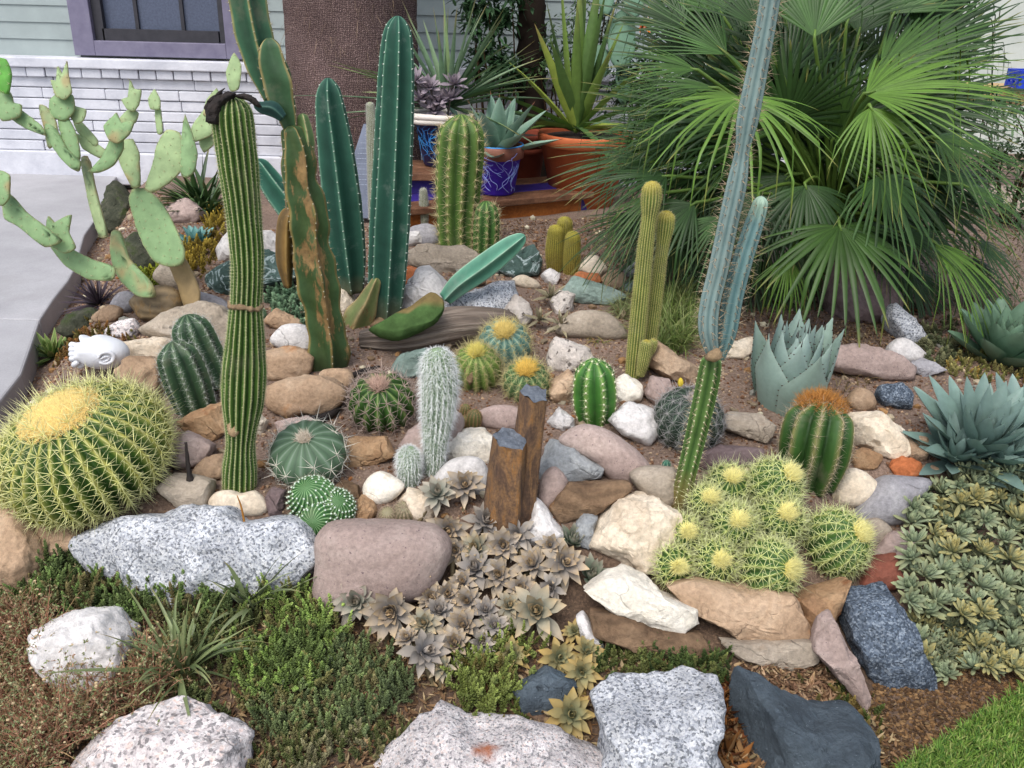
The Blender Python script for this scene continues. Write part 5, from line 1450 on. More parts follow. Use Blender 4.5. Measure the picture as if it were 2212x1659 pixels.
up_ = np.clip((S[:, 1] - .28) / .2, 0, 1)[:, None]
nz_ = np.array([noise.noise(Vector(q)*26) for q in V.tolist()])
C = hexc('#46603c') * (1-up_) + hexc('#77694c') * up_
C = C * (1 + .25*nz_[:, None])
part('boat_shaped_joint', V, F, vc_mat('matte_cactus_skin', .9, .1, .35, 26, .5, 90), t, C)
# ---- slim pale columns at the back
for pix, l in (([(806, 475, 9), (806, 380, 12), (803, 280, 11), (799, 220, 8)], 'thin pale grey felted column between the blue green columns'), ([(915, 490, 9), (916, 445, 10), (914, 406, 7)], 'short thin pale grey column left of the spiny ribbed column')):
    y_ = P(pix[0][0], 492)[1] - (.0 if pix[0][0] > 850 else .25)
    t = thing('column_cactus', l, 'cactus', pts_of(pix[:1], y_)[0][:3], 'slim pale columns')
    add_stem(t, pts_of(pix, y_), 18, .08, ('#7f8a78', '#98a08e', '#b4b8ac'), dict(nrad=10, L=.008, ncen=1, ang=75, w=.0004, cols=('#cfcdc2', '#dddbd2'), seed=3), spacing=.008, sub=False, n=60)
# ---- spiny ribbed column and its pup
y3 = P(992, 532)[1]
t = thing('column_cactus', 'stout green ribbed column with straw coloured spines and an orange tinged top', 'cactus', P(992, 532))
ss = dict(nrad=8, L=.036, ncen=2, ang=62, w=.0013, cols=('#b9a878', '#d8cca4'), seed=31)
add_stem(t, pts_of([(990, 545, 42), (988, 480, 45), (990, 400, 50), (995, 320, 52), (997, 275, 47), (996, 247, 36)], y3), 10, .24, ('#39552a', '#55743a', '#8a9c5c'), ss, False, None, .040, (.0042, '#d9d4a6'), n=80, sub=False, dome=1.1, phase=.2, seg=8)
t2 = thing('column_cactus', 'small green ribbed column with pale dots right of the stout spiny column', 'cactus', P(1048, 545))
add_stem(t2, pts_of([(1047, 556, 25), (1050, 505, 29), (1051, 465, 27), (1050, 434, 19)], y3 - .06), 9, .24, ('#2f5226', '#46703a', '#7c9a5c'), dict(ss, L=.03, seed=32), False, None, .030, (.0032, '#dcd8b0'), n=60, sub=False, phase=.1, seg=8)
# ---- round green cactus
y4 = P(1285, 905)[1]
t = thing('column_cactus', 'short egg shaped green cactus with pale dots left of the small cream rock', 'cactus', P(1285, 905))
add_stem(t, pts_of([(1285, 915, 34), (1285, 870, 48), (1284, 820, 47), (1283, 775, 30)], y4), 8, .22, ('#2c5a26', '#447a36', '#7ea35c'), dict(nrad=6, L=.020, ncen=1, ang=65, w=.0007, cols=('#d0cba6', '#e2dec2'), seed=33), False, None, .021, (.0034, '#dfe2c0'), n=60, sub=False, phase=.3, seg=10, dome=1.2)
# ---- orange topped barrel
y5 = P(1755, 1030)[1]
t = thing('barrel_cactus', 'dark green deeply ribbed barrel with an orange tuft of spines on top at right', 'cactus', P(1755, 1030))
pt5 = pts_of([(1752, 1048, 52), (1758, 990, 72), (1764, 940, 76), (1771, 895, 68, .02), (1777, 862, 50, .03)], y5)
o5, ar5 = add_stem(t, pt5, 9, .30, ('#223f1c', '#375a2a', '#86845c'), dict(nrad=7, L=.022, ncen=1, ang=66, w=.0008, cols=('#a89a80', '#c9bda4'), seed=35), False, None, .016, (.0022, '#c2b48c'), n=70, sub=False, phase=.15, seg=10, dome=.9, line=.92, twist=1.2)
rs = np.random.default_rng(5); k = 420
tp = np.array(pt5[-1][:3]); rt5 = pt5[-1][3]
a = rs.uniform(0, 6.28, k); q = np.sqrt(rs.uniform(0, 1, k)) * rt5 * .95
Pn = tp + np.column_stack([q*np.cos(a), q*np.sin(a), -q*q*9 + .004]); Nn = norm(np.column_stack([np.cos(a)*q*14, np.sin(a)*q*14, np.ones(k)*.8]))
V, F, C = spines((Pn, Nn, np.tile((1., 0, 0), (k, 1)), np.ones(k)), 2, .028, 1, 45, .0009, .5, ('#9a5f24', '#c98f48'), 6); part('crown', V, F, m_spine, t, C)
# ---- yellow finger cacti
t = thing('finger_cactus', 'three short mustard yellow fingers standing together before the bench', 'cactus', P(1218, 588))
for pix, dy in (([(1199, 586, 16), (1198, 545, 19), (1200, 510, 17), (1200, 486, 14)], 0), ([(1234, 594, 16), (1235, 560, 18), (1237, 520, 16), (1236, 500, 14)], -.03), ([(1221, 560, 16), (1220, 510, 17), (1220, 468, 15)], .05)):
    add_stem(t, pts_of(pix, P(1218, 586)[1] + dy), 24, .1, ('#6a6a2c', '#857f38', '#aaa04e'), dict(nrad=7, L=.007, ncen=1, ang=60, w=.0004, cols=('#b5a84e', '#cfc472'), seed=pix[0][0]), spacing=.0055, n=50, cork=('#75612f', .5), top=('#a8a03c', .8), wob=.01)
# ---- twin yellow green columns
y6 = P(1370, 812)[1]
t = thing('column_cactus', 'pair of slender yellow green columns with rounded heads and two small offsets', 'cactus', P(1372, 812))
cy = ('#4a6230', '#7d8c4a', '#c0b87c')
sy_ = dict(nrad=5, L=.006, ncen=1, ang=60, w=.0004, cols=('#c9bf7a', '#d8cf98'), seed=41)
for pix, dy in (([(1366, 820, 16), (1374, 740, 18), (1384, 640, 18), (1394, 540, 17), (1402, 475, 16), (1407, 430, 22), (1409, 391, 19)], 0), ([(1394, 800, 12), (1408, 710, 14), (1421, 610, 14), (1431, 535, 13), (1437, 488, 19), (1440, 455, 17)], .06), ([(1383, 812, 8), (1391, 775, 13), (1398, 734, 12)], -.04), ([(1396, 775, 6), (1408, 752, 9), (1414, 732, 8)], -.02)):
    add_stem(t, pts_of(pix, y6 + dy), 18, .14, cy, sy_, False, None, .008, None, n=80, seg=8, line=.85, top=('#a89a48', .93))
# ---- blue column cactus
y7 = P(1468, 1095)[1]
t = thing('column_cactus', 'very tall powder blue column cactus leaning right with long tan spines', 'cactus', P(1468, 1095))
sp7 = dict(nrad=2, L=.022, ncen=1, ang=35, w=.0008, cols=('#b09a7c', '#d0bfa0'), jit=.3, seed=51)
cbl = ('#617d84', '#879c9f', '#7c9094')
add_stem(t, pts_of([(1464, 1108, 20), (1478, 1045, 21), (1500, 955, 23), (1521, 865, 25), (1533, 805, 25), (1538, 770, 21)], y7), 7, .2, ('#335226', '#50703c', '#7d9464'), dict(sp7, L=.016), False, None, .016, (.0022, '#c7c9a6'), n=80, phase=.2, seg=8, cork=('#7d6a44', .32), dome=.4)
add_stem(t, pts_of([(1544, 782, 11), (1530, 715, 21), (1534, 655, 22), (1552, 580, 22), (1571, 490, 22), (1592, 395, 22), (1604, 322, 16), (1615, 258, 24), (1636, 150, 23), (1655, 50, 22), (1672, -60, 22), (1680, -140, 18)], y7 + .02), 7, .22, cbl, sp7, False, m_wax, .020, (.0016, '#3f4a4c'), n=130, phase=.1, seg=8)
add_stem(t, pts_of([(1554, 775, 11), (1570, 718, 21), (1584, 640, 22), (1606, 555, 22), (1626, 492, 21), (1640, 448, 18), (1645, 424, 15)], y7 + .05), 7, .22, ('#547a82', '#74949c', '#849f9f'), sp7, False, m_wax, .020, (.0016, '#3f4a4c'), n=90, phase=.3, seg=8, top=('#a4bfb0', .85))
V, F, C_, rho, S = blob([(1524, 775), (1535, 758), (1552, 752), (1560, 772), (1545, 782)], depth_of(Q(1541, 768, y7 - .05)), .012, .05, 3, .8, .6, (), (.12, 3), 5); part('callus', V, F, m_bark, t)
t = thing('finger_cactus', 'tiny blue green finger at the foot of the blue column cactus', 'cactus', P(1440, 1065))
add_stem(t, pts_of([(1441, 1066, 11), (1440, 1030, 14), (1440, 994, 8)], P(1440, 1065)[1]), 7, .2, ('#1f4d45', '#2f655b', '#6a9486'), dict(nrad=5, L=.006, ncen=1, ang=55, w=.0004, cols=('#a8a898', '#c2c0b0'), seed=3), spacing=.008, sub=False, n=40)
# ---- short dark green stems
t = thing('column_cactus', 'two short thick dark green stems with white star spines left of the striped column', 'cactus', P(420, 880))
ya = P(425, 882)[1]
for pix, dy in (([(428, 892, 42), (405, 825, 49), (384, 768, 45), (372, 738, 32)], 0), ([(470, 830, 44), (436, 765, 47), (414, 712, 43), (403, 680, 30)], .10)):
    add_stem(t, pts_of(pix, ya + dy), 9, .2, ('#22392a', '#35523c', '#6f8470'), dict(nrad=7, L=.02, ncen=1, ang=70, w=.0006, cols=('#b5b8b0', '#d2d4cc'), seed=pix[0][0]), False, None, .019, (.0022, '#c2cabd'), n=60, seg=8, phase=.2)
# ---- woolly columns
def woolly(label, pix, seed, k_len):
    y_ = P(pix[0][0], pix[0][1] - 4)[1]
    t = thing('woolly_cactus', label, 'cactus', P(pix[0][0], pix[0][1] - 4), 'white woolly cacti')
    pts = pts_of(pix, y_)
    o, ar = add_stem(t, pts, 20, .12, ('#5d7a62', '#7f9a82', '#b5c2b2'), None, spacing=.0085, sub=False, n=70)
    V, F, C = spines(ar, 5, .014, 0, 75, .00035, .3, ('#cdd2cf', '#e2e4e2'), seed); part('spines', V, F, m_spine, t, C, kind='stuff')
    # long hair: curved strands that hang
    rs = np.random.default_rng(seed); P_, N_, T_, H_ = ar
    mbw = MB()
    for rep in range(9):
        keep = rs.uniform(0, 1, len(P_)) < .35 + .65 * H_
        p, n_, t_ = P_[keep], N_[keep], T_[keep]; m_ = len(p)
        d = norm(n_ * rs.uniform(.5, 1.0, (m_, 1)) + rs.normal(0, .45, (m_, 3)) + np.array((0, 0, .15)))
        L = rs.uniform(.5, 1.1, m_) * k_len * (.55 + .45*H_[keep])
        V, F, C = blades(p - n_*.001, d, L, .0008, rs.uniform(.3, 1.0, m_), np.tile(hexc('#f4f6f5'), (m_, 1)) * rs.uniform(.9, 1.1, (m_, 1)), seed + rep, n=5, fold=.5)
        mbw.add(V, F, C)
    mbw.build('hair', m_wool, t, kind='stuff')
woolly('tall white woolly column narrow at its foot, left of the wounded globe', [(937, 1024, 21), (940, 960, 26), (946, 890, 35), (949, 830, 38), (946, 785, 34), (943, 752, 24)], 61, .022)
woolly('short white woolly column left of the tall woolly one', [(885, 1044, 23), (884, 1005, 26), (882, 965, 20)], 62, .018)
# ---------------------------------------------------------------- prickly pear
m_pad = vc_mat('prickly_pear_skin', .6, .25, .2, 20, .2, 110, tint=(.95, .95, .88))
yp_ = P(360, 690)[1]
pear = thing('prickly_pear', 'large pale green prickly pear with crested star shaped pads at the left', 'cactus', P(350, 690))
pads = [  # outline, distance offset, thickness factor, colour key
 ([(276,432),(285,408),(312,406),(345,430),(375,478),(402,540),(396,572),(362,577),(330,562),(300,510)], -.02, 1, 'g'),
 ([(286,408),(264,365),(248,322),(255,303),(288,300),(301,330),(304,402)], .05, 1, 'p'),
 ([(314,410),(330,360),(340,312),(360,279),(386,285),(400,320),(395,362),(370,392),(335,416)], .0, 1, 'p'),
 ([(393,300),(399,243),(416,290),(426,330),(421,368),(405,386),(391,380)], -.06, .9, 'g'),
 ([(358,560),(396,554),(420,592),(436,632),(430,662),(400,667),(384,622)], .0, 1.4, 'w'),
 ([(238,498),(262,500),(282,560),(331,610),(342,642),(300,642),(264,612),(243,580),(234,540)], -.05, 1, 'g'),
 ([(100,520),(118,508),(160,540),(205,562),(250,576),(244,606),(190,603),(138,572)], -.12, .9, 'g'),
 ([(88,500),(98,490),(104,462),(112,484),(128,474),(156,464),(150,500),(166,536),(140,548),(112,534)], -.16, .9, 'g'),
 ([(8,442),(24,418),(60,460),(112,500),(134,520),(95,534),(40,490),(12,474)], -.2, .9, 'g'),
 ([(-2,368),(24,380),(22,430),(2,446),(-24,404)], -.22, 1, 'g'),
 ([(170,338),(192,338),(206,400),(226,470),(240,512),(216,514),(194,450),(178,380)], -.04, 1.1, 's'),
 ([(168,370),(150,362),(128,338),(104,300),(100,268),(120,272),(146,322),(172,346)], -.06, 1, 'g'),
 ([(195,373),(219,345),(238,302),(245,268),(264,290),(266,320),(246,357),(216,374)], -.08, 1, 'g'),
 ([(221,272),(240,252),(252,243),(264,265),(294,262),(282,292),(256,310),(234,302)], -.09, .9, 'g'),
 ([(24,238),(44,236),(92,272),(104,296),(60,280),(24,258)], -.05, .9, 'g'),
 ([(-2,196),(22,198),(32,222),(50,228),(44,254),(4,262),(-14,230)], -.06, 1, 'g'),
 ([(-16,126),(14,128),(26,160),(19,204),(-6,192)], -.06, 1, 'd'),
 ([(106,170),(120,176),(123,138),(136,162),(146,128),(150,164),(158,202),(140,217),(119,207)], .0, .8, 'p'),
 ([(108,216),(130,200),(157,205),(161,240),(140,262),(109,252)], .0, .9, 'g'),
 ([(84,227),(101,230),(121,262),(126,302),(105,322),(94,272)], -.03, .9, 's'),
 ([(124,240),(146,250),(166,292),(173,342),(152,352),(134,302)], -.03, .9, 'g'),
 ([(143,236),(160,229),(188,238),(181,262),(162,268)], .02, .8, 'p'),
 ([(164,288),(200,304),(228,324),(216,342),(180,322)], .04, .9, 'p'),
 ([(150,240),(176,262),(214,304),(206,320),(166,284)], .06, .8, 'p'),
 ([(263,216),(277,210),(281,168),(290,192),(306,194),(300,226),(290,242),(274,236)], .04, .8, 'p'),
 ([(256,262),(278,236),(298,242),(292,264),(264,276)], .04, .9, 'p'),
 ([(320,214),(334,192),(346,214),(346,236),(325,236)], .05, .8, 'p'),
 ([(334,232),(348,236),(352,288),(339,288)], .05, .8, 'p'),
 ([(412,274),(440,238),(454,242),(462,290),(420,306)], .08, .9, 'p'),
 ([(440,250),(448,215),(468,190),(476,215),(468,250)], .10, .9, 'p'),
 ([(489,156),(505,113),(521,140),(516,192),(497,197)], .10, .7, 'p'),
 ([(428,300),(470,270),(476,300),(440,330)], .1, .9, 'p'),
]
pc_ = {'g': ('#7d9a70', '#9a976c'), 'p': ('#95ab80', '#b0aa80'), 'd': ('#58963f', '#7da35c'), 'w': ('#8f7a58', '#a08c70'), 's': ('#8fa078', '#b09a7c')}
for i, (pl, dy, tf, ck) in enumerate(pads):
    p = np.array(pl, float); c = p.mean(0)
    D_ = depth_of(Q(c[0], c[1], yp_ + dy)); s_ = min(np.ptp(p[:, 0]), np.ptp(p[:, 1]))
    tk = (.007 + .005 * min(1, s_/60)) * tf
    rs = np.random.default_rng(i)
    yaw = rs.uniform(-.5, .5); rt = norm(RIGHT * math.cos(yaw) + TOW * math.sin(yaw) * .0)
    V, F, C_, rho, S = blob(pl, D_, tk, tk, 4, .72, .12 if s_ < 62 and len(pl) > 6 else .5, (), (.03, 2), i)
    # the pad is turned a little about its own upright axis
    sl = math.tan(yaw * .5); V = V + TOW * (((V - C_) @ RIGHT) * sl)[:, None]
    a, b_ = hexc(pc_[ck][0]), hexc(pc_[ck][1])
    rim = np.clip((np.hypot(S[:, 0], S[:, 1]) - .88) / .12, 0, 1)[:, None] ** 1.5
    nz_ = np.array([noise.noise(Vector(q)*40) for q in V.tolist()])[:, None]
    C = a * (1-rim*.7) + b_ * rim*.7; C = C * (1 + .15*nz_)
    if ck in 'sw' or i % 4 == 1:
        sc_ = np.clip(np.array([noise.noise(Vector(q)*22 + Vector((i, 0, 0))) for q in V.tolist()]) * 3 - .3, 0, 1)[:, None]
        C = C * (1-sc_*.7) + hexc('#a58c68') * sc_*.7
    po = part('pad', V, F, m_pad, pear, C, loc=C_)
    fr_ = V[S[:, 2] > .25]; ks = []
    for q in fr_[rs.permutation(len(fr_))]:
        if all(np.sum((q-z)**2) > .021**2 for z in ks): ks.append(q)
    if ks and ck != 'w':
        ar_ = (np.array(ks) + TOW*.0004, np.tile(TOW, (len(ks), 1)), np.tile(UP, (len(ks), 1)), np.ones(len(ks)))
        a1, b1, c1 = dots(ar_, .0016, '#8a9468'); mbp = MB(); mbp.add(a1, b1, c1)
        a1, b1, c1 = spines(ar_, 3, .011, 1, 55, .0004, .4, ('#b5a888', '#d2c8a8'), i); mbp.add(a1, b1, c1)
        mbp.build('areoles', m_felt, po, kind='stuff')
V, F, C_, rho, S = blob([(283,655),(300,632),(350,614),(392,630),(398,662),(372,698),(308,692)], depth_of(Q(340, 660, yp_ + .0)), .06, .08, 4, .8, .6, (), (.05, 2), 2)
st = np.array([math.sin(q[2]*220 + 3*noise.noise(Vector(q)*20)) for q in V.tolist()])[:, None]
part('woody_base', V, F, m_corky, pear, hexc('#7a6a58') * (1 + .4*st))

# ---------------------------------------------------------------- leaf helpers
m_succ = vc_mat('succulent_leaf', .5, .3, .14, 40, .08, 160, sss=.05, tint=(.95, .94, .90))
m_star = vc_mat('star_succulent_leaf', .55, .25, .14, 40, .08, 160, tint=(.95, .95, .95))
m_leaf = vc_mat('tough_leaf', .45, .4, .2, 30, .1, 120, trans=.12)
m_herb = vc_mat('small_leaf', .6, .25, .25, 50, 0, trans=.22, tint=(1.08, 1.08, .86))
def grad(base, tip, p=2.0, var=.1, edge=None, old=None):
    b_, t_ = hexc(base), hexc(tip)
    e_ = hexc(edge) if edge else None; o_ = hexc(old) if old else None
    def f(t, e, age, rs):
        k = (t ** p)[:, None]
        c = b_ * (1-k) + t_ * k
        if e_ is not None:
            q = np.clip((e - .75) / .25, 0, 1)[:, None] * .8; c = c * (1-q) + e_ * q
        if o_ is not None:
            q = age ** 2 * .6; c = c * (1-q) + o_ * q
        return c * rs.uniform(1-var, 1+var)
    return f
obov = lambda t: np.clip(np.sin(np.pi * np.clip(t, 0, 1) ** 1.5) ** .75, 0, 1) * .9 + .25 * (1-t) * (t < .98) * np.minimum(1, t*4 + .6)
lanc = lambda t: np.clip((.55 + 1.1*t) * (t < .45) + (1.045 * ((1 - t)/.55) ** .8) * (t >= .45), 0, 1.05)
strapp = lambda t: np.clip(.7 + .6*t, 0, 1) * np.clip((1-t)*3.0, 0, 1) ** .7
agac = lambda t: np.clip(np.where(t < .5, .72 + .56*t, np.maximum(0, (1-t)/.5) ** 1.25), 0, 1)
agav = lambda t: np.clip(np.where(t < .15, .62 + .9*t, np.where(t < .55, .755 + (t-.15)*.6, np.maximum(0, (1-t)/.45) ** .75 * .995)), 0, 1)
ptd = lambda t: np.clip(np.where(t < .58, .42 + 1.0*t, np.maximum(0, (1-t)/.42) ** .85), 0, 1)
LF_star = leaf(1, .38, ptd, .16, .16, .45, 9, 4)
fing = lambda t: np.clip(np.sin(np.pi*np.clip(t, 0, 1)**1.25)**.6*.95 + .3*(1-t)*(t > 0), 0, 1)
LF_slim = leaf(1, .24, fing, .55, .16, .05, 8, 4)
LF_agave = leaf(1, .46, agav, .05, .16, .5, 14, 6)
LF_blue = leaf(1, .50, agac, .05, .10, .45, 16, 6)
LF_agav2 = leaf(1, .30, agav, .06, .10, .35, 12, 4)
LF_pot = leaf(1, .30, agav, .05, .08, .45, 12, 4)
LF_strap = leaf(1, .085, strapp, .08, .0, .6, 16, 2)
LF_needle = leaf(1, .09, lanc, .12, .15, .4, 8, 2)
LF_alo = leaf(1, .22, lanc, .14, .25, .4, 8, 4)

# ---------------------------------------------------------------- pinkish star succulents (ghost plant)
stars = [(945,1069,40),(1003,1050,40),(966,1147,44),(1048,1127,44),(1028,1184,40),(1087,1180,44),(1118,1156,40),(815,1244,38),(902,1237,50),(1028,1230,48),(1076,1244,40),(1152,1222,42),
         (772,1300,48),(845,1322,58),(966,1286,36),(947,1322,38),(916,1347,36),(1003,1352,42),(916,1408,52),(983,1392,42),(1158,1322,60),(1068,1353,32),(1218,1217,48),(1125,1272,36),(860,1272,34),(1010,1300,36),(930,1290,32),(1040,1390,30),(1100,1310,32),(985,1190,32),(1190,1270,32),(880,1380,30),(955,1440,30),(1050,1320,34),(1000,1260,32),(1190,1180,30)]
gp_ = thing('star_succulent', 'sprawling pinkish grey star shaped succulent rosettes with tan tips in the front centre', 'succulent', P(1000, 1330))
rs = np.random.default_rng(77)
def lifted(u, v, lift):                            # a point above the ground seen at (u, v)
    t = ground_t(u, min(v + lift, 1700)); return CAM + ray(u, v) * t
for i, (u, v, r) in enumerate(stars):
    c = lifted(u, v, 70 if u < 920 else 50); L = r * px(c) * 1.22
    ax = norm(np.array((0, 0, .55)) + TOW * .75 + rs.normal(0, .16, 3))
    mb = rosette(c, ax, int(rs.integers(28, 36)), L, LF_star, 86, 8, grad('#84858a' if i % 4 else '#7e8a80', '#c6a878' if i % 3 else '#b0a08c', 1.9, .16, old='#a0988a'), i, .55, .14, .06, .25)
    mb.build('rosette', m_star, gp_, loc=c)
mb = MB()
for i, (u, v, r) in enumerate(stars):
    c = lifted(u, v, 70 if u < 920 else 50); g = P(u + rs.normal(0, 25), min(v + 75, 1500))
    ax = norm(np.array((0, 0, .6)) + TOW*.7)
    v_, f, cc_ = tube([g - np.array((0, 0, .02)), (g + c)/2 + rs.normal(0, .01, 3), c - ax*.012, c], [.006, .006, .005, .004], 7, 14, hexc('#6f6455')); part('stem', v_, f, m_herb, gp_, cc_, loc=g)
# bluish and orange tipped rosettes around it
gp2 = thing('star_succulent', 'green grey succulent rosettes with orange yellow tips below the star succulent', 'succulent', P(1230, 1450))
mb = MB()
for i, (u, v, r) in enumerate([(1207,1421,44),(1256,1452,42),(1266,1407,36),(1232,1545,56),(1104,1415,42),(1241,1364,28)]):
    c = lifted(u, v, 30); L = r * px(c) * 1.1
    ax = norm(np.array((0, 0, .6)) + TOW * .8 + rs.normal(0, .15, 3))
    rosette(c, ax, 32, L, LF_star, 84, 0, grad('#74836c', '#a8935c', 2.6, .1, old='#b8924a'), 200+i, .4, .12, .05, .2).build('rosette', m_star, gp2, loc=c)
    g = P(u + rs.normal(0, 20), min(v + 50, 1600)); v_, f, cc_ = tube([g, (g+c)/2, c], [.005, .005, .004], 6, 10, hexc('#8a7448')); part('stem', v_, f, m_herb, gp2, cc_, loc=g)
gp3 = thing('star_succulent', 'blue green cone shaped succulent rosettes left of the bright cream slab', 'succulent', P(1260, 1250))
for i, (u, v, r) in enumerate([(1280,1240,44),(1240,1164,42)]):
    c = lifted(u, v, 25); ax = norm(np.array((0, 0, .8)) + TOW*.5 + RIGHT*.15)
    rosette(c - ax*r*px(c)*.4, ax, 30, r*px(c)*1.2, LF_star, 86, 38, grad('#6f8270', '#a0978a', 2.5, .08), 230+i, .5, .1, .05).build('rosette', m_succ, gp3, loc=c)

# ---------------------------------------------------------------- stonecrop mat on the right
sc_ = thing('stonecrop', 'spreading yellow green stonecrop of small plump rosettes at the right edge', 'succulent', P(2080, 1250))
spoly = [(1962,1105),(2005,1042),(2100,1018),(2215,1000),(2290,1000),(2290,1430),(2150,1452),(2040,1448),(1990,1425),(1968,1310),(1955,1200)]
cand = poly_inside(spoly, 1600, np.random.default_rng(5)); keep = []
for q in cand:
    if all((q[0]-k[0])**2 + (q[1]-k[1])**2 > 29**2 for k in keep): keep.append(q)
keep.sort(key=lambda q: (q[0] > 2230, -q[1]))
rs = np.random.default_rng(9)
under = MB()
for i, (u, v) in enumerate(keep):
    lift = rs.uniform(30, 105) if v < 1330 else rs.uniform(15, 35)
    c = lifted(u, v, lift); r = rs.uniform(29, 40); L = r * px(c)
    c = c + np.array((0, 0, .012*math.sin(u*.03)))
    ax = norm(np.array((0, 0, .8)) + TOW * .55 + rs.normal(0, .28, 3))
    yel = rs.uniform(0, 1) < .3
    mb = rosette(c, ax, int(rs.integers(28, 36)), L*1.1, LF_slim, 88, 14, grad('#7d8e7a' if not yel else '#899274', '#b0a060' if yel else '#93a07c', 2.2, .15, old='#868050'), 300+i, .6, .2, .08, .2)
    if i < 100: mb.build('rosette', m_star, sc_, loc=c)
    else:
        a, b_, c2 = mb.arrays(); under.add(a, b_, c2)
for q in poly_inside(spoly, 260, rs):
    c = lifted(q[0], q[1], 30); L = 26 * px(c)
    a, b_, c2 = rosette(c, norm(np.array((0, 0, 1)) + rs.normal(0, .4, 3)), 12, L, LF_slim, 70, 0, grad('#566250', '#6f7050', 2, .2), int(rs.integers(9999)), .5, .2, .08).arrays(); under.add(a, b_, c2)
o = under.build('undergrowth', m_succ, sc_); o['kind'] = 'stuff'
mb = MB()
for u, v, u2, v2 in ((1990, 1380, 1978, 1300), (2020, 1430, 2040, 1340), (2100, 1420, 2190, 1330), (2120, 1440, 2090, 1360), (2060, 1450, 2030, 1390)):
    v_, f, cc_ = tube([P(u, v) + np.array((0, 0, .004)), lifted((u+u2)/2, (v+v2)/2, 15), lifted(u2, v2, 35)], [.003, .003, .0025], 6, 12, hexc('#8a7a66')); part('bare_stem', v_, f, m_herb, sc_, cc_)

# ---------------------------------------------------------------- agaves
m_thorn = vc_mat('agave_thorn', .5, .3, .1, 30, 0)
def agave(label, base, axis, n, L, LF, el0, el1, cfun, seed, s0=.7, pull=.10, teeth=0, sag=0.0, W=.4, cat='agave', root=None, thorn=.05, tcol='#2f2322'):
    t = root or thing('agave', label, cat, base)
    rs = np.random.default_rng(seed); B = basis(axis); V0, F0, t0, e0 = LF; mb, th = MB(), MB(); ga = 2.39996
    ph = rs.uniform(0, 6)
    for i in range(n):
        f = i / (n-1); a = ph + i*ga + rs.normal(0, .08)
        el = rad(el0 + (el1-el0) * f ** .9) + rs.normal(0, .05); s = L * (s0 + (1-s0)*math.sin(min(1, f*1.3)*1.57)) * rs.uniform(.92, 1.08)
        d = np.array((math.cos(a)*math.cos(el), math.sin(a)*math.cos(el), math.sin(el))); side = np.array((-math.sin(a), math.cos(a), 0)); up = np.cross(d, side)
        Mx = np.stack([d, side, up], 1); off = np.array((math.cos(a), math.sin(a), 0)) * pull*L*(.25+f) - np.array((0, 0, pull*L*f*.6))
        V = (V0*s @ Mx.T + off) @ B.T + base
        if sag: V[:, 2] -= sag*s*f*t0**2
        mb.add(V, F0, cfun(t0, e0, f, rs))
        tip = V[t0 > .99].mean(0); td = norm(tip - V[np.abs(t0 - t0[t0 < .99].max()) < 1e-6].mean(0)); u_ = norm(np.cross(td, (.3, .2, 1))); w_ = np.cross(td, u_)
        r_ = thorn*.10*s
        th.add(np.array([tip + (u_*math.cos(q) + w_*math.sin(q))*r_ - td*r_*2 for q in (0, 2.09, 4.19)] + [tip + td*thorn*s]), np.array([(0,1,3),(1,2,3),(2,0,3)]), hexc(tcol))
        if teeth:
            ed = (e0 > .99) & (t0 > .25) & (t0 < .92)
            pv = V[ed][:len(V[ed])//2]; sd = np.sign(V0[ed][:len(pv), 1])[:, None] * (Mx @ np.array((0, 1., 0)) @ B.T)
            for p_, s_ in zip(pv, sd):
                dd = norm(s_ + td*.4); q_ = teeth*s
                th.add(np.array([p_ - td*q_*.5 - dd*q_*.2, p_ + td*q_*.5 - dd*q_*.2, p_ + (B @ up)*q_*.2, p_ + dd*q_]), np.array([(0,1,3),(1,2,3),(2,0,3)]), hexc('#4a3a34'))
    a_, b2_, c2_ = th.arrays(); mb.add(a_, b2_, c2_)
    mb.build('leaves', m_succ, t)
    return t
b_ = P(1697, 868); k_ = px(b_)
agave('blue grey agave with broad upright leaves and dark thorns behind the orange topped barrel', b_ + np.array((0, 0, -.01)), norm(np.array((.02, 0, 1)) + TOW*.12), 22, 205*k_, LF_blue, 90, 69, grad('#8aa49f', '#a3b8b3', 3, .09, edge='#a8beb8', old='#8aa092'), 12, .86, .24, .022, thorn=.09)
b_ = P(2110, 985); k_ = px(b_)
ag = agave('blue green agave with many slender crowded leaves at the right edge', b_ + np.array((0, 0, .02)), norm(np.array((.05, 0, 1)) + TOW*.3), 46, 172*k_, LF_agav2, 86, 10, grad('#5c746f', '#7c938e', 2.5, .14, old='#7f9c92'), 5, .55, .12, thorn=.03)
for u, v, r, s in ((2205, 960, 150, 6), (2060, 1000, 110, 7), (2160, 1010, 110, 9)):
    b_ = P(u, v); agave(None, b_ + np.array((0, 0, .015)), norm(np.array((.05, 0, 1)) + TOW*.35), 30, r*px(b_), LF_agav2, 86, 8, grad('#5c746f', '#7c938e', 2.5, .14), s, .55, .12, root=ag, thorn=.03)
b_ = P(2165, 775); k_ = px(b_)
agave('grey green agave in the shade of the fan palm at the far right', b_, norm(np.array((0, 0, 1)) + TOW*.2), 30, 140*k_, LF_agave, 84, 22, grad('#52705a', '#728e78', 2.5, .16), 8, .6, .12, thorn=.06)
b_ = P(425, 528); k_ = px(b_)
agave('small blue green agave among yellow sedum left of the striped column', b_, (0, 0, 1), 22, 48*k_, LF_agave, 80, 15, grad('#4f7f80', '#74a09c', 2, .1), 14, .5, .1)
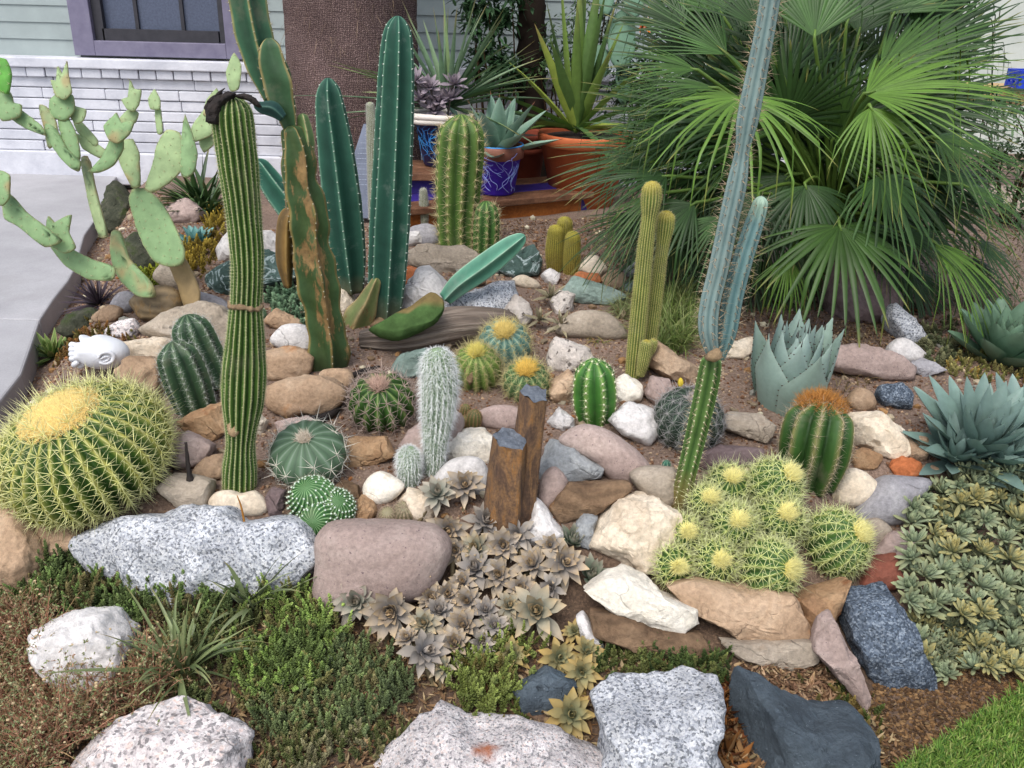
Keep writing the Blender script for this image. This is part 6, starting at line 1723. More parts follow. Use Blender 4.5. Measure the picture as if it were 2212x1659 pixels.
# potted agave, yucca and spiky plant
pb, prt, ph_ = purple_pot
b_ = pb + np.array((0, 0, ph_ - .035)); k_ = px(b_)
agave('grey green agave with broad pointed leaves growing in the violet pot', b_, norm(np.array((.04, 0, 1)) + TOW*.05), 17, 142*k_, LF_pot, 84, 6, grad('#6c8c7c', '#8aa898', 3, .12, edge='#9ab5a4'), 21, .75, .06, thorn=.07, tcol='#8a5a44')
tb_, trt, thh = terra_pot
b_ = tb_ + np.array((-.05, 0, thh + .02)); k_ = px(b_)
def strap_plant(label, base, specs, LW, cols, seed, name='yucca', tip='#b09a6a'):
    """Long sword leaves, each given by where its tip goes (right, up, towards) in picture units."""
    t = thing(name, label, name, base); k = px(base)
    rs = np.random.default_rng(seed); mb = MB()
    for i, (dx, dy, dz, w, bd) in enumerate(specs):
        d = RIGHT*dx + np.array((0, 0, 1.))*dy + np.array((0, -1., 0))*dz; L = np.linalg.norm(d) * k
        c = hexc(cols[i % len(cols)]) * rs.uniform(.85, 1.1)
        V, F, C = blades((base + rs.normal(0, .012, 3))[None], d[None], L, w*k, bd, c[None], seed+i, n=14, fold=.35, tipcol=hexc(tip))
        mb.add(V, F, C)
    mb.build('leaves', m_leaf, t)
    return t
rs = np.random.default_rng(31)
sp_ = [(-10, 300, 10, 34, .0), (30, 320, 20, 32, .02), (-45, 310, 30, 30, .02), (65, 280, 20, 30, .03), (-95, 230, 60, 28, .05), (-15, 260, 60, 30, 0), (12, 330, -20, 28, 0), (85, 230, -20, 26, .05), (-75, 270, -20, 26, .05),
       (-150, 180, 40, 26, .12), (-190, 120, 70, 24, .15), (-215, 95, 30, 22, .2), (140, 180, 50, 24, .15), (170, 110, 60, 24, .25), (120, 60, 80, 22, .3), (-160, 70, 90, 20, .3), (-60, 200, 90, 26, .1), (50, 190, 80, 26, .1), (105, -20, 170, 24, .55), (150, 40, 40, 20, .3), (-120, 30, 40, 20, .3), (40, 280, 50, 28, 0)]
strap_plant('large yucca with long sword leaves growing in the big orange terracotta pot', b_, sp_, 1, ('#6c8a4a', '#5d7d48', '#7f9c52', '#4c6a40', '#a5b85c'), 31)
nb_, nrt, nh = navy_pot
b_ = nb_ + np.array((.03, 0, nh + .06)); k_ = px(b_)
sp2 = []
for i in range(46):
    a = rs.uniform(-1.35, 1.35); L = rs.uniform(170, 260)
    sp2.append((L*math.sin(a), L*math.cos(a)*.95 + 5, rs.uniform(-60, 90), rs.uniform(10, 16), rs.uniform(0, .12) * (1 + abs(a))))
sp2 += [(-360, 60, 20, 7, .10), (-330, -10, 40, 7, .02), (-300, -45, 30, 6, .02), (150, -10, 120, 14, .2), (190, -30, 90, 14, .2)]
strap_plant('pale green spiky yucca with narrow leaves standing in the dark blue pot', b_, sp2, 1, ('#7d9c86', '#6a8c74', '#8fac94', '#5c7c64', '#86a078'), 33)
t = thing('rosette_succulent', 'mauve grey ruffled rosettes crowding the rim of the dark blue pot', 'succulent', nb_ + np.array((-.08, -.05, nh)))
for i, (du, dv) in enumerate(((-46, -38), (-28, -62), (-8, -32), (18, -40), (-60, -74), (-20, -12), (26, -70))):
    u0, v0 = 955, 250
    c = Q(u0 + du, v0 + dv, 4.86); rosette(c, norm(np.array((0, 0, .7)) + TOW*.6 + rs.normal(0, .2, 3)), 20, 34*px(c), LF_star, 78, 0, grad('#857c8a', '#a598a0', 2, .1), 70+i, .5).build('rosette', m_succ, t, loc=c)
    v_, f, cc_ = tube([nb_ + np.array((rs.uniform(-.08, .05), -.05, nh - .03)), c], [.006, .005], 6, 8, hexc('#6d6468')); part('stem', v_, f, m_herb, t, cc_)

# ---------------------------------------------------------------- small rosettes and tufts
def one_rosette(label, u, v, r, n, LF, el0, el1, cf, seed, ax=None, name='rosette_succulent', cat='succulent', lift=8, s0=.5, sag=.1):
    c = lifted(u, v, lift); t = rosette(c, norm(np.array((0, 0, .8)) + TOW*.4) if ax is None else ax, n, r*px(c), LF, el0, el1, cf, seed, s0, .15, .05, sag)
    V, F, C = t.arrays(); return part(name, V, F, m_succ, cols=C, loc=c, label=label, cat=cat)
one_rosette('spiky blackish purple rosette at the edge of the patio', 212, 655, 78, 70, LF_needle, 85, -5, grad('#3d333c', '#4d424c', 2, .2), 3, sag=.3)
one_rosette('cream striped green rosette beside the golden barrel on the patio edge', 112, 768, 66, 34, LF_alo, 80, 5, grad('#4d6a38', '#7c9250', 2, .2, edge='#b0bd7c'), 4)
one_rosette('dark purple rosette behind the upper prickly pear pads', 318, 374, 36, 26, LF_star, 80, 5, grad('#4c3d48', '#6b5864', 2, .1), 5)
one_rosette('greyish purple rosette beside the upright patio corner stone', 235, 482, 44, 30, LF_star, 80, 0, grad('#5b515c', '#7a6d76', 2, .1), 6)
one_rosette('small purple rosette at the foot of the corky column', 618, 612, 26, 20, LF_star, 80, 5, grad('#4a3a5c', '#66547a', 2, .1), 7)
for i, (u, v, r, l) in enumerate(((1190, 640, 46, 'dry grey brown star rosette leaning left of the pale green slab'), (1212, 700, 44, 'dry grey brown star rosette beside the smooth grey tan boulder'), (1166, 690, 38, 'dry grey brown star rosette nearest the golden crowned globes'))):
    one_rosette(l, u, v, r, 16, LF_alo, 75, -10, grad('#7d7762', '#9a8f74', 2, .15), 40+i, lift=28, sag=.3)
one_rosette('dark spiky rosette at the foot of the speckled granite rock', 1130, 690, 36, 20, LF_needle, 80, 20, grad('#4a4638', '#5c5546', 2, .2), 44)
def tuft(label, pix, n, L, W, bend, cols, seed, spread=.6, name='grass_clump', cat='grass', tip='#a88c5a', lean=(0, 0), mat=None, nn=9):
    rs = np.random.default_rng(seed); gp = ground_poly(pix) if len(pix) > 2 else None
    c = P(*np.mean(pix, 0)); k = px(c)
    if gp is None: bs_ = c[None, :2] + rs.normal(0, 8*k, (n, 2))
    else: bs_ = poly_inside(gp, n, rs)
    B3 = np.array([(x, y, gz(x, y) - .004) for x, y in bs_])
    d = np.column_stack([rs.normal(lean[0], spread, n), rs.normal(lean[1], spread, n), rs.uniform(.5, 1, n)])
    cc = np.array([hexc(q) for q in cols])[rs.integers(0, len(cols), n)] * rs.uniform(.75, 1.15, (n, 1))
    V, F, C = blades(B3, d, rs.uniform(.55, 1.1, n)*L*k, rs.uniform(.7, 1.2, n)*W*k, rs.uniform(.3, 1.2, n)*bend, cc, seed, nn, tipcol=hexc(tip))
    return part(name, V, F, mat or m_leaf, cols=C, loc=c, label=label, cat=cat)
tuft('strappy grey green grass clump in front of the golden barrel', [(395, 1470), (392, 1440)], 75, 270, 10, .5, ('#85946e', '#73845f', '#9aa680', '#657656'), 3, .55)
tuft('sparse strappy grass clump before the long speckled boulder', [(545, 1320), (545, 1300)], 26, 240, 11, .3, ('#7c8c6c', '#6a7c5c', '#8a967a'), 4, .5)
tuft('dry wispy weeds between the broad leaved agave and the white stone', [(1800, 850), (1880, 850), (1880, 800), (1830, 800)], 60, 55, 3, .9, ('#6d5d44', '#857254', '#5c4c38'), 6, .9)
tuft('soft fine green grass tuft behind the blue column cactus', [(1400, 760), (1480, 770), (1500, 700), (1500, 640), (1420, 660)], 1500, 135, 2.2, .55, ('#7c9352', '#6a8446', '#90a366', '#8f9a6a'), 7, .42, tip='#b5a878', nn=7)
tuft('pale thin grass tuft left of the twin columns', [(1330, 690), (1360, 690), (1360, 650), (1335, 650)], 220, 75, 1.8, .7, ('#8a9470', '#9a9c7c', '#7a8a60'), 8, .6, tip='#b5a878', nn=6)
tuft('dark green strappy clump behind the prickly pear', [(420, 470), (460, 470), (460, 440), (420, 440)], 120, 150, 9, .35, ('#3d5a34', '#2f4a2c', '#4d6b42'), 9, .65, lean=(-.3, -.2))
tuft('dry brown weed clump before the pale green slab', [(1270, 740), (1310, 745), (1310, 728), (1280, 726)], 40, 40, 2, .7, ('#8a8250', '#9c8a58', '#6f7a48'), 11, .7)
tuft('thin dry grass under the palm fronds', [(1300, 560), (1400, 580), (1400, 530), (1310, 520)], 90, 60, 1.8, .6, ('#7d7254', '#8f8260', '#63704a'), 12, .8)
# rusty flower stalk
st_ = [lifted(552, 1275, 10), lifted(540, 1200, 70), lifted(530, 1140, 120), lifted(521, 1095, 160), lifted(512, 1070, 190)]
v_, f, cc_ = tube(st_, [.0035, .0032, .003, .0025, .0012], 6, 30, hexc('#9a6a30')); part('flower_stalk', v_, f, m_herb, cols=cc_, loc=st_[0], label='thin orange brown dry stalk standing before the long speckled boulder', cat='stalk')
# withered black agave shoot, twigs
def twig(label, runs, col, mat, name='twig', cat='twig'):
    mb = MB()
    for pts, r in runs:
        v_, f, c = tube(pts, r, 8, 24, hexc(col)); v_ = v_ + np.array([noise.noise(Vector(q)*90) for q in v_.tolist()])[:, None]*.002; mb.add(v_, f, c)
    V, F, C = mb.arrays(); return part(name, V, F, mat, cols=C, loc=runs[0][0][0], label=label, cat=cat)
twig('black withered shoot standing on the flat grey mauve stone', [([lifted(420, 1085, 3), lifted(415, 1060, 30), lifted(408, 1020, 70), lifted(404, 985, 100), lifted(401, 955, 130)], [.007, .016, .007, .005, .003]), ([lifted(432, 1082, 3), lifted(424, 1065, 20), lifted(416, 1040, 45)], [.005, .012, .006])], '#1a1416', m_black)
twig('black dry stick beside the foot of the striped column', [([lifted(432, 1020, 8), lifted(460, 1012, 12), lifted(490, 1008, 14)], [.004, .006, .004])], '#1a1416', m_black)
twig('dark withered leaf scrap above the purple spined barrel', [([lifted(735, 835, 10), lifted(755, 815, 16), lifted(790, 800, 18), lifted(820, 792, 16)], [.003, .009, .008, .003]), ([lifted(748, 835, 5), lifted(752, 822, 12), lifted(765, 812, 14)], [.003, .006, .003])], '#241a18', m_black)
twig('dark dry leaf scraps below the big creviced tan rock', [([lifted(640, 905, 4), lifted(680, 905, 8), lifted(715, 895, 12), lifted(735, 880, 14)], [.004, .012, .012, .004]), ([lifted(690, 915, 4), lifted(705, 900, 8), lifted(712, 885, 12)], [.003, .008, .003])], '#241a18', m_black)
twig('pale dry stick lying along the front of the dark brown slab', [([lifted(1310, 1408, 6), lifted(1370, 1411, 6), lifted(1440, 1418, 4)], [.0018, .0018, .0015])], '#8a7d6c', m_herb)
twig('curly brown root beside the pale upright rock at right', [([lifted(1890, 660, 8), lifted(1935, 655, 12), lifted(1975, 690, 10), lifted(2000, 720, 4)], [.004, .005, .005, .004])], '#6d5f4c', m_herb)
# ---------------------------------------------------------------- fan palm
m_palm = vc_mat('palm_leaf', .45, .35, .2, 14, .05, 90, trans=.12, tint=(.76, .89, .57))
pbase = P(1800, 640)
palm = thing('fan_palm', 'big bushy fan palm with many spiky green fronds behind the blue column cactus', 'palm', pbase)
def frond(hub, axis, face, L, spread, nseg, droop, col, seed, web=.38, w=.030, cone=.12, tipc='#a08f5c', stemto=None):
    rs = np.random.default_rng(seed); nseg = int(nseg * .82); web = .24 + .12*rs.uniform()
    a_ = norm(axis); n_ = norm(face - a_*(face @ a_)); s_ = np.cross(n_, a_)
    th = np.linspace(-spread, spread, nseg) + rs.normal(0, .012, nseg)
    n = 12; t = np.linspace(0, 1, n)
    d = np.cos(th)[:, None]*a_ + np.sin(th)[:, None]*s_
    ln = L * (1 - .28*np.abs(th/spread)**2) * rs.uniform(.9, 1.05, nseg)
    side = np.cross(n_, d)
    half = np.tan(spread/nseg) * 1.3
    wid = np.where(t < web, t*half, web*half*np.clip((1-t)/(1-web), 0, 1)**.6)[None]*ln[:, None]
    C = hub + d[:, None]*(ln[:, None]*t)[..., None] - n_*(cone*ln[:, None]*t**2)[..., None]
    dr = droop*rs.uniform(.3, 1.9, nseg)
    C[..., 2] -= dr[:, None]*ln[:, None]*np.clip(t-.15, 0, 1)[None]**2.0
    # some tips snap and hang
    br = rs.uniform(0, 1, nseg) < .35; k0 = rs.uniform(.6, .85, nseg)
    over = np.clip(t[None]-k0[:, None], 0, 1)*br[:, None]*ln[:, None]
    C = C - d[:, None]*over[..., None]*.8; C[..., 2] -= over*.9
    tw = rs.normal(0, .18, nseg)
    sd = norm(side*np.cos(tw)[:, None] + n_*np.sin(tw)[:, None])
    A = C - sd[:, None]*wid[..., None]; B = C + sd[:, None]*wid[..., None]
    Mi = C + n_*(wid*.55)[..., None]
    V = np.stack([A, Mi, B], 2)
    o = (np.arange(nseg)*n*3)[:, None, None]; i = (np.arange(n-1)*3)[None, :, None]; q = np.array([[0, 1, 4, 3], [1, 2, 5, 4]])
    F = (o[..., None]+i[..., None]+q[None, None]).reshape(-1, 4)
    c = hexc(col)*rs.uniform(.7, 1.3, (nseg, 1, 1, 1)); c = np.broadcast_to(c, (nseg, n, 3, 3)).copy()
    c[:, :, 1] *= 1.12
    f = np.clip((t-.84)/.16, 0, 1)[None, :, None, None]*(rs.uniform(0, 1, (nseg, 1, 1, 1)) < .6)
    c = c*(1-f) + hexc(tipc)*f
    mb = MB(); mb.add(V.reshape(-1, 3), F, c.reshape(-1, 3))
    s0 = pbase + np.array((0, .12, .16)) if stemto is None else stemto
    mid = (hub+s0)/2 + np.array((0, 0, .10)) + (a_*(-.05))
    v_, f_, cc = tube([s0, mid, hub - a_*.01, hub + a_*L*.06], [.011, .008, .006, .003], 6, 18, hexc('#6f8448')*rs.uniform(.8, 1.1)); mb.add(v_, f_, cc)
    mb.build('frond', m_palm, palm, loc=hub)
def vec2(dx, dy, dz=0):
    return RIGHT*dx + UP*dy + TOW*dz
py0 = pbase[1]
# the fronds that can be told apart: hub (u, v), distance offset, where the middle finger points, where the fan faces, reach
G1, G2, G3, G4 = '#40582c', '#304628', '#597232', '#46603a'  # lit and shaded fronds painted as lighter and darker greens
fr = [
 (1600, 212, -.62, (-.15, -.35, .45), (.0, .75, .65), 275, 2.2, 42, .30, G3),   # bright fan behind the blue column
 (1502, 150, -.30, (-1, .22, .1), (.1, .6, .8), 200, .75, 26, .12, G1),
 (1545, 190, -.45, (-1, .10, .1), (.05, .7, .7), 260, .55, 24, .25, G1),
 (1570, 118, -.10, (-.75, .75, 0), (.2, .2, 1), 230, .8, 26, .05, G4),
 (1640, 60, -.15, (-.35, 1, 0), (.1, .1, 1), 250, .9, 28, .03, G2),
 (1760, 80, -.3, (.05, 1, .1), (-.1, .3, 1), 260, 1.0, 30, .05, G4),
 (1830, 50, -.1, (.35, 1, 0), (-.2, .2, 1), 280, 1.0, 30, .04, G2),
 (1870, 205, -.55, (.95, .30, .25), (-.2, .7, .7), 355, 1.15, 40, .16, G3),
 (1900, 150, -.2, (.9, .55, 0), (-.3, .5, .8), 340, .8, 30, .06, G1),
 (1960, 120, .1, (.8, .75, 0), (-.4, .4, .8), 300, .8, 28, .04, G2),
 (2018, 298, -.45, (.85, -.35, .3), (-.1, .8, .6), 260, 1.25, 36, .28, G1),
 (1880, 232, -.6, (.25, -.8, .5), (.0, .7, .7), 210, 1.1, 26, .35, G3),
 (1814, 488, -.42, (.05, -.75, .5), (0, .75, .6), 240, 1.75, 34, .32, G1),
 (2020, 525, -.35, (.6, -.7, .35), (-.1, .8, .5), 250, .8, 24, .30, G3),
 (1703, 556, -.46, (-.15, -1, .3), (.35, .45, .8), 135, .95, 26, .25, G3),
 (1940, 500, -.3, (.9, -.2, .2), (-.1, .8, .6), 220, .9, 26, .3, G2),
 (2080, 400, -.2, (.9, -.45, .2), (-.1, .8, .5), 230, .9, 28, .3, G1),
 (1440, 380, -.25, (-1, -.05, .2), (.1, .8, .6), 190, 1.2, 28, .2, G2),
 (1470, 300, -.1, (-1, .25, .1), (.1, .7, .7), 200, 1.1, 28, .22, G2),
 (1500, 440, -.32, (-.85, -.5, .2), (.2, .7, .7), 185, 1.0, 26, .25, G2),
 (1560, 470, -.36, (-.5, -.9, .3), (.2, .7, .7), 150, 1.2, 28, .3, G4),
 (1420, 420, -.3, (-.8, -.55, .2), (.2, .7, .6), 180, .6, 18, .3, G1),
 (1640, 420, -.3, (-.2, -.9, .4), (.1, .8, .6), 180, 1.4, 30, .3, G2),
 (1740, 400, -.3, (.1, -.9, .4), (0, .8, .6), 200, 1.4, 30, .3, G2),
 (1900, 380, -.3, (.4, -.8, .4), (0, .8, .6), 210, 1.4, 32, .3, G4),
 (1700, 260, -.2, (0, .6, .6), (0, .4, .9), 220, 1.9, 36, .12, G2),
 (1800, 300, -.15, (.2, .5, .6), (0, .5, .9), 240, 1.9, 36, .14, G1),
 (1960, 240, -.05, (.8, .35, .3), (0, .6, .8), 260, 1.3, 32, .12, G2),
 (2050, 220, .05, (.95, .12, .1), (-.1, .7, .7), 230, 1.0, 28, .2, G4),
 (1600, 320, -.05, (-.6, .4, .3), (.1, .6, .8), 220, 1.5, 32, .15, G2),
 (1720, 160, .0, (-.1, 1, .1), (0, .4, .9), 240, 1.3, 32, .06, G2),
 (1880, 300, .1, (.5, .6, .2), (0, .5, .9), 250, 1.5, 32, .1, G2),
 (1620, 220, .15, (-.6, .8, 0), (.1, .5, .8), 260, 1.2, 30, .08, G2),
 (1500, 240, .1, (-.9, .5, 0), (.1, .5, .8), 180, 1.0, 26, .12, G2),
 (1980, 420, .1, (.8, -.1, .2), (0, .7, .7), 240, 1.4, 30, .2, G2),
 (1560, 560, -.2, (-.6, -.7, .3), (.2, .7, .6), 120, .9, 20, .3, G2),
 (2110, 520, .0, (.7, -.6, .2), (-.1, .8, .5), 180, .9, 22, .3, G2),
 (1700, 40, .2, (.1, 1, 0), (0, .3, .9), 240, 1.3, 30, .05, G2),
 (1930, 30, .2, (.55, .9, 0), (-.1, .3, .9), 280, 1.0, 30, .05, G4),
 (1560, 30, .2, (-.45, 1, 0), (0, .3, .9), 240, 1.0, 28, .05, G4),
]
rs = np.random.default_rng(123)                   # the crowd inside and behind, its shade painted as a darker green
for i in range(58):
    a = rs.uniform(-2.6, 2.6); rr_ = rs.uniform(20, 230)
    u, v = 1745 + rr_*math.sin(a)*1.25, 360 - rr_*math.cos(a)*.85
    if v > 520: continue
    fr.append((u, v, rs.uniform(-.15, .45), (math.sin(a), math.cos(a)*.9, rs.uniform(0, .5)), (0, .6, .8), rs.uniform(210, 300), rs.uniform(.7, 1.5), 30, rs.uniform(.08, .28), G2 if i % 3 else G1))
for u, v, ax, dy_ in [(1480 + 34*q, 60 + 90*abs(math.sin(q*1.7)), (-.9 + .11*q, 1, 0), .15 + .3*abs(math.sin(q*2.3))) for q in range(17)]:
    fr.append((u, v, dy_, ax, (0, .3, .9), 260, .9, 26, .06, G2 if q_ else G1) if False else (u, v, dy_, ax, (0, .3, .9), 260, .9, 26, .06, G2))
for u, v, ax in ((1640, 560, (-.2, -.9, .3)), (1740, 540, (0, -1, .3)), (1880, 540, (.3, -.9, .3)), (1960, 580, (.5, -.8, .3)), (1450, 450, (-1, -.3, .2)), (2080, 560, (.7, -.7, .2)), (1400, 350, (-1, -.1, .2)), (1380, 470, (-.9, -.6, .2)), (1460, 520, (-.7, -.8, .2)), (1520, 380, (-.8, -.2, .3)), (1600, 520, (-.2, -1, .3)), (1650, 480, (.1, -1, .3)), (1560, 300, (-.9, .1, .2)), (1900, 460, (.5, -.8, .3)), (2000, 360, (1, -.2, .1))):
    fr.append((u, v, -.05, ax, (.1, .75, .65), 200, 1.15, 32, .22, G2))
for i, (u, v, dy, ax, fc, L, sp, ns, dp, col) in enumerate(fr):
    h = Q(u, v, py0 + dy)
    frond(h, vec2(*ax), vec2(*fc), L*px(h), sp, ns, dp, col, 900+i)
mb = MB()
for i, (dx, dy_) in enumerate(((-.05, .12), (.10, .16), (.02, .05))):
    v_, f_, c = tube([pbase + np.array((dx, dy_, -.05)), pbase + np.array((dx*1.3, dy_+.02, .15)), pbase + np.array((dx*1.8, dy_+.05, .30))], [.09, .085, .06], 16, 30, hexc('#4a3a2c'))
    v_ = v_ + np.array([noise.noise(Vector(q)*30) for q in v_.tolist()])[:, None]*.02; mb.add(v_, f_, c)
mb.build('trunk', m_straw, palm)

# ---------------------------------------------------------------- plants between the pots and the house
m_bush = vc_mat('bush_leaf', .5, .35, .25, 20, 0, trans=.15)
def bush(label, u0, v0, u1, v1, y, depth_, n, leafL, cols, seed, name='shrub', cat='shrub', clump=26):
    rs = np.random.default_rng(seed); a, b_ = Q(u0, v1, y), Q(u1, v0, y)
    base = np.array(((a[0]+b_[0])/2, y, .33)); t = thing(name, label, cat, base)
    cs = np.column_stack([rs.uniform(a[0], b_[0], clump), y + rs.uniform(-depth_, depth_, clump), rs.uniform(a[2], b_[2], clump)])
    kk = rs.integers(0, clump, n); sz = (b_[0]-a[0])*.16
    Pn = cs[kk] + rs.normal(0, 1, (n, 3))*sz*rs.uniform(.3, 1, (n, 1))
    d = norm(Pn - cs[kk] + rs.normal(0, .05, (n, 3)) + np.array((0, 0, .01))); d[:, 2] -= .15
    cc = np.array([hexc(c) for c in cols])[rs.integers(0, len(cols), n)]*rs.uniform(.7, 1.2, (n, 1))
    V, F, C = blades(Pn, d, rs.uniform(.7, 1.2, n)*leafL, rs.uniform(.7, 1.2, n)*leafL*.42, rs.uniform(0, .5, n), cc, seed, 5, .2)
    part('foliage', V, F, m_bush, t, C)
    mb = MB()
    for c in cs[:14]:
        v_, f_, q = tube([base + np.array((rs.normal(0, .03), 0, -.1)), (base+c)/2 + rs.normal(0, .04, 3), c], [.010, .006, .003], 5, 10, hexc('#3a2c22')); mb.add(v_, f_, q)
    mb.build('branches', m_straw, t)
bush('dark green leafy shrub between the spiky yucca and the large yucca', 1010, -60, 1130, 190, 5.7, .12, 1500, .055, ('#2c4a30', '#37583a', '#44664a'), 3)
bush('small leaved green bush behind the large yucca', 1150, -60, 1330, 210, 5.75, .12, 1500, .035, ('#4a6640', '#5d7a50', '#39543a'), 4)
bush('low dark bush behind the terracotta pot and palm', 1330, 120, 1520, 330, 5.6, .15, 1500, .05, ('#24402a', '#2f4c30', '#3c5a40'), 5)
bush('dim grey green bush right of the fan palm', 2090, 220, 2330, 470, 5.2, .2, 1700, .04, ('#3f5a3c', '#4d6a4a', '#56624c'), 6)
bush('grey shrubby weeds under the right side of the fan palm', 1960, 640, 2090, 760, 4.0, .12, 900, .03, ('#5a6450', '#6d7260', '#4a5444'), 8)
# slim dark trunk behind
a_, b_ = Q(1150, 330, 5.8), Q(1146, -120, 5.8)
t = thing('small_tree', 'slim dark trunk standing behind the large yucca', 'tree', (a_[0], 5.8, .3))
v_, f_, c = tube([(a_[0], 5.8, .25), (a_+b_)/2, b_], [.10, .085, .08], 14, 60, hexc('#2e2624'))
v_ = v_ + np.array([noise.noise(Vector(q)*26) for q in v_.tolist()])[:, None]*.016
part('trunk', v_, f_, m_straw, t, c)
# grey green prickly pear behind the pots
t = thing('prickly_pear', 'dim blue green prickly pear pads behind the large yucca beside the house wall', 'cactus', Q(1345, 330, 5.6))
for i, pl in enumerate(([(1312,60),(1340,20),(1370,40),(1372,110),(1345,160),(1318,130)], [(1270,120),(1290,95),(1312,110),(1310,160),(1285,180)], [(1330,150),(1352,140),(1365,180),(1350,230),(1332,210)], [(1345,-20),(1370,-60),(1395,-30),(1385,30),(1355,40)], [(1275,275),(1300,255),(1325,270),(1320,310),(1285,310)], [(1290,-40),(1310,-70),(1330,-40),(1322,30),(1298,30)])):
    D_ = depth_of(Q(pl[0][0], pl[0][1], 5.55)); V, F, C_, rho, S = blob(pl, D_, .014, .014, 3, .75, .6, (), (.02, 2), i)
    part('pad', V, F, m_pad, t, np.tile(hexc('#5f7f6c'), (len(V), 1)), loc=C_)
# marigold coloured flowers
t = thing('flowering_plant', 'thin stemmed plant with small orange flowers left of the fan palm top', 'plant', Q(1405, 200, 5.3))
mbs = MB()
for i, (u, v) in enumerate(((1402, 28), (1386, 60), (1396, 62), (1412, 33), (1395, 24))):
    c = Q(u, v, 5.3); rosette(c, norm(TOW + rs.normal(0, .3, 3)), 12, 11*px(c), LF_star, 60, 5, grad('#b5521c', '#d87a2a', 1, .1), 500+i).build('flower', m_herb, t, loc=c)
    v_, f_, q = tube([Q(1405, 260, 5.32), Q(u+8, v+90, 5.32), c], [.003, .0025, .002], 5, 16, hexc('#4d6a3a')); mbs.add(v_, f_, q)
mbs.build('stem', m_herb, t)
# ---------------------------------------------------------------- gravel, litter and creeping plants
m_grav = vc_mat('red_gravel', .9, .2, .25, 60, .3, 200)
rs = np.random.default_rng(50)
bed = [(60, 800), (230, 420), (500, 500), (900, 480), (1300, 470), (1700, 600), (2000, 640), (2260, 800), (2260, 980), (1960, 1040), (1960, 1200), (1760, 1290), (1430, 1240), (1230, 1140), (1000, 1120), (700, 1140), (560, 1110), (190, 1150), (40, 1060)]
def pebbles(n, pix, r0, r1, cols, seed, name, label):
    rs = np.random.default_rng(seed); g = ground_poly(pix); q = poly_inside(g, n, rs)
    U, F = ico(1); m = len(U)
    r = rs.uniform(r0, r1, n) * rs.uniform(.6, 1.3, n)
    sc = rs.uniform(.6, 1.25, (n, 1, 3)); jit = 1 + rs.uniform(-.22, .22, (n, m, 1))
    z = np.array([gz(x, y) for x, y in q])
    an = rs.uniform(0, 6.28, n); ca, sa = np.cos(an)[:, None], np.sin(an)[:, None]
    W = U[None]*sc*jit*r[:, None, None]; W = np.stack([W[..., 0]*ca - W[..., 1]*sa, W[..., 0]*sa + W[..., 1]*ca, W[..., 2]*.75], -1)
    V = W + np.column_stack([q, z + r*.25])[:, None, :]
    c = np.array([hexc(k) for k in cols])[rs.integers(0, len(cols), n)]*rs.uniform(.7, 1.15, (n, 1))
    FF = (np.arange(n)[:, None, None]*m + F[None]).reshape(-1, 3)
    return part(name, V.reshape(-1, 3), FF, m_grav, cols=np.repeat(c, m, 0), smooth=False, loc=(*g.mean(0), .3), label=label, cat='gravel', kind='stuff')
pebbles(26000, bed, .0028, .0062, ('#866556', '#98796a', '#735547', '#a88e7e', '#684a3c', '#b5a092', '#7e6052'), 51, 'gravel', 'fine reddish brown gravel covering the cactus bed')
pebbles(500, bed, .007, .013, ('#a08878', '#b8a898', '#8a6a58', '#c2b8ae', '#7c6a60', '#9c6a48'), 52, 'coarse_gravel', 'scattered coarser pinkish chips among the fine gravel')
pebbles(420, bed, .012, .024, ('#a39488', '#bdb0a4', '#8f7868', '#cfc8c0', '#85786e', '#a07c5c', '#8c8c90'), 54, 'small_stones', 'small mixed stones lying loose between the rocks of the bed')
# dry leaf litter
m_lit = vc_mat('dry_litter', .85, .15, .3, 40, 0, trans=.1)
front = [(-60, 1300), (200, 1240), (700, 1330), (980, 1400), (1290, 1370), (1560, 1440), (1760, 1440), (1880, 1500), (1940, 1600), (1900, 1720), (-60, 1720)]
def litter(n, pix, L, cols, seed, name, label, W=.3, up=.25):
    rs = np.random.default_rng(seed); g = ground_poly(pix); q = poly_inside(g, n, rs)
    B3 = np.array([(x, y, gz(x, y)) for x, y in q]); B3[:, 2] += rs.uniform(.001, .012, n)
    d = np.column_stack([rs.normal(0, 1, n), rs.normal(0, 1, n), rs.normal(0, up, n)])
    c = np.array([hexc(k) for k in cols])[rs.integers(0, len(cols), n)]*rs.uniform(.6, 1.2, (n, 1))
    l = rs.uniform(.4, 1.2, n)*L
    V, F, C = blades(B3, d, l, l*W*rs.uniform(.5, 1.4, n), rs.uniform(-.6, .5, n), c, seed, 5, .4)
    return part(name, V, F, m_lit, cols=C, loc=(*g.mean(0), .1), label=label, cat='leaf litter', kind='stuff')
LC = ('#7a604e', '#937660', '#ab9278', '#675044', '#bba78e', '#86664f', '#96866f')
litter(9500, front, .024, LC, 60, 'leaf_litter', 'dry brown leaf litter between the front boulders')
litter(900, [(1790, 700), (1960, 700), (1960, 780), (1800, 790)], .016, LC, 61, 'leaf_litter', 'dry brown litter under the fan palm')
litter(900, [(1590, 1440), (1780, 1440), (1850, 1560), (1700, 1540), (1600, 1490)], .022, ('#86685a', '#9c7e6c', '#6f5446', '#ab9280'), 62, 'leaf_litter', 'curled reddish brown dead leaves above the dark slate boulder')
litter(260, [(1545, 1480), (1600, 1480), (1600, 1700), (1550, 1700)], .045, ('#7a4a30', '#93643e', '#5c3826', '#8a6a4c'), 63, 'leaf_litter', 'brown dead leaves in the gap left of the dark slate boulder', .4, .6)
